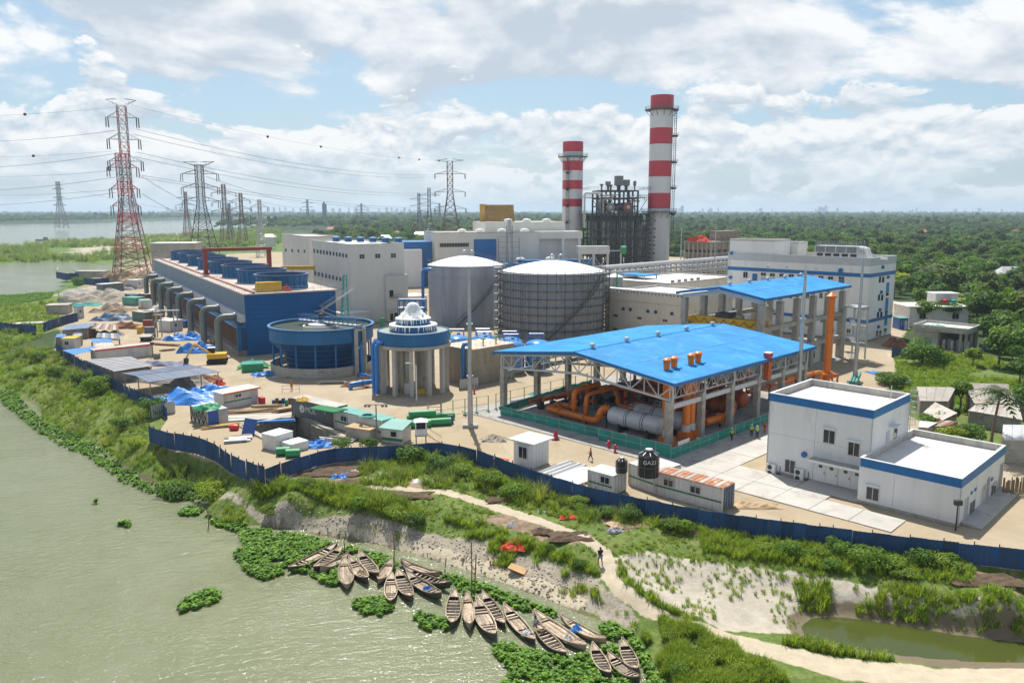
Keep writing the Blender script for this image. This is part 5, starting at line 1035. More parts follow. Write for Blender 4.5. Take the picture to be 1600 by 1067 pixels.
x,y = XP(482,292,18),292;zt = ZR(369.5,292);B = Bld('rear_treatment_building','plain cream hall standing farther back, left of the windowed building',(x,y),30);o = B.o;f = (x,y);L_ = hit(f,120,440,zt);X_ = hit(f,30,528,zt);shell(o,0,0,X_,L_,zt,.35,'cream');panels(o,'L',(0,0),[0,L_*.5,L_],[.2,zt*.62,zt-.1],'cream',.04,.04)
for k in range(4): B.win('L',447+k*9.8,391+k*.6,2.6,4.6,n=1)
f = G(605,503);B = Bld('pump_building','smaller cream building with outside stair and upper door, in front of the windowed one',f,38);o = B.o;zt = ZR(431,f[1]);L_ = hit(f,128,565,zt);X_ = hit(f,38,637,zt);shell(o,0,0,X_,L_,zt,.35,'cream');panels(o,'L',(0,0),[0,L_*.5,L_],[.2,3.6,zt-.1],'cream',.04,.04);panels(o,'R',(0,0),[0,X_],[.2,3.6,zt-.1],'cream',.04,.04)
for px,py in ((576,454.5),(594,456.5)): B.win('L',px,py,5,6.5)
for px,py in ((569.5,443),(564,439),(577.5,488)): B.win('L',max(px,568),py,3.6,5)
B.plate('R','door',611.5,458.5,6,10,'black');B.plate('R','door',612,495.5,5,11,'black');B.plate('R','door',619,493,6,9,'black')
b = MB();zs = B.pt('R',611,464)[2];b.box(.8,-1.3,zs-.15,3.2,-.06,zs);b.bar((3.2,-1.25,zs),(X_+2,-1.25,zs-3.6),.12,4);b.bar((3.2,-.2,zs),(X_+2,-.2,zs-3.6),.12,4);b.build('outside_stair',M['galv'],o);rail(o,[(.8,-1.3,zs),(3.2,-1.3,zs),(X_+2,-1.3,zs-3.6)],1,.9,'msteel')
boxo(o,'door_canopy','cream',.3,-1.2,3.4,X_-.3,-.05,3.55)
# ================================================================== COOLING TOWER
f = G(387,556);CA = 30.8;B = Bld('cooling_tower','long blue cooling tower with eight fan stacks on its deck and grey-green riser pipes',f,CA,'cooling tower');o = B.o;zt = 13.5;L_ = hit(f,CA+90,241,zt);X_ = hit(f,CA,524,zt)
boxo(o,'casing','bluewall',0,0,0,X_,L_,zt-.3);b = MB();b.box(-.35,-.3,zt-.29,X_+.35,L_+.3,zt);b.build('deck',mat('deck_boards',(.46,.40,.35),.85,var=.12,vs=.2,stain=(.40,.30,.24),sf=.4),o)
for k in range(12): b = MB();z = 1+k*1.0;b.box(.3,-.07,z,X_-.02,-.002,z+.94);b.build('end_wall_sheet',M['bluewall'],o)
nb = 24
for k in range(nb): b = MB();b.box(-.07,L_*k/nb+.03,8.75,-.002,L_*(k+1)/nb-.03,zt-.3);b.build('side_wall_sheet',mat('blue_cladding_sheen',(.085,.155,.27),.38,var=.1,vs=.2),o)  # sky sheen on this long side put into a lighter, greyer base colour
boxo(o,'grey_beam','grey_band',-1.15,.2,7.3,-.01,L_,8.7);boxo(o,'beam_cap','stackwhite',-1.3,.1,8.705,-.01,L_,8.83)
b = MB();b.add([(-.02,.1,7.25),(-2.0,.1,6.3),(-2.0,L_,6.3),(-.02,L_,7.25),(-2.0,.1,6.1),(-2.0,L_,6.1),(-.02,.1,6.1)],[(0,1,2,3),(1,4,5,2),(0,6,4,1)]);b.build('louvre_roof',M['bluesteel'],o)
boxo(o,'basin_wall','concdark',-2.0,.1,0,-.02,L_,1.2);boxo(o,'louvre_backing','bluedark',-1.1,.2,1.2,-.02,L_,6.1)
t0 = hit(adv(f,CA,-5.0),CA+90,342,3);bay = L_/8
sl_ = mat('louvre_slat_brown',(.21,.115,.065),.7,var=.25,vs=.8)
for k in range(8):
 b = MB();n = 20 if k < 4 else 12
 for i in range(n): y = bay*k+.6+(bay-1.2)*i/n;b.box(-1.95,y,1.22,-1.2,y+.12,6.08)
 o_ = b.build('louvre_slats',[sl_,M['bluesteel']],o);o_['kind'] = 'stuff'
 boxo(o,'louvre_pier','bluesteel',-1.98,bay*k-.35,1.2,-1.15,bay*k+.35,6.1)
 y = t0+k*(L_-t0-4)/7.6;b = MB();b.tube([(-5.0,y,0),(-5.0,y,6.9)]+[(-5.0+1.3*(1-cos(a)),y,6.9+1.3*sin(a)) for a in np.linspace(.25,pi/2,5)]+[(-1.15,y,8.2)],.78,14);p_ = b.build('riser_pipe',M['greenpipe'],o,True)
 b = MB();b.tube([(-1.65,y,8.2),(-1.4,y,8.2)],1.0,14);b.tube([(-5,y,.1),(-5,y,.5)],1.05,14);b.tube([(-5,y,5.6),(-5,y,5.75)],.86,14);o_ = b.build('pipe_flanges',M['msteel'],p_);o_['kind'] = 'stuff'
 yc = bay*(k+.5);b = MB();xc = X_*.52;b.lathe([(5.95,zt+.02),(5.65,zt+.8),(5.6,zt+1.8),(5.85,zt+3.1),(5.95,zt+3.2)],(xc,yc),48);s_ = b.build('fan_stack',M['bluesteel'],o,True)
 b = MB();b.lathe([(5.96,zt+3.2),(6.15,zt+3.22),(6.15,zt+3.36),(5.6,zt+3.36),(5.5,zt+2.6),(5.4,zt+.6)],(xc,yc),48);b.build('rim',M['bluedark'],s_,True);b = MB();b.lathe([(5.95,zt+.01),(6.6,zt+.03),(6.6,zt+.15),(5.96,zt+.16)],(xc,yc),40);b.build('base_ring',M['stackwhite'],s_)
 b = MB()
 for i in range(24): a = 2*pi*i/24;b.bar((xc+5.9*cos(a),yc+5.9*sin(a),zt+.1),(xc+5.75*cos(a),yc+5.75*sin(a),zt+1.5),.1,4,caps=False);b.bar((xc+5.75*cos(a),yc+5.75*sin(a),zt+1.5),(xc+5.98*cos(a),yc+5.98*sin(a),zt+3.1),.08,4,caps=False)
 b.build('ribs',M['bluesteel'],s_);b = MB()
 for i in range(8): a = 2*pi*i/8;b.bar((xc,yc,zt+1.9),(xc+5.2*cos(a),yc+5.2*sin(a),zt+2.0),.25,4,w2=.45)
 b.build('fan_blades',M['msteel'],s_)
rail(o,[(0,0,zt),(0,L_,zt)],1.1,2.2,'galv',.035);rail(o,[(0,0,zt),(X_,0,zt),(X_,L_*.7,zt)],1.1,1.6,'galv',.035);rail(o,[(-2.1,.3,1.2),(-2.1,L_,1.2)],1.0,1.8,'galv',.035)
boxo(o,'crane_rail','redgantry',1.8,.1,zt+.0,2.3,L_,zt+.32)
for z0,z1,x0,x1 in ((4.5,9,X_+6,X_-4),(9,zt,X_-4,X_+4)):
 b = MB()
 for yy in (-1.6,-.4): b.bar((x0,yy,z0),(x1,yy,z1),.14,4);b.bar((x0,yy,z0+1),(x1,yy,z1+1),.05,4)
 b.build('stair_flight',M['galv'],o)
boxo(o,'stair_landing','galv',X_-5.4,-1.8,8.9,X_-3.4,-.1,9.05);boxo(o,'small_awning','tarp',X_-8,-1.3,6.6,X_-5,-.12,6.75)
y = hit(adv(f,CA,3.0),CA+90,307,zt);t_ = thing('deck_gantry','red oxide portal gantry spanning the fans on the cooling tower deck','gantry',adv(adv(f,CA,2.05),CA+90,hit(f,CA+90,310,zt)),CA);t_.location.z = zt+.33;g = X_-2.9
for x in (0,g): boxo(t_,'leg','redgantry',x-.55,-.6,0,x+.55,.6,6.3);boxo(t_,'wheel_box','redgantry',x-.7,-1.4,0,x+.7,1.4,.6)
boxo(t_,'beam','redgantry',-.8,-.65,6.31,g+.8,.65,7.2)
x,y = adv(adv(f,CA,3.2),CA+90,2.0);t_ = thing('yellow_cabinet','yellow ribbed equipment box on the near edge of the cooling tower deck','box',(x,y,zt+.01),CA);boxo(t_,'case','yellow',0,0,0,5.4,1.8,2.1)
for k in range(6): boxo(t_,'panel','yellow',.1+k*.88,-.05,.05,.95+k*.88,-.002,2.0)
x,y = adv(adv(f,CA,9.6),CA+90,1.8);drape('red_bundle','small red and blue bundle beside the yellow box on the tower deck','bundle',x,y,zt+.01,2,1.6,1.2,'redcloth',CA)
x,y = XP(537,205,8),205;t_ = thing('mobile_crane_boom','turquoise lattice crane mast standing before the windowed cream building','crane',(x,y));b = MB();zz = ZR(429,205)
for a,c_ in ((-.7,-.7),(.7,-.7),(.7,.7),(-.7,.7)): b.bar((a*1.6,c_*1.6,0),(a*.4+.6,c_*.4,zz),.14,4)
for k in range(12): z = zz*k/12;q = 1.1*(1-k/14);b.bar((-q,-q,z),(q+.2,-q,z+zz/12),.09,4);b.bar((q,-q,z),(-q+.2,-q,z+zz/12),.09,4)
b.build('lattice_mast',M['teal'],t_);boxo(t_,'base','teal',-1.6,-2,0,1.6,2,1.6)
x,y = XP(468,250,16),250;z = ZR(418,250);t_ = thing('yellow_gantry','long yellow overhead gantry beam standing beside the last cooling fan','gantry',(x,y),5);b = MB();w_ = 55*250/FPX/2;b.box(-w_,-.6,z-.7,w_,.6,z+.5);b.build('beam',M['yellow'],t_)
for s_ in (-w_+.5,w_-.5): boxo(t_,'leg','yellow',s_-.3,-.4,0,s_+.3,.4,z-.7)
x,y = XP(265,340,5),345;t_ = thing('grey_shed_hall','plain grey windowless hall behind the far end of the cooling tower','building',(x,y),10);zz = ZR(381,345);boxo(t_,'wall','concrete',-9,0,0,9,14,zz);boxo(t_,'roof','tinlight',-9.3,-.3,zz,9.3,14.3,zz+.3)
# ================================================================== FENCES
def corr(w,h,n,d=.05,t=.02):
 b = MB();vs_ = [];
 for i in range(2*n+1): x = w*i/(2*n)-w/2;y = d/2*(1 if i % 2 else -1);vs_ += [(x,y-t/2,0),(x,y-t/2,h),(x,y+t/2,0),(x,y+t/2,h)]
 fs_ = []
 for i in range(2*n): a = 4*i;fs_ += [(a,a+4,a+5,a+1),(a+2,a+3,a+7,a+6),(a+1,a+5,a+7,a+3)]
 b.add(vs_,fs_);return b
def sheetfence(label,pts,h=2.1,m='fence',w=1.25,gate=None,zoff=-.15):
 t_ = thing('sheet_fence',label,'fence',(*pts[0],0));ox,oy = pts[0];k = 0;sh = memo(('fence',h,m,w),lambda: corr(w,h,4).mesh('fence_panel',M[m]));pm = memo(('fpost',h),lambda: (lambda b: b.box(-.04,.06,-.6,.04,.16,h+.08))(MB()).mesh('fence_post',M['fencepost']))
 for p,q in zip(pts[:-1],pts[1:]):
  L = hypot(q[0]-p[0],q[1]-p[1]);n = max(1,round(L/w));a = atan2(q[1]-p[1],q[0]-p[0])
  for i in range(n):
   u = (i+.5)/n;o_ = link('fence_panel',sh,t_,(p[0]+(q[0]-p[0])*u-ox,p[1]+(q[1]-p[1])*u-oy,zoff+random.uniform(-.05,.05)),a);o_.scale = (L/n/w*1.0,1,1);o_.rotation_euler = (random.uniform(-.03,.03),random.uniform(-.008,.008),a)
   if i % 2 == 0: u = i/n;link('fence_post',pm,t_,(p[0]+(q[0]-p[0])*u-ox,p[1]+(q[1]-p[1])*u-oy,0),a)
 return t_
def curve(pts,n=6):
 P = [Vector(p) for p in pts];out = []
 for i in range(len(P)-1):
  a,b_,c_,d = P[max(i-1,0)],P[i],P[i+1],P[min(i+2,len(P)-1)]
  for k in range(n): u = k/n;out.append(tuple(.5*((2*b_)+(c_-a)*u+(2*a-5*b_+4*c_-d)*u*u+(3*b_-a-3*c_+d)*u**3)))
 return out+[tuple(P[-1])]
sheetfence('dark blue sheet fence curving along the left yard above the reedy bank',curve(FENCE_A,3),2.0);sheetfence('dark blue sheet fence with a pale door panel, around the yard corner by the pit',curve(FENCE_B,3),2.35)
sheetfence('long dark blue sheet fence running from the yard corner to the right edge',curve(FENCE_C,2),1.95,w=1.35)
def gbox(name,label,cat,p0,p1,depth,h,m,group=None):
 "box whose near lower edge runs from pixel p0 to pixel p1 on the ground"
 a,b_ = G(*p0),G(*p1);t_ = thing(name,label,cat,a,degrees(atan2(b_[1]-a[1],b_[0]-a[0])),group);return t_,hypot(b_[0]-a[0],b_[1]-a[1])
def cbody(t_,L,W_,H,m,roof=None,door=True,n=None,z0=.12,dm=None):
 n = n or max(4,int(L/.5));pts = []
 def edge(p,q,k,nrm):
  r_ = []
  for i in range(k):
   for j,d in ((0,0),(.35,0),(.5,1),(.85,1)): u = (i+j)/k;r_.append((p[0]+(q[0]-p[0])*u-nrm[0]*.06*d,p[1]+(q[1]-p[1])*u-nrm[1]*.06*d))
  return r_
 poly = edge((0,0),(L,0),n,(0,-1))+edge((L,0),(L,W_),max(3,int(W_/.5)),(1,0))+edge((L,W_),(0,W_),n,(0,1))+edge((0,W_),(0,0),max(3,int(W_/.5)),(-1,0))
 b = MB();b.prism(poly,z0,H-.1);b.build('body',M[m],t_);boxo(t_,'roof',roof or m,-.04,-.04,H-.1,L+.04,W_+.04,H)
 b = MB();b.box(-.04,-.05,0,L+.04,.05,z0+.05);b.box(-.04,W_-.05,0,L+.04,W_+.05,z0+.05)
 for x in (0,L):
  for y in (0,W_): b.box(x-.07,y-.07,z0,x+.07,y+.07,H-.02)
 b.build('frame',M[m],t_)
 if door:
  for k in range(2):
   b = MB();y0 = .1+k*(W_-.2)/2;b.box(L+.005,y0,z0+.1,L+.05,y0+(W_-.25)/2,H-.2);d = b.build('door',M[dm or m],t_);b = MB()
   for y in (.3,.75): b.tube([(L+.09,y0+y*W_*.45,z0+.15),(L+.09,y0+y*W_*.45,H-.25)],.03,5)
   b.build('lock_rods',M['galv'],d)
def container(label,p0,p1,W_=2.44,H=2.6,m='contgrey',roof=None,group=None,stripe=None,wins=(),dm=None):
 t_,L = gbox('shipping_container',label,'container',p0,p1,W_,H,m,group);cbody(t_,L,W_,H,m,roof,dm=dm)
 if stripe: boxo(t_,'stripe',stripe,0,-.04,.95,L,-.005,1.12)
 for u in wins: window(t_,(L*u,-.01,1.7),0,1.2,.7,2)
 return t_,L
def text(s,size,par,loc,rot,m,name='lettering',ext=.01):
 c_ = bpy.data.curves.new(name,'FONT');c_.body = s;c_.size = size;c_.extrude = ext;c_.align_x = 'CENTER';c_.align_y = 'CENTER';o_ = bpy.data.objects.new(name,c_);COL.objects.link(o_)
 me_ = bpy.data.meshes.new_from_object(o_.evaluated_get(bpy.context.evaluated_depsgraph_get()));bpy.data.objects.remove(o_);me_.materials.clear();me_.materials.append(M[m]);r = link(name,me_,par,loc);r.rotation_euler = rot;return r
def topbox(z,front,left,right):
 f = G(*front,z);l = G(*left,z);r = G(*right,z);return f,degrees(atan2(r[1]-f[1],r[0]-f[0])),hypot(r[0]-f[0],r[1]-f[1]),hypot(l[0]-f[0],l[1]-f[1])
# ---- containers along the right part of the fence
t_,L = container('long white container office with heavily rusted roof, behind the blue fence',(1022,771),(1128,800),2.5,2.6,'contwhite','rustroof',stripe='greenline',wins=(.22,.62),dm='contblue')
for i in range(14): boxo(t_,'roof_sheet','rustroof' if i % 3 else 'tinsheet',L*i/14+.05,.05,2.601,L*(i+1)/14-.05,2.45,2.64)
container('rust-streaked white container carrying the big black water tank',(982,756),(1023,771),4.2,2.55,'contwhite',stripe='greenline');container('short dirty white container with yellowed roof, left of the black tanks',(919,765),(957,776),2.5,2.4,'contwhite','roofwhite',stripe='greenline',wins=(.7,))
def watertank(label,px,py,z,r,h,txt=None):
 x,y = G(px,py,z);t_ = thing('water_tank',label,'water tank',(x,y,z));b = MB();pr = [(r,0)]
 for k in range(4): z0 = h*.8*k/4;pr += [(r,z0+.04),(r*1.02,z0+.08),(r*1.02,z0+h*.17),(r,z0+h*.2)]
 pr += [(r,h*.8),(r*.55,h*.95),(r*.5,h),(.02,h)];b.lathe(pr,n=28);b.build('body',M['black'],t_,True)
 for k in range(8): a = 2*pi*k/8;b = MB();b.bar((r*.4*cos(a),r*.4*sin(a),h*.97),(r*.98*cos(a),r*.98*sin(a),h*.86),.05*r,4);b.build('lid_rib',M['tinlight'],t_)
 b = MB();b.lathe([(r*.36,h),(r*.36,h*1.05),(.02,h*1.08)],n=14);b.build('lid',M['tinlight'],t_)
 if txt: text(txt,r*.55,t_,(-.10*r,-r*1.035,h*.62),(pi/2,0,0),'cw')
 b = MB()
 for k in range(6): a = 2*pi*k/6;b.bar((r*1.08*cos(a),r*1.08*sin(a),0),(r*1.08*cos(a),r*1.08*sin(a),h*.8),.025,4)
 b.tube(circ((0,0),r*1.08,h*.4,18),.025,4);b.build('cage',M['msteel'],t_)
watertank('big black ribbed water tank with white lettering on the rusty container',1013,743,2.56,1.1,2.9,'GAZI');watertank('small black ribbed water tank beside the big lettered one',971,737,2.45,.62,1.6)
# guard cabin
f,dg,X_,L_ = topbox(3.25,(833,692),(805,686),(859,683));t_ = thing('guard_cabin','small white guard cabin with flat roof and one window inside the blue fence','cabin',f,dg);X_ = 3.1;L_ = 3.1
boxo(t_,'wall','white',0,0,0,X_,L_,3.1);boxo(t_,'roof','tankroof',-.5,-.5,3.1,X_+.5,L_+.5,3.28);window(t_,(-.02,L_*.5,1.75),-pi/2,1.3,1.4,2)
for k in range(5): boxo(t_,'wall_sheet','white',X_*k/5+.02,-.03,.1,X_*(k+1)/5-.02,-.002,3.05)
boxo(t_,'name_plate','grey_band',-.06,.6,2.65,-.005,L_-.6,2.95)
for lab,p0,p1,n,m in (('stack of dark and pale steel channels beside the guard cabin',(842,741),(880,727),7,('galv','msteel')),('stack of bright tin profiles on the ground before the dirty white container',(868,750),(908,736),9,('tankroof','tinlight'))):
 a,b_ = G(*p0),G(*p1);t_ = thing('steel_stack',lab,'stack',a,degrees(atan2(b_[1]-a[1],b_[0]-a[0])));L = hypot(b_[0]-a[0],b_[1]-a[1])*1.25
 for i in range(n):
  b = MB();b.box(random.uniform(-.2,.2),-i*.42,.16,L+random.uniform(-.3,.3),-i*.42+.36,.34);b.build('section',M[m[i % 2]],t_)
 for k in (.15,.5,.85): boxo(t_,'bearer','timber',L*k,-n*.42,0,L*k+.15,.4,.155)
# ---- MOL container and the white offices along the pit
t_,L = container('dark grey container with white MOL lettering beside the concrete pit',(457,650),(522,667),2.5,2.9,'contgrey','tinsheet');text('MOL',1.25,t_,(L*.46,-.02,1.55),(pi/2,0,0),'cw');text('V',.9,t_,(L*.80,-.02,1.75),(pi/2,0,0),'grey_band')
b = MB();b.tube([(L*.25,-.005,1.55),(L*.25,-.03,1.55)],.6,18);e = b.build('emblem',M['cw'],t_);b = MB();b.add([(L*.25-.2,-.035,1.2),(L*.25+.1,-.035,1.2),(L*.25+.35,-.035,1.95),(L*.25+.05,-.035,1.6)],[(0,1,2,3)]);b.build('emblem_mark',M['contgrey'],e)
container('white office container with green stripe, next to the lettered grey one',(523,668),(597,687),2.5,2.7,'contwhite','contteal',stripe='greenline',wins=(.22,))
t_ = thing('green_pipe_bundle','bundle of green plastic pipes lying on the lettered container','pipes',(*G(512,640,2.95),2.95),-30)
for i in range(9): b = MB();b.tube([(-2.4,i*.26-1.1,.13),(2.2+.3*(i % 3),i*.26-1.1,.13)],.12,6);b.build('pipe',M['green'],t_)
x,y = G(473,625,2.95);drape('yellow_sack','small yellow heap on the far end of the lettered container','heap',x,y,2.9,1.8,1.6,.5,'yellowcloth',-30);x,y = G(574,651,2.7);t_ = thing('hose_coil','green hose coil lying on the white striped office roof','hose',(x,y,2.72));b = MB()
for r in (1.1,.95,.8): b.tube(circ((0,0),r,.08+(1.1-r)*.4,24),.09,6)
b.build('coil',M['contteal'],t_)
t_,L = gbox('site_cabin','small cabin with blue lean-to roof at the right end of the white office','cabin',(596,690),(629,694),2.5,2.2,'contwhite');boxo(t_,'wall','contwhite',0,0,0,L,2.4,2.0);b = MB();b.add([(-.2,-.3,2.05),(L+.2,-.3,2.05),(L+.2,2.7,2.7),(-.2,2.7,2.7),(-.2,-.3,1.97),(L+.2,-.3,1.97),(L+.2,2.7,2.62),(-.2,2.7,2.62)],[(0,1,2,3),(7,6,5,4),(0,4,5,1),(1,5,6,2),(3,2,6,7),(0,3,7,4)]);b.build('roof',M['contteal'],t_);window(t_,(L*.6,-.02,1.3),0,.9,.7,1);boxo(t_,'stripe','greenline',0,-.03,.3,L,-.003,.7)
t_,L = gbox('brick_store','low grey store with brick top beside the pit, before the white office','hut',(540,684),(578,690),2,1.7,'concrete');boxo(t_,'wall','concrete',0,0,0,L,2,1.5);boxo(t_,'roof','timber',-.1,-.1,1.5,L+.1,2.1,1.65)
# pit
pz = -3.2;t_ = tag(thing('concrete_pit','open rectangular concrete pit in the yard',None),kind='structure');b = MB();pq_ = pit;n = 4
for i in range(4):
 a,c_ = Vector((*pq_[i],0)),Vector((*pq_[(i+1) % 4],0));d = (c_-a).normalized();nr = Vector((-d.y,d.x,0));cen = sum((Vector((*p,0)) for p in pq_),Vector())/4
 if (cen-a).dot(nr) > 0: nr = -nr
 b = MB();L_ = (c_-a).length;k = max(2,int(L_/3.5))
 b.add([tuple(a-d*.5+Vector((0,0,.22))),tuple(c_+d*.5+Vector((0,0,.22))),tuple(c_+d*.5+nr*.75+Vector((0,0,.22))),tuple(a-d*.5+nr*.75+Vector((0,0,.22))),tuple(a-d*.5+nr*.75+Vector((0,0,-.2))),tuple(c_+d*.5+nr*.75+Vector((0,0,-.2)))],[(0,1,2,3),(3,2,5,4)]);b.build('coping',M['concrete'],t_)
 for j in range(k):
  p,q = a.lerp(c_,j/k)+d*.03,a.lerp(c_,(j+1)/k)-d*.03;b = MB();b.add([tuple(p+Vector((0,0,pz))),tuple(q+Vector((0,0,pz))),tuple(q+Vector((0,0,.21))),tuple(p+Vector((0,0,.21))),tuple(p+nr*.25+Vector((0,0,pz))),tuple(q+nr*.25+Vector((0,0,pz))),tuple(q+nr*.25+Vector((0,0,.21))),tuple(p+nr*.25+Vector((0,0,.21)))],[(0,1,2,3),(7,6,5,4),(0,3,7,4),(1,5,6,2)]);b.build('wall_panel',M['concdark'],t_)
b = MB();b.add([(x,y,pz+.02) for x,y in pq_],[(0,1,2,3)]);b.build('pit_floor',M['concdark'],t_);del t_['label']
# yard things around the pit
t_,L = gbox('site_office','white site office with orange roof edge and green stripe in the left yard','cabin',(351,640),(404,629),3,2.8,'contwhite');boxo(t_,'wall','contwhite',0,0,0,L,3,2.5);boxo(t_,'roof','tinlight',-.3,-.3,2.5,L+.3,3.3,2.62);boxo(t_,'roof_edge','orange',-.3,-.36,2.4,L+.3,-.305,2.66);boxo(t_,'stripe','greenline',0,-.03,1.0,L*.8,-.003,1.2);door(t_,(L*.87,-.02,1.15),0,1.0,2.0,'grey_band');window(t_,(L*.4,-.02,1.85),0,1.1,.4,2)
t_,L = gbox('panel_crate','tall crate walled with braced grey panels, rubbish on top, beside the pit','crate',(299,657),(325,667),3.0,2.6,'galv');boxo(t_,'body','galv',0,0,0,L,3.2,2.3)
for k in range(4):
 b = MB();x0,x1 = L*k/4,L*(k+1)/4;b.bar((x0,-.04,.1),(x1,-.04,2.3),.04,4);b.bar((x1,-.04,.1),(x0,-.04,2.3),.04,4);b.bar((x0,-.04,0),(x0,-.04,2.4),.05,4);b.bar((x0,-.04,1.2),(x1,-.04,1.2),.04,4);b.build('brace',M['dsteel'],t_)
boxo(t_,'blue_panel','blueboard',L+.005,.1,.1,L+.04,1.7,2.3)
p_ = G(312,640,2.4);drape('green_heap','crumpled green and white sheets heaped on the braced grey crate','heap',p_[0]+.6,p_[1]+1.2,2.31,3.6,3,.8,'green',20)
gw = G(234,656);sheetfence('short grey corrugated wall joining the two blue fences',[G(236,652),G(274,645)],2.0,'galv')
def heap(name,label,cat,px,py,sx,sy,h,m,deg=0,seed=1,z=0.0): x,y = G(px,py,z);return drape(name,label,cat,x,y,z-.03,sx,sy,h,m,deg,16,seed)
heap('blue_tarpaulin','big crumpled bright blue tarpaulin in front of the open grey shed','tarpaulin',295,624,13,8,1.5,'tarp',-15,2);heap('blue_tarpaulin','blue tarpaulin over a stack beside the white site office','tarpaulin',328,613,8,5,1.3,'tarp',10,3)
heap('blue_tarpaulin','blue tarpaulin over a long low load near the riser pipes, farther one','tarpaulin',291,530,10,5,1.6,'tarp',5,4);heap('blue_tarpaulin','blue tarpaulin over a taller load just before the yellow machine','tarpaulin',309,549,8,5.5,2.1,'tarp',0,5);heap('blue_tarpaulin','small blue tarpaulin at the foot of the clarifier wall','tarpaulin',412,586,4,3,.8,'tarp',30,6)
heap('net_heap','heap of black netting lying on the sandy yard road','heap',200,546,9,6,1.0,'net',0,7);heap('clothes_heap','mixed heap of coloured bundles behind the long white red-edged hut','heap',255,570,10,4,.9,'lungi',-10,8);heap('rubble_heap','small grey heap of rubble on the sand by the lightning mast','heap',772,687,3.6,2.6,.6,'rubble',0,9)
heap('red_bundle','small red bundle under the corner of the grey open shed','bundle',342,601,2.2,1.6,.9,'redcloth',0,10);heap('brown_heap','brown scrap heap beside the clarifier wall, near the blue pipes','heap',556,602,5,3,.8,'rust',0,12);heap('green_net_heap','green netting bundle in a crate near the cooling tower corner','heap',396,574,6,4,1.3,'green',15,13)
t_,L = gbox('blue_board','square blue board leaning on the pit coping','board',(377,679),(391,681),.1,2,'blueboard');b = MB();b.add([(0,0,0),(2.2,0,0),(2.2,.9,2.2),(0,.9,2.2),(0,.08,0),(2.2,.08,0),(2.2,.98,2.2),(0,.98,2.2)],[(0,1,2,3),(7,6,5,4),(0,4,5,1),(1,5,6,2),(2,6,7,3),(3,7,4,0)]);b.build('panel',M['blueboard'],t_)
x,y = G(366,672);t_ = thing('red_drum','red drum lying on its side beside the blue board','drum',(x,y));b = MB();b.tube([(-.6,0,.42),(-.35,0,.42),(-.3,0,.42),(.3,0,.42),(.35,0,.42),(.6,0,.42)],[.4,.4,.43,.43,.4,.4],14);b.build('body',M['red'],t_,True);b = MB();b.lathe([(.33,0),(.33,.02),(.02,.02)],n=12);e = b.build('lid',M['redpaint'],t_);e.location = (.6,0,.42);e.rotation_euler = (0,pi/2,0)
def planks(name,label,cat,px,py,n,L,m,deg,w=.2,z=0.,sp=.28,part='plank'):
 x,y = G(px,py,z);t_ = thing(name,label,cat,(x,y,z),deg)
 for i in range(n): b = MB();dx = random.uniform(-.5,.5);dy = (i % max(2,n//2))*sp+random.uniform(-.08,.08);zz = .05+.16*(i//max(2,n//2));b.cbox(dx,dy,zz+.07,L*random.uniform(.8,1.1),w,.12,random.uniform(-.07,.07));b.build(part,M[m[i % len(m)]],t_)
 return t_
planks('timber_stack','stack of yellow-brown timbers in front of the white site office','timber',385,645,10,9,('timber','wood'),14);planks('timber_stack','scatter of yellow planks between the braced crate and the blue board','timber',346,668,8,5,('timber','yellowcloth'),25);planks('panel_stack','stack of grey and white panels at the near edge of the pit yard','panels',372,690,6,3.4,('galv','cw','wood'),20,.9,sp=1.0,part='panel')
planks('slab_row','long pale concrete slab strip beside the pit, behind the blue board','slab',405,655,2,12,('slab',),14,1.4,sp=1.5,part='slab');planks('steel_scrap','loose scrap lengths on the ground below the clarifier wall','scrap',520,600,7,5,('msteel','rust','cw'),8,.25);planks('plank_litter','red and brown litter of planks beside the lettered container and the store','litter',535,688,9,3.5,('rust','timber','msteel'),-20,.2)
planks('bag_row','rolled blue and white sheet lying along the far pit wall','roll',425,660,3,6,('tarp','cw'),12,.6,sp=.5,part='roll');planks('scrap_row','red sheet and timber scraps behind the fence, left of the guard cabin','scrap',775,722,8,3,('timber','redcloth','galv'),-35,.3)
def crate(name,label,cat,p0,p1,W_,h,m,m2=None):
 t_,L = gbox(name,label,cat,p0,p1,W_,h,m);boxo(t_,'box',m,0,0,0,L,W_,h);boxo(t_,'lid',m2 or m,-.04,-.04,h+.002,L+.04,W_+.04,h+.07);return t_
crate('white_crate','white wrapped crate half covered by a blue sheet at the fence corner','crate',(410,700),(431,705),3,2,'cw');x,y = G(436,700);drape('blue_sheet','blue and white sheet hanging over the white wrapped crate','sheet',x,y+.8,.6,2.6,2.4,1.6,'tarp',20,seed=6);crate('white_crate','flat white crate near the fence, behind the green rolls','crate',(455,708),(482,701),2.2,1.1,'cw','tankroof');x,y = G(494,697);drape('blue_sheet','blue and white sheets spread beside the flat white crate','sheet',x,y,.0,4,2.4,.8,'tarp',10,seed=3)
def roll(label,px,py,L,r,m,deg,z=0.):
 x,y = G(px,py,z);t_ = thing('net_roll',label,'roll',(x,y,z),deg);b = MB();b.tube([(-L/2,0,r),(-L/2+.05,0,r),(L/2-.05,0,r),(L/2,0,r)],[r*.9,r,r,r*.9],14);b.build('roll',M[m],t_,True);b = MB();b.tube([(-L/2-.02,0,r),(L/2+.02,0,r)],r*.3,10);b.build('core',M['dsteel'],t_);return t_
roll('dark green roll lying nearest the fence corner',443,711,1.8,.55,'green',10);roll('dark green roll beside the flat white crate',458,714,1.8,.55,'green',10)
for k,(px,py,L,z) in enumerate([(652,668,4,0),(676,665,5.5,0),(657,658,4,0),(682,656,5.5,0),(660,652,4,.9)]): roll('big green net roll behind the watch booth, %s' % ['front left','front right','back left','back right','top of the pile'][k],px,py,L,.55,'green',14,z)
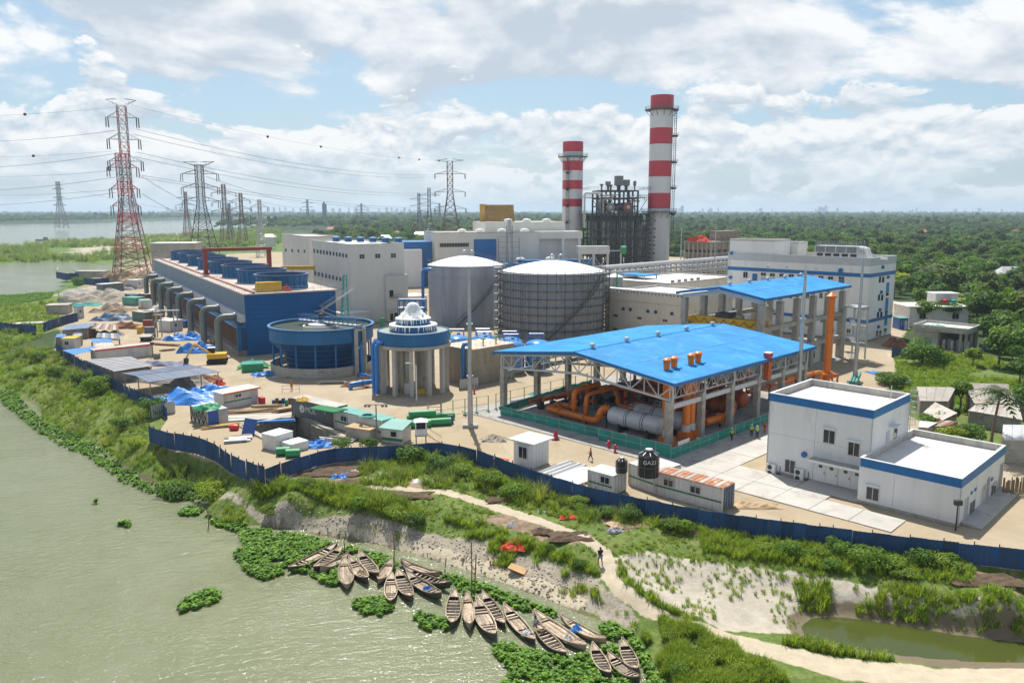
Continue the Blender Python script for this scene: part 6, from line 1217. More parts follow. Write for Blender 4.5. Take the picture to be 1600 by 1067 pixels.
x,y = G(704,661);t_ = thing('blue_drum','blue-grey drum standing by the green net rolls','drum',(x,y));b = MB();b.lathe([(.45,0),(.45,.5),(.48,.53),(.48,.58),(.45,.6),(.45,1.2),(.02,1.2)],n=16);b.build('body',M['contblue'],t_,True);b = MB();b.lathe([(.4,1.2),(.42,1.24),(.02,1.24)],n=16);b.build('lid',M['dsteel'],t_)
# watch booth on stilts
x,y = G(658,694);t_ = thing('watch_booth','small white watch booth on stilts with a stair, behind the fence bushes','booth',(x,y),8)
for a in (-.65,.65):
 for c_ in (-.65,.65): boxo(t_,'stilt','msteel',a-.06,c_-.06,0,a+.06,c_+.06,1.3)
boxo(t_,'floor','msteel',-.8,-.8,1.3,.8,.8,1.4);b = MB();b.box(-.75,-.75,1.4,.75,.75,2.3)
for a in (-.7,.7):
 for c_ in (-.7,.7): b.box(a-.08,c_-.08,2.3,a+.08,c_+.08,3.3)
b.build('wall',M['cw'],t_);boxo(t_,'window_glass','glass',-.68,-.68,2.3,.68,.68,3.3);b = MB();b.add([(-.95,-.95,3.3),(.95,-.95,3.3),(.95,.95,3.3),(-.95,.95,3.3),(0,0,3.7)],[(0,1,4),(1,2,4),(2,3,4),(3,0,4),(3,2,1,0)]);b.build('roof',M['tinlight'],t_)
b = MB()
for s_ in (-.4,.4): b.bar((.8,s_,1.4),(2.8,s_,0),.06,4);b.bar((.8,s_,2.3),(2.8,s_,.9),.03,4)
for k in range(6): b.box(1+k*.3,-.4,1.2-k*.21,1.25+k*.3,.4,1.24-k*.21)
b.build('stair',M['timber'],t_);boxo(t_,'door','grey_band',.76,-.5,1.4,.82,.5,3.1)
def pole(name,label,px,py,tp,m='galv',r=.09,head=None):
 x,y = G(px,py);h = ZR(tp,y);t_ = thing(name,label,'lamp post',(x,y));b = MB();b.lathe([(r*1.3,0),(r,h)],n=8,cap=True);b.build('post',M[m],t_,True)
 if head == 'arm': b = MB();b.tube([(0,0,h),(-.3,-.1,h+.5),(-1.1,-.3,h+.6)],.05,6);b.build('arm',M[m],t_);b = MB();b.cbox(-1.3,-.35,h+.58,.7,.3,.12);b.build('lamp',M['cw'],t_)
 if head == 'tee':
  boxo(t_,'arm',m,-1.5,-.05,h-.05,1.5,.05,h+.05)
  for k in (-1.4,-.9,.9,1.4): b = MB();b.cbox(k,-.12,h-.15,.35,.25,.3);b.build('lamp',M['msteel'],t_)
 if head == 'box': b = MB();b.cbox(0,0,h+.2,.7,.4,.5);b.build('lamp',M['dsteel'],t_)
pole('street_lamp','thin white street lamp before the aerator columns',651,626,572,'tankroof',.1,'arm');pole('flood_light','T-shaped floodlight post behind the fence, by the white office',589,692,632,'msteel',.08,'tee');pole('flood_light','single floodlight post beside the long white hut',239,558,538,'msteel',.1,'box');pole('lamp_post','black thin solar lamp post before the right white building',1493,829,788,'black',.06,'box')
# green wire fence along the shed road, and the brown frame
def wirefence(label,pts,n,h=3.0):
 t_ = thing('wire_fence',label,'fence',(0,0,0));P = [Vector((*G(*p),0)) for p in pts]
 for a,c_ in zip(P[:-1],P[1:]):
  for i in range(n+1):
   if i == n and c_ != P[-1]: continue
   q = a.lerp(c_,i/n);b = MB();b.box(q.x-.06,q.y-.06,0,q.x+.06,q.y+.06,h);b.box(q.x-.3,q.y-.3,0,q.x+.3,q.y+.3,.15);b.build('post',M['greenline'],t_)
  for z in (h-.05,h*.5,.3): b = MB();b.bar(a+Vector((0,0,z)),c_+Vector((0,0,z)),.03,4);b.build('rail',M['greenline'],t_)
wirefence('dark green post and rail fence along the sandy road left of the gas shed',[(689,654),(763,643)],4,2.6);wirefence('dark green post and rail fence behind the left columns of the gas shed',[(775,640),(935,601)],8,2.6)
x,y = G(668,655);t_ = thing('cage_stand','thin rusty cube cage stand behind the green net rolls','stand',(x,y));rail(t_,[(0,0,0),(2,0,0),(2,2,0),(0,2,0)],1.9,2,'rust',.05,close=True)
sheetfence('short grey-blue sheet screen in front of the tan filter block',[G(718,609),G(747,605)],2.0,'galv')
def hydrant(label,px,py): x,y = G(px,py);t_ = thing('hydrant',label,'hydrant',(x,y));b = MB();b.lathe([(.25,0),(.16,.1),(.16,.75),(.22,.8),(.18,1.0),(.02,1.1)],n=10);b.build('body',M['redpaint'],t_,True);b = MB();b.tube([(-.35,0,.6),(.35,0,.6)],.1,8);b.build('outlets',M['redpaint'],t_)
hydrant('red hydrant right of the tall mast',741,615);hydrant('red hydrant on the concrete strip by the grey vessel, left one',951,700);hydrant('red hydrant on the concrete strip by the grey vessel, right one',961,706)
x,y = G(868,686);t_ = thing('red_cone_stand','red cone-shaped stand at the road corner behind the guard cabin','cone',(x,y));b = MB();b.lathe([(.5,0),(.45,.08),(.1,1.3),(.02,1.35)],n=14);b.build('cone',M['redpaint'],t_,True);boxo(t_,'base','rubber',-.55,-.55,0,.55,.55,.06)
for k,(a,bb) in enumerate([((548,608),(586,603)),((560,590),(585,597))]):
 p,q = G(*a),G(*bb);t_ = thing('blue_pipe_run',['fat blue pipe lying on the ground at the left aerator column','thin blue and white pipe between clarifier and aerator'][k],'pipe',(0,0,0));b = MB();b.tube([(p[0],p[1],.1),(p[0],p[1],.8),((p[0]+q[0])/2,(p[1]+q[1])/2,.9),(q[0],q[1],.9)],.45-.2*k,10);b.build('pipe',M['bluepipe'],t_,True);b = MB();b.tube([((p[0]+q[0])/2-.1,(p[1]+q[1])/2,.9),((p[0]+q[0])/2+.1,(p[1]+q[1])/2,.9)],.6-.2*k,10);b.build('flange',M['bluesteel'],t_)
# clutter kept under the aerator
crate('blue_grey_box','pale blue box stored under the aerator columns','box',(632,616),(648,616),2,1.8,'tinlight');heap('yellow_skip','yellow skip-like tray under the aerator columns','tray',662,613,3,2,.9,'yellow',0,3);heap('grey_bundle','grey bundle under the left aerator columns','bundle',612,612,2.6,2,1.1,'msteel',0,3)
# ================================================================== SHEDS AND HUTS OF THE LEFT YARD
def roofed(label,quads,m,posts=(),wall=None,name='open_shed',cat='shed',px_back=None):
 "one or two roof slopes given by their corners in the photograph with their heights; posts stand under given corners"
 P0 = G(*quads[0][0][:2],quads[0][0][2]);t_ = thing(name,label,cat,(P0[0],P0[1]))
 for q in quads:
  c_ = [Vector((*G(a,b_,z),z))-Vector((P0[0],P0[1],0)) for a,b_,z in q];A,B_,C_,D_ = c_;n = max(3,int((B_-A).length/.9))
  for i in range(n):
   e = .012*(i % 2);g = .015/n;a0,a1,d0,d1 = A.lerp(B_,i/n+g),A.lerp(B_,(i+1)/n-g),D_.lerp(C_,i/n+g),D_.lerp(C_,(i+1)/n-g);b = MB();up = Vector((0,0,e));dn = Vector((0,0,e-.05));b.add([a0+up,a1+up,d1+up,d0+up,a0+dn,a1+dn,d1+dn,d0+dn],[(0,1,2,3),(7,6,5,4),(0,4,5,1),(1,5,6,2),(2,6,7,3),(3,7,4,0)]);b.build('roof_sheet',M[m if isinstance(m,str) else m[i % len(m)]],t_)
 c_ = [Vector((*G(a,b_,z),z))-Vector((P0[0],P0[1],0)) for a,b_,z in [p for q in quads for p in q]];cen = sum(c_,Vector())/len(c_)
 for p in c_: q = p.lerp(cen,.06);boxo(t_,'post','timber',q.x-.07,q.y-.07,0,q.x+.07,q.y+.07,p.z-.06)
 if wall:
  k = [p.lerp(cen,.08) for p in c_[:4]];b = MB();zz = min(p.z for p in c_)-.1;b.prism([(p.x,p.y) for p in k],0,zz);b.build('wall',M[wall],t_)
 return t_
roofed('large open shed with grey-blue gabled roof and white ridge, left yard',[[(190,583,2.9),(296,569.5,2.9),(316,573,3.5),(212,587,3.5)],[(212,587.5,3.5),(316,573.5,3.5),(345,581,2.8),(232,597,2.8)]],'shedroof')
heap('shade_filler','dark goods added to darken the space under the open grey shed','filler',268,596,15,6,1.5,'concdark',-20,41);heap('shade_filler','rusty goods added to deepen the shade under the front edge of the open grey shed','filler',310,592,10,4,1.2,'rust',-20,42)  # heaps added to darken the bright space below the shed roof
roofed('low hut with brown and grey-blue sheet roof against the blue fence',[[(131,562,2.4),(178,580,2.3),(239,571,2.6),(205,557,2.7)]],('tinsheet','shedroof'),wall='concdark',name='low_hut',cat='hut');roofed('flat bright blue tarpaulin roof beside the fence in the left yard',[[(97,547,2.4),(115,554,2.2),(161,545,2.5),(145,541,2.6)]],'tarp',name='tarpaulin_shelter',cat='shelter')
roofed('pale sheet canopy behind the bright blue roof in the left yard',[[(146,543,2.3),(182,543,2.2),(175,535,2.5),(151,536,2.5)]],'tinsheet',name='sheet_canopy',cat='shelter');roofed('dull blue sloping roof of the long workshop in the left yard',[[(96,516,2.6),(138,512.5,2.6),(150,504,3.3),(104,508,3.3)]],'shedroofblue',wall='concdark',name='workshop',cat='shed')
roofed('dark cluttered lean-to right of the dull blue workshop',[[(139,513,2.4),(186,516,2.3),(184,507,2.6),(150,505,2.6)]],('rust','concdark','tinsheet'),name='lean_to',cat='shed');roofed('small dark canopy over scrap, below the cluttered lean-to',[[(150,527,2.2),(188,530,2.2),(186,521,2.5),(152,520,2.5)]],('concdark','shedroofblue','tinsheet'),name='lean_to',cat='shed');roofed('bright blue sheet shelter with pale edge in the middle of the left yard',[[(142,535,1.8),(176,534.5,1.8),(174,529,2.1),(143,529,2.1)]],'tarp',name='tarpaulin_shelter',cat='shelter')
roofed('small blue sheet roof by the fence bend, left yard',[[(87,527,2.2),(103,527,2.2),(103,522,2.5),(89,522,2.5)]],'tarp',wall='concdark',name='small_hut',cat='hut');roofed('small blue sheet roof right of the dark water tank, left yard',[[(114,525,2.2),(128,524,2.2),(128,520,2.5),(115,520,2.5)]],'shedroofblue',wall='concdark',name='small_hut',cat='hut')
t_,L = gbox('long_hut','long low white hut with red roof edge in the left yard','hut',(150,567),(240,556),3,2.6,'contwhite');boxo(t_,'wall','contwhite',0,0,0,L,3,2.5);boxo(t_,'roof','tinsheet',-.2,-.3,2.5,L+.2,3.2,2.62);boxo(t_,'roof_edge','red',-.2,-.4,2.45,L+.2,-.305,2.75)
for k in range(8): boxo(t_,'wall_sheet','contwhite',L*k/8+.03,-.03,.1,L*(k+1)/8-.03,-.002,2.4)
door(t_,(L*.6,-.04,1.1),0,1.2,2.1,'grey_band')
def cabin(label,p0,p1,W_,h,m,roof,name='site_cabin',cat='cabin',win=True):
 t_,L = gbox(name,label,cat,p0,p1,W_,h,m);boxo(t_,'wall',m,0,0,0,L,W_,h);boxo(t_,'roof',roof,-.2,-.2,h,L+.2,W_+.2,h+.12)
 if win: window(t_,(L*.35,-.02,h*.6),0,min(1.2,L*.3),.8,2);plate(t_,'door',(L*.75,-.02,h*.42),0,min(.9,L*.3),h*.8,'grey_band',.03)
 return t_
cabin('white hut with yellowed flat roof beside the blue fence bend',(98,546),(118,545.5),3.5,2.4,'contwhite','yellowcloth');cabin('small grey booth next to the yellowed-roof hut',(119,541),(129,540),2,2.4,'concrete','tinsheet',win=False);cabin('dark low cabin between the blue hut roofs, left yard',(104,530),(114,530),3,2.6,'concdark','concdark',win=False);cabin('brick-red small shed in the middle of the left yard',(129,529),(142,528),2,1.8,'rust','rust',win=False)
cabin('white portable cabin at the foot of the middle riser pipes',(267,519),(286,516),4.5,2.8,'contwhite','tinlight');cabin('white gatehouse with blue roof at the fork of the yard road',(123,498),(132,497),2.5,3.4,'contwhite','shedroofblue');cabin('long grey container-like hut before the tall pylon',(161,459),(194,456),4,3.5,'contgrey','tinlight','grey_hut','hut',False);cabin('grey concrete water store with white edge, above the left bank',(73,492),(107,491),5,2.8,'concrete','tinsheet','concrete_store','hut',False)
cabin('white low site hut with dark door, beside the farthest riser pipe',(214,452),(226,450),4,3.6,'contwhite','tinlight');cabin('long grey shed roof on the far river point, behind the blue fence',(118,434),(162,434),6,3,'concrete','tinsheet','far_shed','shed',False)
for lab,p0,p1,m,r in (('dark blue-grey container at the far end of the container row',(206,473),(219,472),'contblue','contblue'),('teal container in the far container row',(213,478),(228,476),'contteal','contteal'),('white container with green roof, nearest of the far row',(221,483),(238,482),'contwhite','contteal'),('dark green container with pale roof beside the yard road',(227,503),(243,501),'contgreen','tinsheet'),('brown-yellow container next to the dark green one',(244,502),(258,500),'contbrown','tinlight')):
 t_,L = gbox('shipping_container',lab,'container',p0,p1,2.6,2.7,m);cbody(t_,L,6.0,2.7,m,r,False)
crate('red_container','red open-topped container at the foot of the third riser pipe','container',(228,471),(241,470),6,2.4,'redgantry','tinlight')
def truck(label,px,py,deg,cabm,bedm,L=6.5,flat=False):
 x,y = G(px,py);t_ = thing('truck',label,'truck',(x,y),deg);b = MB();b.add([(0,-1.15,.5),(1.9,-1.15,.5),(1.9,-1.15,2.2),(1.5,-1.15,2.7),(0,-1.15,2.7),(0,1.15,.5),(1.9,1.15,.5),(1.9,1.15,2.2),(1.5,1.15,2.7),(0,1.15,2.7)],[(0,1,2,3,4),(9,8,7,6,5),(0,5,6,1),(1,6,7,2),(2,7,8,3),(3,8,9,4),(4,9,5,0)]);b.build('cab',M[cabm],t_)
 b = MB();b.add([(1.87,-1,1.75),(1.87,1,1.75),(1.6,1,2.6),(1.6,-1,2.6)],[(0,1,2,3)]);o_ = b.build('windscreen',M['glass'],t_);o_.location = (.06,0,0)
 b = MB();b.box(-L,-1.2,.8,-.1,1.2,1.05);b.box(-L,-.5,.5,.2,.5,.8);b.build('chassis',M['dsteel'],t_);b = MB()
 if not flat: b.box(-L,-1.25,1.05,-.1,-1.15,2.0);b.box(-L,1.15,1.05,-.1,1.25,2.0);b.box(-L,-1.15,1.05,-L+.1,1.15,2.0);b.box(-.2,-1.15,1.05,-.1,1.15,2.2)
 else: b.box(-L,-1.25,1.06,-.1,1.25,1.2)
 b.build('cargo_bed',M[bedm],t_)
 for wx in (1.1,-L+1.2,-L+2.4):
  for s_ in (-1.05,1.05): b = MB();b.tube([(wx,s_-.17,.5),(wx,s_+.17,.5)],.5,14);w_ = b.build('wheel',M['rubber'],t_);b = MB();b.tube([(wx,s_-.19,.5),(wx,s_+.19,.5)],.25,10);b.build('rim',M['galv'],w_)
 return t_
truck('small red-cabbed truck carrying junk on the yard road',233,515,-75,'redgantry','msteel',5);truck('flatbed truck with pale bed, in front of the red-cabbed truck',234,528,105,'msteel','tinsheet',6,True)
x,y = G(340,567);t_ = thing('excavator','yellow excavator with dark tracks beside the nearest riser pipe','excavator',(x,y),15)
for s_ in (-1.2,1.2): b = MB();b.add([(-2,s_-.35,.3),(-1.7,s_-.35,0),(1.7,s_-.35,0),(2,s_-.35,.3),(2,s_-.35,.7),(1.7,s_-.35,.95),(-1.7,s_-.35,.95),(-2,s_-.35,.7)]+[(-2,s_+.35,.3),(-1.7,s_+.35,0),(1.7,s_+.35,0),(2,s_+.35,.3),(2,s_+.35,.7),(1.7,s_+.35,.95),(-1.7,s_+.35,.95),(-2,s_+.35,.7)],[tuple(range(8)),tuple(range(15,7,-1))]+[(i,(i+1) % 8+0,(i+1) % 8+8,i+8) for i in range(8)]);b.build('track',M['rubber'],t_)
boxo(t_,'house','yellow',-1.9,-1.35,1.1,1.9,1.3,2.1);boxo(t_,'cab','glass',-1.8,.2,2.1,-.4,1.25,3.1);boxo(t_,'cab_roof','cw',-1.85,.15,3.1,-.35,1.3,3.22);b = MB();b.bar((-1.2,-.3,2),(-4.2,-.3,4.2),.28,4);b.bar((-4.2,-.3,4.2),(-6.0,-.3,1.4),.22,4);b.build('boom',M['yellow'],t_);b = MB();b.cbox(-6,-.3,.9,.9,1,.9);b.build('bucket',M['dsteel'],t_);boxo(t_,'undercarriage','dsteel',-.9,-1.0,.5,.9,1.0,1.1)
x,y = G(262,527);t_ = thing('pole_gantry','group of bare grey posts with a cross beam standing by the yard road','gantry',(x,y))
for a in (-2.6,-1.6,1.6,2.4): b = MB();b.lathe([(.16,0),(.16,7.0)],(a,.3*a % 1),8,cap=True);b.build('post',M['galv'],t_)
b = MB();b.box(-3.4,-.2,6.6,3.2,.6,6.8);b.box(-3.2,-.6,5.6,-1,.9,5.7);b.build('beam',M['galv'],t_)
crate('green_skip','green mesh skip full of netting at the near corner of the cooling tower','skip',(379,582),(412,580),3.5,1.5,'green','greennet')
heap('scrap_heap','big heap of brown timber and rubble by the far yard road bend','heap',150,470,22,14,3.0,'rubble',0,21);heap('gravel_heap','grey gravel heap behind the timber rubble','heap',140,460,24,12,2.6,'concrete',0,22);heap('sand_heap','large tan sand heap under the tall pylon','heap',205,441,24,16,5,'timber',0,23);heap('green_sheet','turquoise sheets spread before the timber rubble','sheet',121,477,16,5,.9,'greennet',0,24)
heap('blue_white_heap','heap of planks under a blue sheet on the island of the yard road','heap',176,499,11,8,2.0,'contblue',0,25);heap('brush_heap','heap of brushwood on the island of the yard road','heap',178,486,11,9,2.4,'wood',0,26);heap('scrap_heap','dark scrap heap under the legs of the tall pylon','heap',190,452,14,8,2.5,'concdark',0,27);planks('timber_stack','pale timbers on the sandy flat left of the gatehouse','timber',40,507,8,12,('cw','slab'),20,.8,sp=1.0)
sheetfence('blue sheet fence on the left bank, from the gatehouse down to the reeds',[G(122,502),G(98,508),G(68,519)],2.6);sheetfence('blue sheet fence at the far left edge above the reeds',[G(57,523),G(20,520),G(-30,515)],2.6);sheetfence('far blue sheet fence on the river point',[G(88,434),G(104,437),G(124,436)],3.0);sheetfence('far blue sheet fence before the tall pylon',[G(132,444),G(150,446),G(171,444)],3.0);sheetfence('grey sheet fence round the far rubble yard',[G(92,466),G(93,475),G(106,483)],2.6,'galv')
# ================================================================== PLANTS
def leafmat(name,c0,c1,tr=.35,rough=.6):
 m = bpy.data.materials.new(name);m.use_nodes = True;t = NT(m.node_tree);b = m.node_tree.nodes['Principled BSDF'];b.inputs['Roughness'].default_value = rough;b.inputs['Specular IOR Level'].default_value = .3
 r = t.new('ShaderNodeObjectInfo').outputs['Random'];lf = t.attr('leaf');c_ = t.mix(lf,c0,c1);c_ = t.mix(1.,c_,t.mix(r,(.72,.76,.70),(1.25,1.2,1.1)),'MULTIPLY')
 r2 = t.m('FRACT',t.m('MULTIPLY',r,7.31));c_ = t.mix(t.step(r2,.72,.95,0,.55),c_,(c1[0]*1.5,c1[1]*1.25,c1[2]*.9));t.l.new(c_,b.inputs['Base Color'])
 tl = t.new('ShaderNodeBsdfTranslucent');t.l.new(t.mix(1.,c_,(1.25,1.35,.6),'MULTIPLY'),tl.inputs[0]);mx = t.new('ShaderNodeMixShader');mx.inputs[0].default_value = tr;t.l.new(b.outputs[0],mx.inputs[1]);t.l.new(tl.outputs[0],mx.inputs[2]);t.l.new(mx.outputs[0],m.node_tree.nodes['Material Output'].inputs[0]);return m
LM = dict(dark=leafmat('dark_foliage',(.036,.098,.015),(.115,.21,.028)),mid=leafmat('mid_foliage',(.052,.13,.018),(.155,.26,.035)),light=leafmat('light_foliage',(.12,.21,.022),(.27,.36,.05)),bluish=leafmat('olive_foliage',(.055,.098,.026),(.135,.18,.05)),
 palm=leafmat('palm_fronds',(.03,.065,.012),(.085,.13,.03),.25),grass=leafmat('grass_blades',(.13,.23,.026),(.31,.39,.07),.4),reed=leafmat('reed_blades',(.11,.18,.04),(.27,.32,.12),.4),hy=leafmat('hyacinth_leaves',(.07,.19,.022),(.20,.36,.05),.35,.55),dry=leafmat('dry_stems',(.14,.13,.05),(.24,.21,.10),.3))
BARK = mat('bark',(.13,.10,.075),.9,var=.25,vs=2)
def withleaf(me,vals): a = me.attributes.new('leaf','FLOAT','FACE');a.data.foreach_set('value',np.array(vals,np.float32));return me
def crownmesh(seed,n,R,H,z0,lobes,ls,m,flat=.75):
 r = np.random.default_rng(seed);L = []
 for k in range(lobes): a = r.uniform(0,6.28);d = R*.62*sqrt(r.uniform(0,1));L.append((d*cos(a),d*sin(a),z0+H*r.uniform(.3,.78),R*r.uniform(.34,.58),H*r.uniform(.2,.36)))
 vs_ = [];fs_ = [];lv = []
 for i in range(n):
  lx_,ly_,lz,lr,lh = L[i % lobes];d = r.normal(size=3);d /= np.linalg.norm(d);d[2] = d[2]*.9+.18;k = r.uniform(.55,1.05)**.5
  c_ = np.array((lx_+d[0]*lr*k,ly_+d[1]*lr*k,lz+d[2]*lh*k));nrm = d*.9+r.normal(size=3)*.55+np.array((0,0,.45));nrm /= np.linalg.norm(nrm);u = np.cross(nrm,r.normal(size=3));u /= np.linalg.norm(u)+1e-6;w_ = np.cross(nrm,u);s_ = ls*r.uniform(.6,1.35);o = len(vs_)
  vs_ += [tuple(c_-u*s_),tuple(c_+w_*s_*.55+nrm*s_*.12),tuple(c_+u*s_-nrm*s_*.15),tuple(c_-w_*s_*.55)];fs_.append((o,o+1,o+2,o+3));lv.append(np.clip(.35*r.random()+.65*(i % lobes*.37 % 1),0,1))
 me_ = bpy.data.meshes.new('crown');me_.from_pydata(vs_,[],fs_);me_.materials.append(LM[m]);return withleaf(me_,lv),L
def trunkmesh(L,z0,r0,lean=.3):
 b = MB();top = Vector((0,0,z0+.6));b.tube([(0,0,-.3),(lean*.3,.1,z0*.5),tuple(top)],[r0*1.3,r0,r0*.75],7)
 for l in L[:6]: p = Vector((l[0],l[1],l[2]));b.tube([tuple(top-Vector((0,0,.4))),tuple(top.lerp(p,.55)+Vector((0,0,-.2))),tuple(p)],[r0*.6,r0*.4,r0*.15],5)
 return b.mesh('trunk',BARK,True)
SP = {}
def species(key,seed,n,R,H,z0,lobes,ls,m,r0): cm_,L = crownmesh(seed,n,R,H,z0,lobes,ls,m);SP[key] = (cm_,trunkmesh(L,z0,r0))
species('broad_dark',1,1500,4.2,6.5,3.2,13,.50,'dark',.28);species('broad_mid',2,1400,3.7,5.5,2.8,11,.48,'mid',.24);species('broad_light',3,1200,3.3,5.0,2.4,10,.46,'light',.2);species('tall_olive',4,1200,2.8,7.5,3.4,11,.46,'bluish',.22);species('wide_dark',5,1700,5.2,6.0,3.6,16,.52,'dark',.32)
species('bush_mid',11,1700,1.6,1.7,.05,9,.115,'mid',.06);species('bush_light',12,1600,1.6,1.4,.03,8,.115,'light',.05);species('bush_dark',13,1800,1.8,2.0,.1,10,.12,'mid',.07)
def palmmesh(seed,H=8.5):
 r = random.Random(seed);b = MB();lean = r.uniform(-.8,.8);b.tube([(0,0,-.3),(lean*.3,0,H*.5),(lean,0,H)],[.24,.17,.13],7);tr = b.mesh('trunk',BARK,True);vs_ = [];fs_ = []
 for k in range(17):
  a = 2*pi*k/17+r.uniform(-.2,.2);el_ = r.uniform(-.15,1.1);L = r.uniform(2.8,3.8);pts = []
  for i in range(9): u = i/8;h = L*u;pts.append(Vector((lean+cos(a)*h*cos(el_*(1-u*.6)),sin(a)*h*cos(el_*(1-u*.6)),H+sin(el_)*h-1.55*u*u*L*.42)))
  sd = Vector((-sin(a),cos(a),0))
  for i in range(1,9):
   for s_ in (-1,1):
    p = pts[i-1].lerp(pts[i],.5);l = .85*sin(pi*min(1,i/8*.85+.12))+.15;tip = p+sd*s_*l+Vector((cos(a)*.35,sin(a)*.35,-.45*l));q = pts[i]*.85+pts[i-1]*.15;o = len(vs_);vs_ += [tuple(pts[i-1]),tuple(tip),tuple(q)];fs_.append((o,o+1,o+2))
 me_ = bpy.data.meshes.new('fronds');me_.from_pydata(vs_,[],fs_);me_.materials.append(LM['palm']);return withleaf(me_,[r.random() for _ in fs_]),tr
for k in range(2): SP['palm%d' % k] = palmmesh(k+1)
def grow(key,x,y,z,s,label,cat='tree',group=None,name=None,rz=None,sz=1.0):
 c_,t_ = SP[key];r = thing(name or cat,label,cat,(x,y,z),0,group);r.rotation_euler = (0,0,random.uniform(0,6.28) if rz is None else rz);r.scale = (s,s,s*sz);a = link('trunk',t_,r);b_ = link('fronds' if 'palm' in key else 'crown',c_,r);return r
def blades(name,seed,n,h,spread,w,m,droop=.5):
 r = random.Random(seed);vs_ = [];fs_ = [];lv = []
 for i in range(n):
  a = r.uniform(0,6.28);d = spread*.35*sqrt(r.random());x,y = d*cos(a),d*sin(a);a2 = a+r.uniform(-.7,.7);hh = h*r.uniform(.55,1.1);out = spread*r.uniform(.25,1)*droop;ww = w*r.uniform(.7,1.2);px_,py_ = -sin(a2)*ww,cos(a2)*ww;o = len(vs_)
  vs_ += [(x-px_,y-py_,0),(x+px_,y+py_,0),(x+cos(a2)*out*.35+px_*.8,y+sin(a2)*out*.35+py_*.8,hh*.62),(x+cos(a2)*out*.35-px_*.8,y+sin(a2)*out*.35-py_*.8,hh*.62),(x+cos(a2)*out,y+sin(a2)*out,hh*r.uniform(.75,1))];fs_ += [(o,o+1,o+2,o+3),(o+3,o+2,o+4)];q = r.random();lv += [q,q]
 me_ = bpy.data.meshes.new(name);me_.from_pydata(vs_,[],fs_);me_.materials.append(LM[m]);return withleaf(me_,lv)
def rosette(seed):
 r = random.Random(seed);vs_ = [];fs_ = [];lv = []
 for i in range(10):
  a = i*2.4+r.uniform(-.2,.2);d = .06+.028*i;h = .42-.02*i+r.uniform(-.06,.06);cx_,cy__ = d*cos(a),d*sin(a);s_ = r.uniform(.10,.15);t_ = r.uniform(.2,.9);u = Vector((-sin(a),cos(a),0))*s_;v = Vector((cos(a)*cos(t_),sin(a)*cos(t_),sin(t_)))*s_*1.1;c_ = Vector((cx_,cy__,h));o = len(vs_)
  vs_ += [tuple(c_-v),tuple(c_+u*.9-v*.3),tuple(c_+u*.75+v*.6),tuple(c_+v),tuple(c_-u*.75+v*.6),tuple(c_-u*.9-v*.3),(cx_*.3,cy__*.3,-.02)];fs_ += [(o,o+1,o+2,o+3,o+4,o+5),(o+5,o+1,o+6)];q = r.random();lv += [q,q*.3]
 me_ = bpy.data.meshes.new('rosette');me_.from_pydata(vs_,[],fs_);me_.materials.append(LM['hy']);return withleaf(me_,lv)
# ---- scattering: stuff nobody could count
def scatter(name,label,pts,srcs,scale,sz=(.8,1.3),kindlab='stuff'):
 "pts (n,3); instances of the given objects' meshes on the points"
 n = len(pts);me_ = bpy.data.meshes.new(name);me_.vertices.add(n);me_.vertices.foreach_set('co',np.asarray(pts,np.float32).ravel());a = me_.attributes.new('sc','FLOAT_VECTOR','POINT');s_ = scale*rng.uniform(sz[0],sz[1],n)[:,None]*np.stack([np.ones(n),np.ones(n),rng.uniform(.85,1.2,n)],1);a.data.foreach_set('vector',s_.astype(np.float32).ravel());a = me_.attributes.new('rt','FLOAT_VECTOR','POINT');q = np.stack([rng.uniform(-.12,.12,n),rng.uniform(-.12,.12,n),rng.uniform(0,6.28,n)],1);a.data.foreach_set('vector',q.astype(np.float32).ravel())
 o_ = link(name,me_);tag(o_,label,None,kind='stuff');ng = bpy.data.node_groups.new(name,'GeometryNodeTree');ng.interface.new_socket('Geometry',in_out='INPUT',socket_type='NodeSocketGeometry');ng.interface.new_socket('Geometry',in_out='OUTPUT',socket_type='NodeSocketGeometry');N = ng.nodes;Lk = ng.links
 gi = N.new('NodeGroupInput');go = N.new('NodeGroupOutput');ip = N.new('GeometryNodeInstanceOnPoints');Lk.new(gi.outputs[0],ip.inputs['Points']);ji = N.new('GeometryNodeGeometryToInstance')
 for s__ in srcs: oi = N.new('GeometryNodeObjectInfo');oi.inputs['Object'].default_value = s__;oi.inputs['As Instance'].default_value = True;Lk.new(oi.outputs['Geometry'],(jn if (jn := N.get('jn')) else (lambda j: (setattr(j,'name','jn'),j)[1])(N.new('GeometryNodeJoinGeometry'))).inputs[0])
 Lk.new(N['jn'].outputs[0],ip.inputs['Instance']);ip.inputs['Pick Instance'].default_value = len(srcs) > 1
 for nm,sk in (('sc','Scale'),('rt','Rotation')): na = N.new('GeometryNodeInputNamedAttribute');na.data_type = 'FLOAT_VECTOR';na.inputs['Name'].default_value = nm;Lk.new(na.outputs[0],ip.inputs[sk])
 ri = N.new('FunctionNodeRandomValue');ri.data_type = 'INT';ri.inputs[5].default_value = 0 if False else len(srcs)-1;Lk.new(ri.outputs[2],ip.inputs['Instance Index']);Lk.new(ip.outputs[0],go.inputs[0]);md = o_.modifiers.new('scatter','NODES');md.node_group = ng;return o_
def inpoly(px,n,z=0.,mask=None):
 P = PL(px,z);xs,ys = [p[0] for p in P],[p[1] for p in P];X = rng.uniform(min(xs),max(xs),n*4);Y = rng.uniform(min(ys),max(ys),n*4);k = sdf(P,X,Y) > 0
 if mask is not None: k &= mask(X,Y)
 X,Y = X[k][:n],Y[k][:n];return np.stack([X,Y,zat(X,Y)-.02],1)
def at3(px,py,zg=-.8):
 z = zg
 for _ in range(5): x,y = G(px,py,z);z = float(zat(np.array([x]),np.array([y]))[0])
 return x,y,z
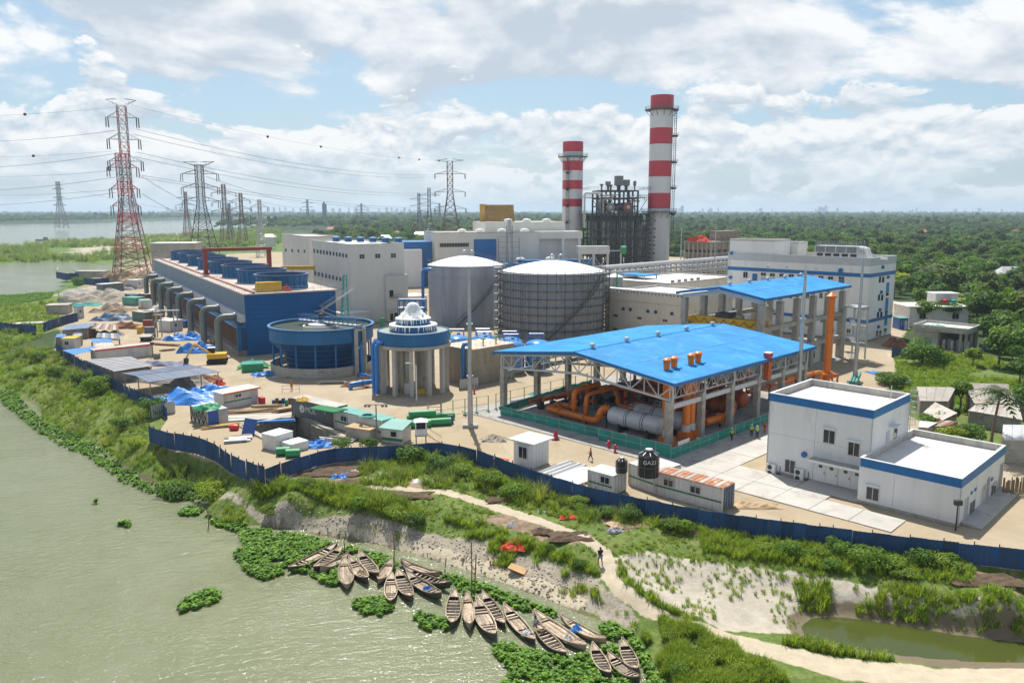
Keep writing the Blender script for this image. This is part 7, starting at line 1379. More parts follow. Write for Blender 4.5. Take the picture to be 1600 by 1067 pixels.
def dens(px,per,z=0.):
 P = np.array(PL(px,z));return int(per*abs(np.dot(P[:,0],np.roll(P[:,1],1))-np.dot(P[:,1],np.roll(P[:,0],1)))/2)
# source plants that stand on the bank in their own right
def tuft(key,me_,px,py,label,name): x,y,z = at3(px,py);o_ = link(name,me_,None,(x,y,z));tag(o_,label,'grass');return o_
TG = tuft('g',blades('grass_tuft',1,26,.38,.42,.022,'grass',.8),765,801,'short grass tuft at the edge of the trail, left of the brown heaps','grass_tuft');TM = tuft('m',blades('sedge_tuft',2,34,.95,.7,.03,'grass',.8),1075,972,'knee-high sedge tuft on the upper edge of the sandy path','sedge_tuft');TR = tuft('r',blades('kans_tuft',3,70,2.1,1.6,.03,'reed',.9),845,775,'feathery kans grass clump at the blue fence below the guard cabin','kans_tuft');TD = tuft('d',blades('dry_tuft',4,24,.55,.4,.02,'dry',.7),1180,930,'thin dry tuft alone on the pale sand slope','dry_tuft')
x,y = G(193,820,-4.5*ZS);HY = [link('water_hyacinth',rosette(1),None,(x,y,WZ)),link('water_hyacinth',rosette(2),None,(*G(150,786,WZ),WZ))];tag(HY[0],'lone water hyacinth rosette adrift, between shore and frame edge','water plant');tag(HY[1],'tiny water hyacinth drifting nearest the left bank','water plant')
for o_ in HY: o_.scale = (1.3,)*3
BSEG = [((527,854),(450,892)),((535,857),(490,892)),((545,870),(500,894)),((538,875),(543,921)),((546,874),(575,911)),((561,867),(591,902)),((626,879),(687,902)),((630,892),(704,920)),((635,899),(690,937)),((834,961),(915,1015)),((876,967),(947,1006)),((925,1011),(952,1059)),((949,1027),(998,1067)),((972,1004),(995,1055)),((754,929),(789,979)),((787,950),(836,1005))]
HYP = [[(372,828),(420,830),(480,840),(520,850),(560,860),(600,870),(640,882),(660,893),(640,900),(612,890),(585,885),(550,890),(538,912),(520,917),(495,907),(470,895),(440,898),(410,908),(385,894),(364,868),(382,855)],[(60,652),(100,672),(140,690),(172,702),(186,726),(220,744),(255,756),(300,763),(336,772),(340,782),(318,790),(296,782),(262,784),(230,770),(190,755),(170,738),(150,724),(135,712),(100,700),(60,676),(0,628),(0,608),(25,614)],[(278,950),(290,935),(320,924),(345,925),(343,940),(310,952),(285,958)],[(279,800),(295,793),(317,796),(310,806),(285,807)],[(183,819),(195,815),(206,818),(200,825)],[(545,945),(575,936),(600,932),(619,955),(600,963),(570,962)],[(645,968),(655,959),(672,962),(706,974),(700,988),(680,990),(660,982)],
 [(650,890),(700,897),(760,916),(830,944),(880,962),(900,975),(880,972),(850,968),(800,950),(770,935),(745,938),(720,930),(690,922),(660,905)],[(768,1012),(790,1005),(850,1024),(890,1032),(925,1018),(955,1008),(935,980),(960,975),(990,992),(1010,1020),(1020,1045),(1060,1085),(770,1085),(800,1050),(775,1030)],[(330,792),(350,800),(385,822),(372,832),(335,822),(320,806)],[(0,470),(60,468),(95,455),(80,480),(20,492),(-60,500),(-60,476)]]
pts = []
for k,q in enumerate(HYP): n = dens(q,21 if k < 10 else 4,-4.5);p = inpoly(q,n,-4.5);p[:,2] = np.where(p[:,1] < 140,WZ,np.maximum(p[:,2],WZ));nz = vnoise(p[:,0],p[:,1],2.2,5);bd = np.min([linedist([G(*a,WZ),G(*c_,WZ)],p[:,0],p[:,1]) for a,c_ in BSEG],0);pts.append(p[(nz+.4*vnoise(p[:,0],p[:,1],.7,6) > .33) & (bd > .62)])
scatter('hyacinth_mat','dense mat of green water hyacinth along the shore and round the boats',np.concatenate(pts),HY,.62,(.6,1.5))
clay = lambda X,Y: (sdf(bankbare,X,Y) < -.2) | (vnoise(X,Y,1.3,41) > .63)
msk = lambda X,Y: (sdf(plant,X,Y) < -.5) & clay(X,Y) & (sdf(river,X,Y) < -.3) & (sdf(pond,X,Y) < -.4) & (linedist(trail,X,Y) > np.where(X > 10,np.clip((X-10)*.12,.5,3.0),.55)+.15)
bare = lambda X,Y: np.maximum.reduce([sdf(q,X,Y) for q in (drying,dry2,dry3,dry4)]) < .3
lowb = [(0,545),(88,552),(150,596),(234,646),(232,700),(300,712),(396,758),(470,742),(525,728),(640,722),(700,719),(800,751),(930,794),(1090,828),(1300,858),(1600,898),(1740,915),(1740,960),(1500,940),(1300,905),(1100,876),(1000,868),(940,885),(860,880),(700,835),(600,822),(420,796),(340,780),(200,712),(100,662),(0,602)]
mg = lambda X,Y: msk(X,Y) & bare(X,Y) & (sdf(sandslope,X,Y) < .3)
p = inpoly(lowb,26000,-.9,lambda X,Y: mg(X,Y) & (vnoise(X,Y,3.5,3)+.35*vnoise(X,Y,.9,4) > .42));scatter('turf','short green turf on the flat between fence and bank',p,[TG],.62,(.5,1.5))
R1 = [(0,545),(88,552),(150,596),(234,646),(232,700),(300,712),(340,730),(372,758),(340,775),(250,748),(200,712),(150,690),(100,662),(0,602)];hedge = [(400,768),(440,757),(520,762),(600,782),(665,803),(655,822),(600,808),(520,788),(440,774),(398,778)];R3 = [(690,812),(760,818),(830,846),(900,868),(940,886),(935,908),(860,888),(780,870),(700,848),(655,838)];R4 = [(1000,988),(1050,962),(1110,985),(1170,1020),(1228,1070),(1000,1090),(1012,1030)];R5 = [(955,885),(1000,922),(1060,953),(1120,978),(1200,1003),(1300,1026),(1290,1034),(1180,1008),(1050,968),(985,935)];R6 = [(1240,915),(1400,930),(1620,965),(1620,1000),(1430,978),(1330,958),(1250,938)];bankare2 = [(345,785),(420,805),(520,818),(640,836),(760,860),(860,885),(940,908),(930,925),(860,905),(760,875),(640,848),(520,828),(420,815),(340,800)];R7 = [(560,735),(640,722),(700,720),(760,738),(860,780),(960,802),(1090,828),(1080,842),(960,826),(860,806),(760,776),(640,764),(560,764)];R8 = [(1090,834),(1300,860),(1520,890),(1520,918),(1300,893),(1100,866)];R9 = [(1235,1000),(1300,1018),(1400,1036),(1500,1044),(1620,1050),(1620,1062),(1450,1052),(1300,1036),(1220,1014)];bankp = [(335,795),(400,800),(520,812),(640,835),(760,855),(900,895),(960,925),(1000,965),(960,965),(860,918),(760,885),(600,842),(420,816)]
cat_ = lambda *a: np.concatenate([q for q in a if len(q)])
p = cat_(inpoly(R1,1900,-1.5,lambda X,Y: msk(X,Y) & (vnoise(X,Y,3,12) > .3)),inpoly(hedge,1500,-1.3,msk),inpoly(R3,620,-1.5,lambda X,Y: msk(X,Y) & (vnoise(X,Y,2.2,13) > .45)),inpoly(R4,2600,-3.4,lambda X,Y: msk(X,Y) & (vnoise(X,Y,1.3,44) > .34)),inpoly(R5,300,-2.5,msk),inpoly([(0,476),(60,475),(95,468),(95,500),(60,530),(0,548),(-60,540)],1500,0),inpoly(R6,420,-2.4,lambda X,Y: msk(X,Y) & (vnoise(X,Y,2.2,14) > .45)),inpoly(R7,800,-.8,lambda X,Y: msk(X,Y) & (vnoise(X,Y,2.5,15) > .4)),inpoly(R8,900,-1,msk),inpoly(R9,420,-3.7,msk),inpoly(bankp,420,-2.5,msk),inpoly(bankare2,500,-2.3,msk));scatter('sedge','knee-high green sedge and reeds of the river bank',p,[TM],.72,(.5,1.5))
p = cat_(inpoly(R1,260,-1.5,msk),inpoly(hedge,25,-1.3,msk),inpoly([(0,476),(60,475),(95,468),(95,500),(60,530),(0,548),(-60,540)],60,0),inpoly(R7,40,-.8,msk));scatter('kans_grass','tall feathery kans grass along the bank',p,[TR],.85,(.5,1.25))
p = cat_(inpoly([(940,872),(1010,866),(1200,890),(1400,925),(1600,958),(1600,1000),(1400,975),(1250,955),(1150,980),(1040,942)],620,-2,lambda X,Y: msk(X,Y) & (vnoise(X,Y,2.5,9) > .45)),inpoly(bankp,250,-2.5,msk));scatter('sparse_tufts','sparse thin tufts dotting the pale sand slope',p,[TM,TG],.5,(.4,1.3))
# shrubs of the bank that can be told apart
SH = [(532,702,1.0,'bush_dark','slim leafy sapling against the fence right of the yard corner'),(577,702,1.25,'bush_mid','first rounded shrub before the fence, left of the watch booth'),(642,722,1.75,'bush_mid','large shrub hiding the fence below the watch booth'),(688,735,1.3,'bush_dark','dark shrub right of the large one below the watch booth'),(722,744,1.3,'bush_mid','shrub before the fence, between watch booth and guard cabin'),(765,760,1.4,'bush_light','pale shrub before the fence, just left of the guard cabin'),(805,776,1.45,'bush_mid','shrub right below the guard cabin'),(905,792,1.1,'bush_light','shrub below the bright tin profiles'),(950,806,1.0,'bush_mid','shrub below the short dirty white container'),(985,813,1.0,'bush_dark','dark round shrub below the rust-streaked container'),(1045,828,1.0,'bush_light','shrub beneath the long rusted-roof container'),(1070,832,.9,'bush_mid','small shrub left of the mauve and yellow cloths'),(1195,860,.8,'bush_light','shrub right of the dark gully, by the blue fence'),(1235,868,1.0,'bush_mid','first big shrub of the row before the right building'),(1275,870,.9,'bush_light','second shrub of the row before the right building'),(1310,868,.9,'bush_dark','third, darker shrub of the row before the right building'),(1352,884,1.25,'bush_dark','biggest dark shrub below the low white annex'),(1395,888,1.15,'bush_mid','wide shrub right of the biggest dark one'),(1440,886,1.15,'bush_mid','leafy shrub under the annex corner'),(1478,888,1.2,'bush_light','tall pale shrub at the thin solar lamp post'),(1415,905,.85,'bush_light','low pale shrub before the wide one'),(1300,890,.8,'bush_mid','low shrub on the grass ledge above the gully slope'),
 (240,650,1.4,'bush_dark','dark leafy shrub outside the grey corner wall'),(150,615,1.7,'bush_dark','dark shrub outside the fence by the low brown hut'),(125,600,1.3,'bush_mid','shrub below the long white hut, outside the fence'),(275,735,2.0,'bush_mid','big bright shrub on the bank below the braced grey crate'),(330,745,1.7,'bush_light','pale shrub at the fence corner, near the water'),(215,700,1.3,'bush_light','shrub low on the left bank, middle'),(60,565,1.4,'bush_mid','shrub near the left frame edge on the bank'),(90,590,1.2,'bush_dark','dark shrub below the bright blue roof, on the bank'),(45,590,1.1,'bush_light','pale low shrub by the water, far left bank'),(190,668,1.2,'bush_mid','shrub on the bank under the grey open shed'),(105,440,2.4,'bush_mid','shrub on the far river point behind the blue fence'),(128,448,2.6,'bush_dark','dark shrub on the far river point'),(420,775,.9,'bush_light','shrub at the left end of the bank hedge'),(480,780,1.0,'bush_mid','shrub in the left half of the bank hedge'),(560,798,1.1,'bush_mid','shrub in the middle of the bank hedge'),(620,810,1.1,'bush_light','shrub near the right end of the bank hedge'),(650,815,1.0,'bush_mid','last shrub of the bank hedge, at the bare bank'),(860,862,.55,'bush_mid','shrub on the slope below the brown drying heap'),(905,885,.55,'bush_dark','shrub just left of the black-shirted walker'),(1050,1000,.7,'bush_light','shrub on top of the grassy mound beside the sandy path'),(1110,1030,.8,'bush_light','shrub in the middle of the grassy mound'),(1160,1055,.8,'bush_light','shrub at the right foot of the grassy mound'),(1060,1055,.7,'bush_mid','dark shrub at the left foot of the grassy mound')]
for px,py,s_,k,lab in SH: x,y,z = at3(px,py);grow(k,x,y,z,s_*(.8 if py > 690 else .95),lab,'shrub',sz=random.uniform(.75,1.15))
p = inpoly([(1395,560),(1440,548),(1540,556),(1600,585),(1620,640),(1560,655),(1420,640)],5000,0,lambda X,Y: vnoise(X,Y,5,17) > .3);scatter('meadow_grass','rank grass of the meadow beside the pump house',p,[TM,TG],.7,(.5,1.6))
p = inpoly([(-60,389),(0,388),(75,381),(180,374),(300,366),(440,352),(440,385),(250,394),(182,413),(100,409),(0,411),(-60,412)],5200,-4.5,lambda X,Y: vnoise(X,Y,40,52) > .4);scatter('wetland_reeds','reeds and low scrub on the flat wetland by the far river',p,[TR,TM],2.2,(.4,1.5))
# ---- trees: the nearest as individuals, the wood beyond as one mass
def ok(X,Y): return (sdf(plant,X,Y) < -3) & (sdf(mead,X,Y) < -1) & (sdf(river,X,Y) < -5) & (sdf(farw,X,Y) < -6) & ~((X < -140-.12*(Y-300)) & (Y < 1450) & (Y > 200)) & (np.abs(X) < .72*Y+20)
vil = PL([(1405,700),(1420,600),(1500,590),(1620,590),(1640,780),(1560,780),(1490,700)])
named = [(1500,640,'broad_dark',.5,'dark tree between the tin-roofed village sheds'),(1460,676,'bush_dark',1.3,'small dark tree by the ladder of the right building'),(1487,692,'bush_light',1.5,'bright yellow-green tree behind the low annex'),(1515,690,'bush_mid',1.5,'green tree left of the coconut palm'),(1600,655,'broad_mid',.6,'tree at the right frame edge among the tin roofs'),(1440,640,'bush_mid',1.0,'shrubby tree left of the tilted tin roof'),(1592,604,'wide_dark',.5,'dark tree at the upper right of the village'),(1385,600,'bush_light',1.5,'pale shrub on the meadow edge behind the right building'),(1400,606,'bush_mid',1.5,'rounded shrub on the near meadow edge'),(1470,570,'bush_mid',1.6,'tree before the concrete pump house'),(1440,572,'bush_dark',2.4,'dark shrub before the blue fence of the pump house'),(1520,575,'broad_light',.55,'pale tree right of the pump house front'),(1560,575,'broad_dark',.8,'dark tree right of the pump house'),(1598,592,'broad_dark',.65,'big dark tree at the right edge of the meadow'),(1470,498,'broad_mid',.8,'tree standing before the white house'),(1425,508,'broad_light',.6,'pale tree at the left corner of the white house'),(1520,500,'broad_light',.9,'yellow-green tree right of the white house')]
used_xy = []
for px,py,k,s_,lab in named: x,y = G(px,py);grow(k,x,y,float(zat(np.array([x]),np.array([y]))[0]),s_,lab,'tree');used_xy.append((x,y))
x,y = G(1545,715);grow('palm0',x,y,0,1.0,'coconut palm among the tin-roofed sheds, right edge','palm',name='coconut_palm')
gxs,gys = np.meshgrid(np.arange(-400,420,7.2),np.arange(140,620,7.2));X = (gxs+rng.uniform(-2.8,2.8,gxs.shape)).ravel();Y = (gys+rng.uniform(-2.8,2.8,gys.shape)).ravel()
k = ok(X,Y) & (np.abs(X) < .70*Y) & (sdf(vil,X,Y) < 0) & ((X > 96) | (Y > 410));X,Y = X[k],Y[k];hs = sdf(PL([(1408,512),(1530,512),(1550,560),(1420,560)]),X,Y) < 0;X,Y = X[hs],Y[hs];o_ = np.argsort(np.hypot(X,Y));X,Y = X[o_],Y[o_];NT_ = 268
kinds = ['broad_dark','broad_mid','broad_light','tall_olive','wide_dark','palm0','palm1'];labs = {'broad_dark': 'dark green broadleaf tree in the wood','broad_mid': 'mid-green broadleaf tree in the wood','broad_light': 'yellow-green broadleaf tree in the wood','tall_olive': 'tall olive-green tree in the wood','wide_dark': 'wide-crowned dark tree in the wood','palm0': 'slender palm rising from the wood','palm1': 'slender palm rising from the wood'}
def zone(x,y):
 p = 800+FPX*x/(y*cos(PIT)+CH*sin(PIT));d = 'near ' if y < 230 else 'mid ' if y < 340 else 'far ';
 return ', '+(('left of the cream halls' if p < 450 else 'behind the cream halls') if p < 690 else 'behind the tall stacks' if p < 1130 else d+'rows behind the blue-striped building' if p < 1400 else d+'rows behind the pump house' if p < 1500 else d+'rows at the right edge')
for i in range(min(NT_,len(X))): kd = random.choices(kinds,(20,26,13,12,12,8,8))[0];grow(kd,X[i],Y[i],-.1,random.uniform(.6,1.3),labs[kd]+zone(X[i],Y[i]),'palm' if 'palm' in kd else 'tree','trees of the wood','palm_tree' if 'palm' in kd else 'tree')
CR = {}
for o_ in bpy.data.objects:
 if o_.name.startswith(('crown','fronds')) and o_.data is not None: CR.setdefault(o_.data.name,o_)
src = [CR[SP[k][0].name] for k in ('broad_dark','broad_mid','broad_light','tall_olive','wide_dark','broad_mid','broad_dark') if SP[k][0].name in CR]
far = [np.stack([X[NT_:],Y[NT_:],np.full(len(X)-NT_,-.2)],1)]
for y0,y1,st in ((620,1300,9.5),(1300,2600,17),(2600,5200,36),(5200,9000,75)):
 w_ = .72*y1;gxs,gys = np.meshgrid(np.arange(-w_,w_,st),np.arange(y0,y1,st));A = (gxs+rng.uniform(-st*.42,st*.42,gxs.shape)).ravel();B_ = (gys+rng.uniform(-st*.42,st*.42,gys.shape)).ravel();cl = vnoise(A,B_,150 if y0 < 2600 else 500,31) > .24;kk = ok(A,B_) & cl;far.append(np.stack([A[kk],B_[kk],np.full(kk.sum(),-.2)],1))
for (q,nm,lab,sc_) in ((np.concatenate(far[:2]),'woodland','dense green wood behind the plant reading as one mass',1.0),(far[2],'far_woodland','far wood fading into haze',1.45),(far[3],'distant_woodland','distant hazy tree belt on the plain',1.8),(far[4],'horizon_woodland','tree belts along the horizon',2.3)): scatter(nm,lab,q,src,sc_,(.7,1.25))
# ================================================================== VILLAGE AND SMALL BUILDINGS ON THE RIGHT
roofed('long grey tin-roofed shed at the back left of the village',[[(1437,626,2.6),(1482,627,2.6),(1494,605,3.6),(1432,604,3.6)]],'tinsheet',wall='concdark',name='tin_shed');roofed('highest tin roof strip at the back of the village',[[(1511,608,3.2),(1577,609,3.2),(1576,600,3.9),(1510,598,3.9)]],'tinsheet',wall='concdark',name='tin_shed');roofed('widest grey tin roof in the middle of the village',[[(1522,630,2.5),(1606,631,2.5),(1606,611,3.5),(1511,609,3.5)]],'tinsheet',wall='concdark',name='tin_shed')
roofed('lower grey tin roof in front of the widest one',[[(1512,641,2.5),(1598,656,2.4),(1592,633,3.3),(1524,631,3.3)]],'tinsheet',wall='concdark',name='tin_shed');roofed('tilted pale tin roof standing cornerwise in the village',[[(1442,644,2.4),(1472,657,2.3),(1496,645,3.1),(1461,628,3.4)]],'tinsheet',wall='concdark',name='tin_shed');roofed('small rusty patched roof beside the tilted tin roof',[[(1447,666,2.0),(1482,666,2.0),(1497,658,2.5),(1470,656,2.5)]],('rust','tinsheet'),wall='concdark',name='tin_shed');roofed('small white sheet roof left of the rusty patched one',[[(1435,667,2.0),(1450,668,2.0),(1465,660,2.4),(1437,657,2.4)]],'tinlight',wall='concrete',name='tin_shed')
roofed('bright white tin roof hut at the right edge of the village',[[(1566,687,3.0),(1612,688,3.0),(1612,664,3.7),(1567,663,3.7)]],'tinlight',wall='concrete',name='tin_shed')
x,y = G(1588,722);t_ = thing('washing_line','washing line with mauve and pink cloths before the white-roofed hut','washing line',(x,y));b = MB();b.bar((-2,0,0),(-2,0,2),.05,5);b.bar((2,0,0),(2,0,2),.05,5);b.bar((-2,0,1.95),(2,0,1.95),.02,4);b.build('line',M['bamboo'],t_)
for k in range(4): boxo(t_,'cloth','mauve' if k % 2 else 'redcloth',-1.8+k*.92,-.03,1.0,-1.0+k*.92,.03,1.95)
a,c_ = G(1566,773),G(1612,772);t_ = thing('bamboo_fence','low brown bamboo fence at the right frame edge','fence',a,degrees(atan2(c_[1]-a[1],c_[0]-a[0])))
for k in range(26): b = MB();h = random.uniform(1.5,2.1);b.tube([(k*.16,0,0),(k*.16+random.uniform(-.05,.05),0,h)],.065,5);b.build('bamboo_pole',M['bamboo'],t_)
b = MB();b.tube([(0,-.08,.5),(4.2,-.08,.5)],.05,5);b.build('cross_pole',M['bamboo'],t_)
z = 5.7;f = G(1514,514,z);r_ = G(1542,501,z);l_ = G(1426,506,z);t_ = thing('concrete_pump_house','low raw concrete pump house with open side and flat roof, beside the wood','pump house',f,degrees(atan2(f[1]-l_[1],f[0]-l_[0])));L = hypot(l_[0]-f[0],l_[1]-f[1]);Wd = 9.5
boxo(t_,'roof_slab','concrete',-L,0,z-1.3,0,Wd,z-.6)
for q in ((-L,0,0,.3),(-L,Wd-.3,0,Wd),(-L,.3,-L+.3,Wd-.3),(-.3,.3,0,Wd-.3)): boxo(t_,'parapet','para',q[0],q[1],z-.6,q[2],q[3],z)
boxo(t_,'roof_screed','roofwhite',-L+.3,.3,z-.599,-.3,Wd-.3,z-.56);boxo(t_,'wall','concrete',-L+.4,.5,0,-L*.53,Wd-.5,z-1.3);boxo(t_,'back_wall','concdark',-L*.53,Wd-.8,0,-.4,Wd-.5,z-1.3)
for x,y in ((-L*.14,.7),(-.5,.7),(-.5,Wd-.7),(-.5,Wd*.5)): boxo(t_,'column','concrete',x-.25,y-.25,0,x+.25,y+.25,z-1.3)
door(t_,(-L*.73,.47,1.2),0,2.0,2.2,'teal',2);plate(t_,'air_unit',(-L*.60,.4,1.2),0,1.0,.8,'cw',.3);boxo(t_,'door_canopy','concrete',-L*.83,-.2,2.9,-L*.65,.49,3.05);plate(t_,'notice',(-L*.69,.44,.9),0,.7,.7,'redpaint',.03)
boxo(t_,'floor_slab','concrete',-L-.5,-2.5,0,1.2,Wd+.5,.2)
for k in range(6): x = -L*.47+k*L*.075;b = MB();b.lathe([(.5,.2),(.55,.5),(.55,2.2),(.3,2.6),(.02,2.7)],(x,2.5+1.2*(k % 2)),12);b.build('filter_bottle',M['tinlight' if k % 2 else 'galv'],t_,True)
c2 = adv(f,t_.rotation_euler.z*57.2958,-L*.38);drape('blue_hose_heap','bright blue hose heap lying on the pump house roof','hose',c2[0]-1,c2[1]+5,z-.56,6,3,.4,'contteal',10,seed=4)
sheetfence('blue sheet fence in front of the concrete pump house',[G(1393,558),G(1420,561),G(1456,561)],2.2);sheetfence('short blue sheet fence right of the concrete pump house',[G(1530,552),G(1564,549)],2.2)
cabin('small blue-walled hut with pale blue roof beside the blue-striped building',(1405,515),(1418,515),4,3.0,'blueboard','contteal')
Y = 214;x0 = XP(1421,Y,3);L = XP(1513,Y,3)-x0;zt = ZR(480,Y);t_ = thing('village_house','white flat-roofed house with a raised room, among trees beyond the pump house','house',(x0,Y));boxo(t_,'wall','cw',0,0,0,L,9,zt);boxo(t_,'roof','roofwhite',-1.0,-.9,zt,L+.5,9.5,zt+.3);b = MB();zz = ZR(462,Y);b.box(L*.55,4,zt+.3,L*.93,8.5,zz);b.build('upper_room',M['cw'],t_);boxo(t_,'upper_roof','tankroof',L*.53,3.7,zz,L*.96,8.8,zz+.25)
window(t_,(L*.22,-.02,zt*.55),0,1.8,1.4,2);window(t_,(L*.78,-.02,zt*.55),0,1.8,1.4,2)
b = MB();b.lathe([(.9,zt+.3),(.9,zt+1.7),(.02,zt+2.0)],(L*.68,3),12);b.build('pink_tank',M['redpaint'],t_,True);b = MB();b.lathe([(.8,zt+.3),(.8,zt+1.6),(.02,zt+1.9)],(L*.82,3),12);b.build('green_tank',M['teal'],t_,True)
heap('red_heap','reddish material heap at the corner of the blue-striped building','heap',1398,541,5,4,2.0,'rust',0,31);crate('green_bin','dark green cabinet before the pump house fence','cabinet',(1426,548),(1432,548),1,2.2,'greenline')
x,y = G(1340,600);t_ = thing('green_pipe_stack','stack of long green pipes lying tilted behind the right white building','pipes',(x,y,.2),60)
for i in range(6): b = MB();b.tube([(-3,i % 3*.5,.2+.45*(i//3)),(3,i % 3*.5,1.0+.45*(i//3))],.22,8);b.build('pipe',M['contteal'],t_)
heap('blue_tarpaulin','long pale blue tarpaulin on the slope at the meadow edge','tarpaulin',1393,590,3.4,12,.7,'tarp',10,33)
# sheets, cloths and heaps spread on the bank
def spread(name,label,cat,px,py,sx,sy,h,m,deg=0,seed=1): x,y,z = at3(px,py);return drape(name,label,cat,x,y,z-.05,sx,sy,h,m,deg,12,seed)
for a in (('blue_sheet','bright blue sheet over a mound on the drying ground','sheet',532,745,2.5,1.8,.5,'tarp'),('white_sheet','white rumpled sheet left of the blue one, under the fence','sheet',549,738,2.2,1.2,.3,'cw'),('white_sheet','flat pale sheet on the drying ground, right of the brown square','sheet',580,750,3,2.0,.12,'roofwhite'),('white_sheet','small white sheet above the flat pale one','sheet',594,741,2.2,1.0,.3,'cw'),('white_sheet','crumpled white sheet below the watch booth shrubs','sheet',663,752,2.8,1.6,.45,'cw'),('brown_heap','brown drying heap along the fence, the longest','heap',500,737,9.5,3.6,.35,'brownheap'),('brown_heap','square brown drying patch next to the blue sheet','heap',548,753,3.0,2.4,.22,'brownheap'),('brown_heap','long brown drying strip beside the trail','heap',618,773,8,2.2,.3,'brownheap'),('brown_heap','brown heap beside the trail, left of the black-shirted walker','heap',893,838,4.6,2.4,.4,'brownheap'),('brown_heap','smaller brown heap up the trail','heap',848,830,2.2,1.5,.3,'brownheap'),('brown_heap','brown mound under the grassy fence slope','heap',785,781,3.6,1.5,.3,'brownheap'),('red_sheet','big crumpled orange-red sheet on the grassy bank','sheet',802,848,2.4,2.2,.6,'redcloth'),('red_cloth','small red cloth in the grass by the trail','cloth',888,808,1.8,1.1,.25,'redcloth'),('pink_cloth','pinkish cloth strip spread in the grass','cloth',850,799,2.4,.8,.12,'lungi'),('grey_sheet','grey crumpled plastic on the dry patch right of the trail','sheet',962,829,1.8,1.3,.35,'msteel'),('tan_heap','tan chaff mound on the dry patch right of the trail','heap',985,818,4.6,2.2,.3,'timber'),('white_bag','white bag with red mark in the bank grass','bag',799,822,.9,.7,.5,'cw'),('grey_rag','grey rag at the bank edge above the poles','rag',748,814,1.4,.9,.25,'msteel'),('mauve_blanket','mauve blanket drying on the grass by the dark gully','blanket',1085,829,1.6,1.3,.18,'mauve'),('yellow_blanket','yellow blanket beside the mauve one','blanket',1100,829,1.3,1.4,.18,'yellowcloth'),('pale_blanket','pale blanket at the right of the yellow one','blanket',1110,827,.8,1.3,.2,'cw'),('tan_patch','small tan mat at the left end of the drying ground','mat',435,737,2,1.2,.12,'timber'),('blue_scrap','tiny blue plastic scrap by the fence, left of the long brown heap','scrap',454,727,1,.7,.3,'tarp'),('pale_scrap','pale crumpled plastic right of the tiny blue scrap','scrap',484,730,1.5,.8,.3,'cw'),('brown_stain','reddish soil heap by the fence at the right edge','heap',1540,905,6,2.5,.25,'brownheap')): spread(*a)
x,y,z = at3(809,881);t_ = thing('cardboard_sheet','tan cardboard sheet tilted on the bank slope','sheet',(x,y,z),-20);b = MB();b.cbox(0,0,.35,1.7,1.2,.05,0,.25);b.build('board',M['card'],t_)
for k,(px,py) in enumerate([(556,820),(562,815),(730,868),(770,872),(615,822)]): x,y,z = at3(px,py);planks('stick_pile','pile of pale sticks on the bare bank, %s from the left' % ['first','second','fourth','fifth','third'][k],'sticks',px,py,6,2.2,('timber','wood'),60+10*k,.07,z+.05,.12,'stick')
# loose rubble along the water line
rb = MB();r_ = random.Random(5)
for k in range(900):
 u = r_.random();i = min(len(beach)-2,int(u*(len(beach)-1)));a,c_ = beach[i],beach[i+1];v = r_.random();x,y = a[0]+(c_[0]-a[0])*v+r_.gauss(.3,.9),a[1]+(c_[1]-a[1])*v+r_.gauss(.8,1.2);z = float(zat(np.array([x]),np.array([y]))[0]);s_ = r_.uniform(.03,.15)
 if z > WZ: rb.cbox(x,y,z+s_*.2,s_*1.6,s_,s_*.8,r_.uniform(0,3),r_.uniform(-.5,.5))
tag(rb.build('bank_rubble',M['rubble']),'loose stones and clods along the waterline path',kind='stuff')
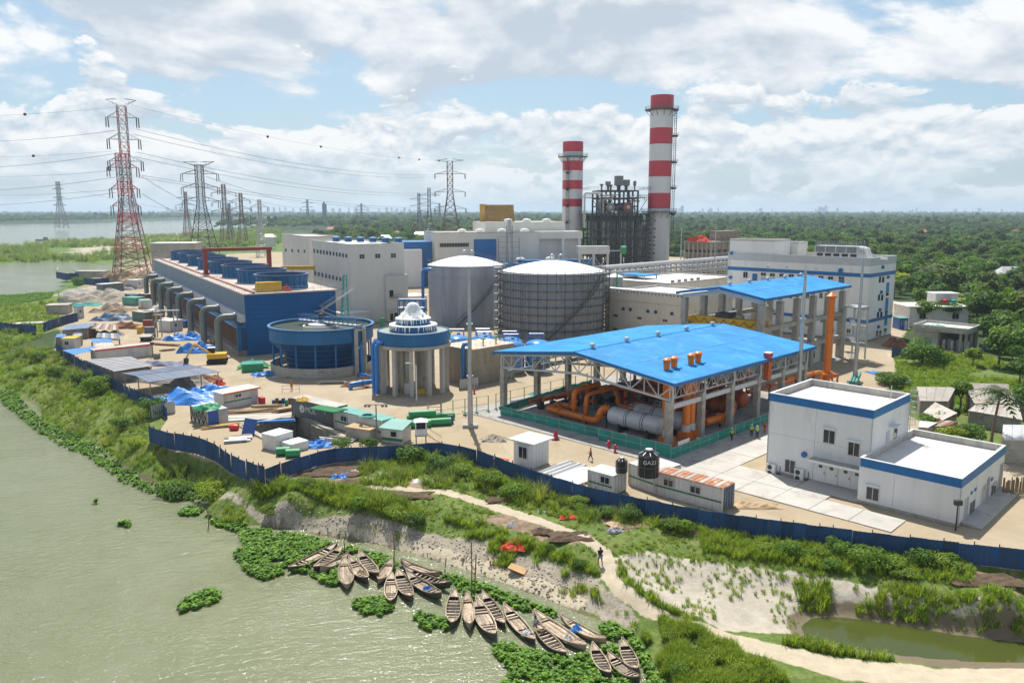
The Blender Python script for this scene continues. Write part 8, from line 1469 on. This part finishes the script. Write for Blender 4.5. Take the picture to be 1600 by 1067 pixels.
# ================================================================== BOATS
def make_boat(kind):
 t_ = thing('wooden_boat','','boat');L,Wd = 6.2,1.28;n = 18;prof = lambda u: (Wd/2*max(0.0,1-abs(u)**2.3),.30+.42*abs(u)**2.6,-.16+.36*abs(u)**3.2);vs_ = [];fs_ = []
 for i in range(n+1):
  u = -1+2*i/n;w,g,k = prof(u);x = u*L/2;w = max(w,.02)
  for s_,o_ in ((-1,0),(1,0)): pass
  ring = [(-w,g),(-w*.82,k+.16),(-w*.4,k),(w*.4,k),(w*.82,k+.16),(w,g),(max(w-.05,.01),g),(max(w*.8-.05,.008),k+.2),(-max(w*.8-.05,.008),k+.2),(-max(w-.05,.01),g)];vs_ += [(x,a,z) for a,z in ring]
 m_ = 10
 for i in range(n):
  for j in range(m_): a = i*m_+j;b_ = i*m_+(j+1) % m_;fs_.append((a,a+m_,b_+m_,b_))
 fs_ += [tuple(range(m_))[::-1],tuple(range(n*m_,n*m_+m_))];b = MB();b.add(vs_,fs_);b.build('hull',M['wooddark' if kind != 1 else 'wood'],t_)
 for s_ in (-1,1):
  b = MB();P = [];
  for i in range(n+1): u = -1+2*i/n;w,g,k = prof(u);P.append((u*L/2,s_*max(w,.02),g+.03))
  b.tube(P,.05,5);b.build('gunwale',M['woodpale'],t_)
 def deck(u0,u1,zf,m='woodpale',name='deck_plank',k=4,z0=0):
  for j in range(k):
   b = MB();q = []
   for u in np.linspace(u0,u1,5): w,g,kk = prof(u);w = max(w*zf-.03,.015);q.append((u*L/2,-w+2*w*j/k+.008,-w+2*w*(j+1)/k-.008,(g if z0 is None else z0)+(.02 if j % 2 else .0)))
   vs2 = [(x,a,z) for x,a,b_,z in q]+[(x,b_,z) for x,a,b_,z in q]+[(x,a,z-.04) for x,a,b_,z in q]+[(x,b_,z-.04) for x,a,b_,z in q];b.add(vs2,[(i,i+1,i+6,i+5) for i in range(4)]+[(10+i,15+i,16+i,11+i) for i in range(4)]+[(i,10+i,11+i,i+1) for i in range(4)]+[(5+i,6+i,16+i,15+i) for i in range(4)]);b.build(name,M[m],t_)
 deck(-.97,-.62,.95,z0=None,k=3);deck(.68,.97,.95,z0=None,k=3)
 if kind == 0:
  deck(-.6,.66,.70,'wood','floor_board',3,.0)
  for u in (-.45,-.3,-.12,.06,.24,.42,.56): w,g,k = prof(u);boxo(t_,'thwart','woodpale',u*L/2-.07,-w+.04,g-.12,u*L/2+.07,w-.04,g-.06)
 elif kind == 1:
  deck(-.56,.5,.88,z0=.22,k=5)
  for u in (-.58,.53,.62): w,g,k = prof(u);boxo(t_,'thwart','wood',u*L/2-.09,-w+.04,g-.1,u*L/2+.09,w-.04,g-.03)
 else:
  deck(-.3,.22,.86,z0=.2,k=4);deck(-.6,.66,.66,'wood','floor_board',3,-.02)
  for u in (-.5,-.38,.34,.5): w,g,k = prof(u);boxo(t_,'thwart','woodpale',u*L/2-.08,-w+.04,g-.1,u*L/2+.08,w-.04,g-.04)
 b = MB();b.tube([(L*.1,.2,.42),(L*.42,.36,.62)],.03,5);b.build('oar',M['bamboo'],t_);return t_
BO = [make_boat(k) for k in range(3)]
BT = [((527,854),(450,892),2,'longest pale boat half sunk in water hyacinth at the left of the group'),((535,857),(490,892),0,'second boat from the left, lying in the hyacinth beside the longest one'),((545,870),(500,894),1,'boat with reddish boards, third from the left in the hyacinth'),((538,875),(543,921),1,'boat pointing straight at us with four pale planks, left cluster'),((546,874),(575,911),2,'boat with clutter on its boards, between two slanting boats of the left cluster'),((561,867),(591,902),0,'slanting boat, rightmost of the left cluster'),((612,877),(591,912),1,'boat leaning left, start of the middle cluster'),((611,898),(610,946),2,'boat reaching farthest out in the middle cluster, by the floating plants'),((621,894),(642,940),0,'boat right of the one reaching farthest out'),((626,879),(687,902),1,'boat lying along the bank, farthest back of the middle cluster'),((630,892),(704,920),0,'dark-sided boat under the farthest-back one'),((635,899),(690,937),2,'boat with a blue rag on its deck, front of the middle cluster'),((710,926),(706,981),0,'open-ribbed boat, leftmost of the right cluster'),((730,932),(734,985),1,'fully decked boat next to the open-ribbed one'),((744,940),(772,1001),2,'slim dark boat, third in the right cluster'),((754,929),(789,979),0,'boat behind the slim dark one, right cluster'),((787,950),(836,1005),2,'boat with wide stern boards in the middle of the right cluster'),((835,978),(885,1026),0,'boat with the seated man in it'),((834,961),(915,1015),1,'longest boat of the right cluster, beside the seated man'),((876,967),(947,1006),1,'boat with a blue bundle, nearest the bank at the right'),((925,1011),(952,1059),0,'left one of the last three boats, in the hyacinth at the bottom'),((949,1027),(998,1067),2,'lowest boat, cut by the bottom frame edge'),((972,1004),(995,1055),0,'rightmost boat, by the grassy mound')]
seen = set()
for a,c_,k,lab in BT:
 p,q = G(*a,WZ+.3),G(*c_,WZ+.3);L = hypot(q[0]-p[0],q[1]-p[1]);rz = atan2(q[1]-p[1],q[0]-p[0]);loc = ((p[0]+q[0])/2,(p[1]+q[1])/2,WZ+.12)
 if k not in seen: seen.add(k);o_ = BO[k];o_.location = loc;o_.rotation_euler = (0,0,rz);o_['label'] = lab;o_['group'] = 'wooden boats moored along the bank'
 else: o_ = dup(BO[k],loc,rz,lab,'wooden boats moored along the bank')
 s_ = L/6.2;o_.scale = (s_,max(.8,min(1.05,s_))*random.uniform(.88,1.1),random.uniform(.85,1.15));o_.rotation_euler = (random.uniform(-.06,.06),random.uniform(-.03,.03),rz)
for k,(px,py,tp) in enumerate([(615,890,832),(694,904,872),(736,930,846),(741,928,868),(537,862,838),(325,826,800)]):
 x,y = G(px,py,WZ);h = ZR(tp,y)-WZ;t_ = thing('mooring_pole','%s mooring pole standing in the shallows' % ['tall dark bamboo, by the middle boat cluster,','short dark bamboo, right of the middle cluster,','tallest thin bamboo, above the right boat cluster,','leaning bamboo beside the tallest one,','dark stump-like, by the leftmost boats,','short weathered, left of the bare bank tip,'][k],'pole',(x,y,WZ),0,'mooring poles');b = MB();b.tube([(0,0,-.8),(.1,0,h*.5),(.05+.15*(k % 2),.1,h)],.06,6);b.build('pole',M['bamboo'],t_,True)
for (px,py,z,sx,m,lab) in ((668,921,.32,.9,'tarp','blue rag lying on a boat deck of the middle cluster'),(900,984,.3,1.0,'tarp','blue bundle in the boat nearest the bank'),(888,1000,.3,.8,'cw','white bag in the longest boat of the right cluster'),(822,990,.3,.9,'cw','pale sheet on the wide stern boards'),(565,896,.3,.9,'timber','straw-coloured clutter in the slanting boat')): x,y = G(px,py,WZ+z);drape('boat_cargo',lab,'cargo',x,y,WZ+z-.05,sx,sx*.8,.4,m,30,8,px)
x,y = G(845,985,WZ+.35);t_ = thing('round_basket','round brown basket in the boat before the seated man','basket',(x,y,WZ+.3));b = MB();b.lathe([(.3,0),(.42,.3),(.40,.3),(.28,.04),(.02,.04)],n=16);b.build('basket',M['card'],t_,True);b = MB();b.tube(circ((0,0),.41,.3,16),.03,5);b.build('rim',M['timber'],t_)
# ================================================================== PEOPLE
def skinned(name,J,E_,par,m,sub=1):
 me_ = bpy.data.meshes.new(name);ks = list(J);me_.from_pydata([J[k][:3] for k in ks],[(ks.index(a),ks.index(b_)) for a,b_ in E_],[]);o_ = bpy.data.objects.new('tmp',me_);COL.objects.link(o_);md = o_.modifiers.new('s','SKIN');sv = me_.skin_vertices[0].data
 for i,k in enumerate(ks): r = J[k][3];sv[i].radius = (r,r) if not isinstance(r,tuple) else r;sv[i].use_root = i == 0
 s2 = o_.modifiers.new('u','SUBSURF');s2.levels = s2.render_levels = sub;m2 = bpy.data.meshes.new_from_object(o_.evaluated_get(bpy.context.evaluated_depsgraph_get()));bpy.data.objects.remove(o_);m2.materials.clear();m2.materials.append(M[m]);m2.name = name;m2.polygons.foreach_set('use_smooth',[True]*len(m2.polygons));return link(name,m2,par)
def person(px,py,z,face,label,top,bottom,hat=None,pose='walk',arms=(.25,-.25),lungi=False):
 x,y = G(px,py,z);t_ = thing('person',label,'person',(x,y,z),degrees(face));st = .24 if pose == 'walk' else .04
 if pose == 'sit': J = dict(pel=(0,0,.32,.13),tor=(-.02,0,.55,.14),che=(.02,0,.78,.15),nec=(.04,0,.92,.055),hed=(.06,0,1.02,.09),top=(.05,0,1.13,.085));hips = .3;K = lambda s_: ((.36,s_*.2,.5,.075),(.42,s_*.14,.1,.05),(.55,s_*.14,.06,.04))
 else: J = dict(pel=(0,0,.92,.13),tor=(0,0,1.12,.125),che=(.02,0,1.34,.15),nec=(.02,0,1.47,.055),hed=(.04,0,1.57,.09),top=(.03,0,1.69,.08));K = lambda s_: ((.06+s_*st*.5,s_*.10,.5,.065),(s_*st-.04*(s_ < 0),s_*.10,.08,.042),(s_*st+.16,s_*.11,.05,.035))
 E_ = [('pel','tor'),('tor','che'),('che','nec'),('nec','hed'),('hed','top')];zc = J['che'][2]
 for i,s_ in enumerate((-1,1)):
  n = 'lr'[i];a,b_,c_ = K(s_);pz = J['pel'][2];J['hip'+n] = (.02,s_*.09,pz-.06,.09);J['kne'+n],J['ank'+n],J['toe'+n] = a,b_,c_;E_ += [('pel','hip'+n),('hip'+n,'kne'+n),('kne'+n,'ank'+n),('ank'+n,'toe'+n)];q = arms[i];J['sho'+n] = (.01,s_*.19,zc+.06,.065);J['elb'+n] = (q*.5,s_*.25,zc-.22,.045);J['wri'+n] = (q*.9+.1,s_*.22,zc-.42,.035);J['han'+n] = (q+.14,s_*.21,zc-.50,.04);E_ += [('che','sho'+n),('sho'+n,'elb'+n),('elb'+n,'wri'+n),('wri'+n,'han'+n)]
  for f_ in range(4): J['f%d%s' % (f_,n)] = (q+.15+.012*f_,s_*.21+(f_-1.5)*.018,zc-.585+.008*abs(f_-1.5),.009);E_.append(('han'+n,'f%d%s' % (f_,n)))
  J['th'+n] = (q+.20,s_*.18,zc-.53,.011);E_.append(('han'+n,'th'+n))
 J['nos'] = (J['hed'][0]+.115,0,J['hed'][2]+.02,.016);E_.append(('hed','nos'));skinned('body',J,E_,t_,'skin')
 up = {k: (*J[k][:3],J[k][3]+.022) for k in ('pel','tor','che','shol','shor','elbl','elbr')};skinned('shirt',up,[('pel','tor'),('tor','che'),('che','shol'),('che','shor'),('shol','elbl'),('shor','elbr')],t_,top)
 dn = {k: (*J[k][:3],J[k][3]+.024) for k in ('pel','hipl','hipr','knel','kner')};e = [('pel','hipl'),('pel','hipr'),('hipl','knel'),('hipr','kner')]
 if not lungi: dn.update({k: (*J[k][:3],J[k][3]+.02) for k in ('ankl','ankr')});e += [('knel','ankl'),('kner','ankr')]
 skinned('trousers' if not lungi else 'lungi',dn,e,t_,bottom);hx,hz = J['hed'][0],J['hed'][2];b = MB()
 if hat: b.lathe([(.165,hz+.05),(.125,hz+.06),(.125,hz+.1),(.09,hz+.17),(.02,hz+.20)],(hx-.01,0),14);b.build('helmet',M[hat],t_,True)
 else: b.lathe([(.098,hz+.0),(.105,hz+.06),(.085,hz+.13),(.02,hz+.16)],(hx-.02,0),12);b.build('hair',M['hair'],t_,True)
 for s_ in (-1,1): b = MB();b.cbox(hx+.092,s_*.035,hz+.045,.012,.022,.012);b.build('eye',M['hair'],t_);b = MB();b.cbox(hx,s_*.098,hz+.02,.03,.02,.06);b.build('ear',M['skin'],t_)
 b = MB();b.cbox(hx+.09,0,hz-.035,.012,.05,.012);b.build('mouth',M['rust'],t_);return t_
x,y,z = at3(938,882,-1.5);person(938,882,z,1.9,'person in black shirt and checked lungi walking on the sandy trail','shirtblack','lungi',lungi=True);person(923,719,0,2.9,'person in orange top, dark trousers and yellow helmet walking near the black tanks','hiorange','trouser','yellow')
person(1143,688,0.06,.5,'person in yellow-green vest and white helmet standing alone at the green net','hivis','trouser','cw','stand');person(1174,682,0.06,1.2,'person in yellow-green vest, left one of the pair by the white building','hivis','trouser','cw','stand');person(1183,684,0.06,2.0,'person in yellow-green vest, right one of the pair by the white building','hivis','trouser','cw','stand');person(1195,676,0.06,2.6,'person in orange-red workwear at the corner of the white building','redwork','redwork','red','stand');person(456,610,0,2.2,'person in orange workwear at the thin posts on the open sandy yard','hiorange','hiorange','red','stand');person(836,981,WZ+.25,-.9,'person in pale shirt sitting in a boat beside a round basket','shirtwhite','lungi',None,'sit',(.35,.3),True)
x,y = G(456,612);t_ = thing('post_barrier','thin barrier frame beside the orange worker in the open yard','barrier',(x,y));rail(t_,[(-1.5,-.6,0),(1.5,-.6,0)],1.2,3,'msteel',.04)
# ================================================================== PYLONS AND LINES
def pylon(name,label,px,py,top,wb,wt,arms,m,Y=None,steps=13,r=.16,waist=.62,deg=20,wid=1.0,ins=True):
 if Y is None: x,Y = G(px,py)
 x = XP(px,Y,20);H_ = ZR(top,Y);t_ = thing(name,label,'pylon',(x,Y),deg,'lattice power pylons');b = MB();w = lambda u: (wb+(wt-wb)*min(1,u/waist)) if u < waist else wt;zs = [H_*k/steps for k in range(steps+1)]
 c4 = ((-1,-1),(1,-1),(1,1),(-1,1))
 for k in range(steps):
  u0,u1 = k/steps,(k+1)/steps;a0,a1 = w(u0)/2,w(u1)/2;b.m = (k//2) % 2 if isinstance(m,tuple) else 0
  for i in range(4):
   p,q = c4[i],c4[(i+1) % 4];P0,P1,Q0,Q1 = (p[0]*a0,p[1]*a0,zs[k]),(p[0]*a1,p[1]*a1,zs[k+1]),(q[0]*a0,q[1]*a0,zs[k]),(q[0]*a1,q[1]*a1,zs[k+1]);b.bar(P0,P1,r*1.35,4,caps=False);b.bar(P0,Q1,r*.7,3,caps=False);b.bar(Q0,P1,r*.7,3,caps=False);b.bar(P1,Q1,r*.7,3,caps=False)
 b.build('lattice',[M[k] for k in m] if isinstance(m,tuple) else M[m],t_)
 for (pa,hw,dr) in arms:
  z = ZR(pa,Y)
  for s_ in (-1,1):
   b = MB();tip = (s_*hw*wid,0,z+(dr if dr > 0 else 0));a = w(z/H_)/2
   for p in ((s_*a,-a,z),(s_*a,a,z),(s_*a,-a,z+2.4),(s_*a,a,z+2.4)): b.bar(p,tip,r*.8,4)
   for k in (.35,.65): b.bar((s_*(a+(hw-a)*k),-a*(1-k),z),(s_*(a+(hw-a)*k),-a*(1-k),z+2.4*(1-k)),r*.5,3)
   b.build('cross_arm',M[m[0] if isinstance(m,tuple) else m],t_)
   if ins and dr <= 0:
    for q in (-.5,.5): b = MB();L = 4.2 if H_ > 50 else 3;b.tube([(tip[0]+q*.6,q,tip[2]),(tip[0]+q*.6,q*2,tip[2]-L)],.22,6);b.build('insulator',M['dsteel'],t_)
 return (x,Y,deg)
RW = ('redpaint','msteel');RF = ('rust','msteel')
pylon('power_pylon','tallest dark steel pylon at left, with long hanging insulators',205,446,166,14.5,3.4,[(184,6.0,0),(218,6.2,0),(252,6.6,0),(164,6.0,2.0)],('msteel','redgantry'),Y=352,steps=20,r=.13,waist=.55,deg=15);pylon('power_pylon','red and grey pylon overlapping the tallest one at left',200,436,240,13,4.4,[(262,6.4,0),(295,6.0,0),(322,6.0,0)],RW,Y=372,steps=18,r=.17,waist=.6,deg=8)
pylon('power_pylon','dark grey V-topped pylon, second from the left group',317,396,258,15,3.6,[(272,10.5,0),(293,10.5,0),(314,10.5,0),(260,9,2.6)],'dsteel',Y=470,steps=14,r=.18,deg=0);pylon('power_pylon','reddish dark pylon with three arms standing left of the yellow filter house',704,366,252,19,4.6,[(272,13,0),(300,13,0),(326,13.5,0),(253,12,1.2)],('msteel','rust'),Y=700,steps=14,r=.24,deg=0)
for (px,py,tp,Y,m,hw,lab) in ((95,358,284,1500,'msteel',12,'lone grey pylon standing in the river at far left'),(292,360,300,1000,RF,11,'faint red-white pylon just left of the V-topped one'),(352,372,288,800,RF,12,'red-white flat-topped pylon right of the V-topped one'),(359,370,318,900,'msteel',9,'grey pylon half hidden behind the flat-topped red one'),(378,374,302,780,RF,9,'small red-white pylon, rightmost of the left group'),(407,385,312,560,'galv',6,'slim pale lattice pylon behind the cooling fans'),(481,346,312,2100,'msteel',15,'far grey pylon left of the dark square tower'),(565,348,318,1900,'msteel',13,'far thin pylon right of the dark square tower'),(655,362,302,1000,'msteel',12,'left one of the paired grey pylons beside the reddish one'),(671,366,294,900,'msteel',12,'right one of the paired grey pylons beside the reddish one'),(687,352,318,1500,'msteel',9,'small far pylon between the paired ones and the reddish one')):
 pylon('power_pylon',lab,px,py,tp,(py-tp)*Y/FPX*.19,(py-tp)*Y/FPX*.055,[(tp+(py-tp)*.16,hw,0),(tp+(py-tp)*.34,hw,0),(tp+(py-tp)*.5,hw*1.05,0)],m,Y=Y,steps=10,r=.16*Y/600+.04,deg=0,ins=Y < 900)
def wire(label,pts,sag,r=.07,balls=()):
 t_ = thing('power_line',label,'power line',(0,0,0),0,'power lines');P = [Vector((XP(px,Y,ZR(py,Y)),Y,ZR(py,Y))) for px,py,Y in pts]
 for dv in ((0,) if balls else (-.35,.35)):
  b = MB();n = 28;q = []
  for i in range(n+1): u = i/n;v = P[0].lerp(P[1],u);v.z -= 4*sag*u*(1-u);v.x += dv;q.append(v)
  b.tube(q,r,4);b.build('conductor',M['dsteel'],t_)
 for u in balls: v = P[0].lerp(P[1],u);v.z -= 4*sag*u*(1-u);b = MB();b.lathe([(.02,v.z-.75),(.55,v.z-.5),(.75,v.z),(.55,v.z+.5),(.02,v.z+.75)],(v.x,v.y),10);b.build('marker_ball',M['dsteel'],t_,True)
for k,(y0,y1) in enumerate([(204,222),(240,263),(266,276),(277,299),(296,305),(301,322)]): wire('twin conductors running left from the tallest pylon, %s from the top' % ['first','second','third','fourth','fifth','sixth'][k],[(181,y0,352),(-40,y1,420)],1.0,.032 if k in (2,4) else .04)
for k,(x0,y0,x1,y1) in enumerate([(213,202,696,272),(208,210,690,276),(214,238,696,300),(210,245,690,303),(219,274,700,326),(214,277,694,329)]): wire('twin conductors from the tallest pylon to the reddish pylon, %s from the top' % ['first','second','third','fourth','fifth','sixth'][k],[(x0,y0,352),(x1,y1,700)],7 if k < 4 else 4,.04)
wire('thin earth wire with dark marker balls, from the tallest pylon to the right',[(205,165,352),(704,252,700)],5,.04,(.27,.42,.72,.82,.93));wire('thin earth wire with dark marker balls, running left from the tallest pylon',[(180,168,352),(-40,182,420)],.6,.04,(.6,));wire('lower thin wire with one ball, running left of the tallest pylon',[(182,236,372),(-40,246,430)],.6,.04,(.55,))
for k,(x0,y0,Y0,x1,y1,Y1) in enumerate([(222,276,372,352,330,800),(222,303,372,340,345,800),(322,276,470,480,318,2100),(322,294,470,480,324,2100),(95,290,1500,290,330,1500)]): wire('conductor span in the left background, number %s counted from the tallest pylon' % ['one','two','three','four','five'][k],[(x0,y0,Y0),(x1,y1,Y1)],5,.07)
# ================================================================== FAR CITY, FAR HOUSES, RIVERBOATS
r_ = random.Random(12)
def tower(px,w,top,Y,lab,grp='far buildings on the horizon',m='cityhaze'): x = XP(px,Y,10);W_ = w*Y/FPX;b = MB();h = ZR(top,Y);b.box(-W_/2,0,-1,W_/2,W_*.8,h);b.box(-W_*.3,W_*.2,h,W_*.1,W_*.6,h+h*.08+2);o_ = b.build('far_building',M[m],None,loc=(x,Y,0));tag(o_,lab,'building',grp)
tower(507,6,319,2300,'dark narrow square tower block rising from the trees, centre left','far landmark buildings','bluedark')
for k,px in enumerate([262,270,275,282,288,296,303,428,437,446,458,470,490,520,531,545,556,575,592,604,612,620,632,640]): tower(px,r_.uniform(2,5),330-r_.uniform(2,10 if 268 < px < 300 else 6),7600+r_.uniform(-500,900),'faint grey building of the city on the left horizon')
for k in range(30): px = r_.choice([r_.uniform(1060,1200),r_.uniform(1190,1330),r_.uniform(1330,1600),1290+r_.uniform(-14,14)]);tower(px,r_.uniform(1.5,5),330-r_.uniform(1.5,8 if 1275 < px < 1305 else 5),8200+r_.uniform(-600,900),'faint grey building of the city on the right horizon')
tower(1066,4,322,6500,'isolated pale tower left of the right-hand city')
for px,py,m,lab in ((1318,352,'terracotta','red-roofed house among the trees, left of the far group'),(1343,351,'terracotta','red-roofed house among the trees, second of the far group'),(1353,346,'terracotta','red-roofed house among the trees, behind the second'),(1366,346,'terracotta','red-roofed house among the trees, rightmost of the far group'),(1443,361,'terracotta','bright red roof alone in the wood on the right'),(1592,362,'terracotta','red roof at the right frame edge'),(1233,388,'tinlight','pale tin roof in the trees behind the blue-striped building'),(1301,341,'tinlight','long white roof far in the wood'),(601,371,'tinlight','pale blue roof in the trees behind the cream building'),(517,357,'terracotta','orange-red roof in the wood, left of centre'),(622,364,'terracotta','small red roof in the wood, centre'),(655,365,'tinlight','white roof strip in the wood beside the reddish pylon'),(419,369,'tinlight','pale roof in the trees left of the rear cream hall'),(1585,425,'tinlight','pale shed roof in the wood at right edge')):
 z = 9.5;x,y = G(px,py,z);t_ = thing('far_house',lab,'house',(x,y));w_ = 7+y*.004;boxo(t_,'wall','cw',-w_*.45,0,0,w_*.45,w_*.7,z-1);b = MB();b.add([(-w_*.6,-.8,z-1),(w_*.6,-.8,z-1),(w_*.6,w_*.8,z-1),(-w_*.6,w_*.8,z-1),(-w_*.35,w_*.35,z+1.8),(w_*.35,w_*.35,z+1.8)],[(0,1,5,4),(1,2,5),(2,3,4,5),(3,0,4),(3,2,1,0)]);b.build('roof',M[m],t_)
x,y = G(66,376,WZ);t_ = thing('river_barge','small dark barge on the far river by the wetland','barge',(x,y,WZ));boxo(t_,'hull','dsteel',-7,-2,-.3,7,2,1.4);boxo(t_,'cabin','msteel',2,-1.5,1.4,6,1.5,4)
for k,px in enumerate((1063,1116)): Y = 300;x = XP(px,Y,10);t_ = thing('lightning_mast',['thin mast behind the pipe rack, left one','thin mast behind the pipe rack, right one'][k],'mast',(x,Y),0,'thin far masts');b = MB();b.lathe([(.3,0),(.15,ZR(354,Y))],n=8);b.build('shaft',M['galv'],t_,True);boxo(t_,'foot','concrete',-.6,-.6,0,.6,.6,.4)
# ================================================================== REMAINING PLANT FURNITURE
Y = 205;x0 = XP(622,Y,5);w_ = XP(664,Y,5)-x0;t_ = thing('blue_pipe_rack','blue steel pipe rack between the aerator and the left grey tank','pipe rack',(x0,Y));zt = ZR(470,Y);b = MB()
for k in range(6):
 for y in (0,3): b.bar((w_*k/5,y,0),(w_*k/5,y,zt),.16,4)
for z in (zt,zt*.72,zt*.45):
 for y in (0,3): b.bar((0,y,z),(w_,y,z),.16,4)
b.build('frame',M['bluesteel'],t_)
for k in range(5): b = MB();b.tube([(0,.4+.5*k,zt*(.45+.27*(k % 3))+.3),(w_,.4+.5*k,zt*(.45+.27*(k % 3))+.3)],.2,8);b.build('pipe',M['bluepipe'],t_,True)
x,y = XP(661,212,8),212;t_ = thing('blue_standpipe','tall blue pipe with bent top beside the left grey tank','pipe',(x,y));zt = ZR(421,y);b = MB();b.tube([(0,0,0),(0,0,zt-.8),(.25,0,zt-.2),(.9,0,zt),(2.4,0,zt)],.42,10);b.build('pipe',M['bluepipe'],t_,True);b = MB();b.tube([(0,0,zt*.5),(0,0,zt*.5+.2)],.6,10);b.build('flange',M['bluesteel'],t_)
cabin('low white cabin with white roof between clarifier and cooling tower stair',(537,511),(577,507),5,3.6,'contwhite','tankroof',win=False);cabin('low cream block between the pump building and the left grey tank',(637,486),(668,484),9,4.5,'cream','roofwhite')
Y = 285;t_ = thing('substation_gear','rows of white insulator posts and steel gantries behind the cooling fans','switchgear',(XP(412,Y,5),Y));b = MB()
for k in range(13):
 for j in range(3): x = -9+k*1.5;b = MB();b.tube([(x,j*4,0),(x,j*4,3.2),(x,j*4,3.3),(x,j*4,5.6)],[.16,.16,.3,.22],7);b.build('insulator_post',M['tankroof'],t_,True)
b = MB()
for x in (-10,-3,4,10): b.bar((x,2,0),(x,2,11),.18,4)
for z in (10.6,11): b.bar((-10,2,z),(10,2,z),.14,4)
b.build('gantry',M['galv'],t_)
for a in (('planks','scrap_stack','loose steel lengths on the sand beside the small floodlight post','scrap',264,548,6,3,('msteel','rust'),30),('planks','timber_stack','rusty beams and timbers at the left end of the lettered container','timber',446,643,7,3.5,('rust','timber'),40),('planks','board_stack','brown boards lying along the site office front','boards',418,636,6,5,('timber','wood'),10),('planks','pallet_stack','pallets stacked on the road edge by the dark green container','pallets',219,515,5,1.6,('timber','wood'),0),('planks','rebar_bundle','bundle of rusty rods on the ground between tarpaulins and yard road','rods',258,540,8,7,('rust',),-20),('planks','plank_litter','pale plank litter at the foot of the clarifier wall, left','litter',440,590,6,3,('cw','timber'),5),('planks','panel_stack','white boards stacked behind the flat white crate at the pit','panels',515,690,5,3,('cw','tinlight'),-25),('planks','scrap_stack','orange and rusty lengths beside the fat blue ground pipe','scrap',582,592,7,3,('orange','rust','msteel'),25),('planks','beam_stack','grey beams lying along the green post fence','beams',812,628,5,4,('galv','msteel'),40),('planks','pipe_offcuts','orange pipe lengths on the slab right of the gas shed','pipes',1216,640,5,4,('orange',),45)):
 planks(*a[1:])
for a in (('rubbish_heap','mixed rubbish heap right of the dull blue workshop','heap',196,512,9,5,1.6,'rust',0,51),('rubbish_heap','dark oily heap between the sheet canopies, left yard','heap',168,524,8,4,1.3,'concdark',0,52),('rubbish_heap','pale rubble patch below the brushwood island','heap',172,511,8,4,.8,'rubble',0,53),('soil_heap','low sandy heap along the yard road, right of the black netting','heap',222,552,6,4,.5,'timber',0,54),('soil_heap','grey spoil heap behind the tallest pylon legs','heap',232,440,14,8,3,'rubble',0,55),('green_net_heap','green netting dropped on the slab inside the shed road fence','heap',846,617,4,2,.4,'greennet',0,56),('tarp_heap','small blue tarpaulin bundle at the fourth riser pipe foot','tarpaulin',276,505,5,3,1.2,'tarp',0,57),('tarp_heap','white and blue bundle at the second riser pipe foot','tarpaulin',250,483,6,4,1.4,'cw',0,58),('scrap_heap','rusty scrap heap between the two nearest riser pipes','heap',329,538,4,3,1.0,'rust',0,59),('soil_heap','damp brown soil heap at the edge of the concrete apron','heap',1180,790,5,2,.35,'timber',0,60)):
 heap(*a)
for a in (('yellow_crate','yellow crate beside the red-cabbed truck','crate',(214,521),(220,521),2,1.6,'yellow'),('blue_crate','blue crate at the foot of the fifth riser pipe','crate',(290,512),(297,511),3,1.8,'blueboard'),('white_crate','small white crate on the road edge by the brown-yellow container','crate',(262,506),(267,505),2,1.5,'cw'),('grey_crate','grey tool chest under the floodlight by the long white hut','chest',(246,561),(251,560),1.2,1.0,'msteel'),('red_crate','red chest beside the site office door','chest',(409,632),(415,631),1.2,1.0,'redpaint'),('green_cabinet','green cabinet standing behind the clarifier rim','cabinet',(594,512),(600,512),1.5,2.5,'green')):
 crate(*a)
for k in range(6): x,y = G(428+k*5,633-(k % 2)*3);t_ = thing('steel_drum','%s drum in the short row behind the white site office' % ['blue','rusty','black','second blue','green','second rusty'][k],'drum',(x,y),0,'drums behind the site office');b = MB();b.lathe([(.3,0),(.3,.28),(.32,.3),(.3,.32),(.3,.6),(.32,.62),(.3,.64),(.3,.9)],n=12);b.build('body',M[['contblue','rust','black','blueboard','green','rust'][k]],t_,True);b = MB();b.lathe([(.3,.9),(.27,.88),(.02,.88)],n=12);b.build('lid',M['msteel'],t_)
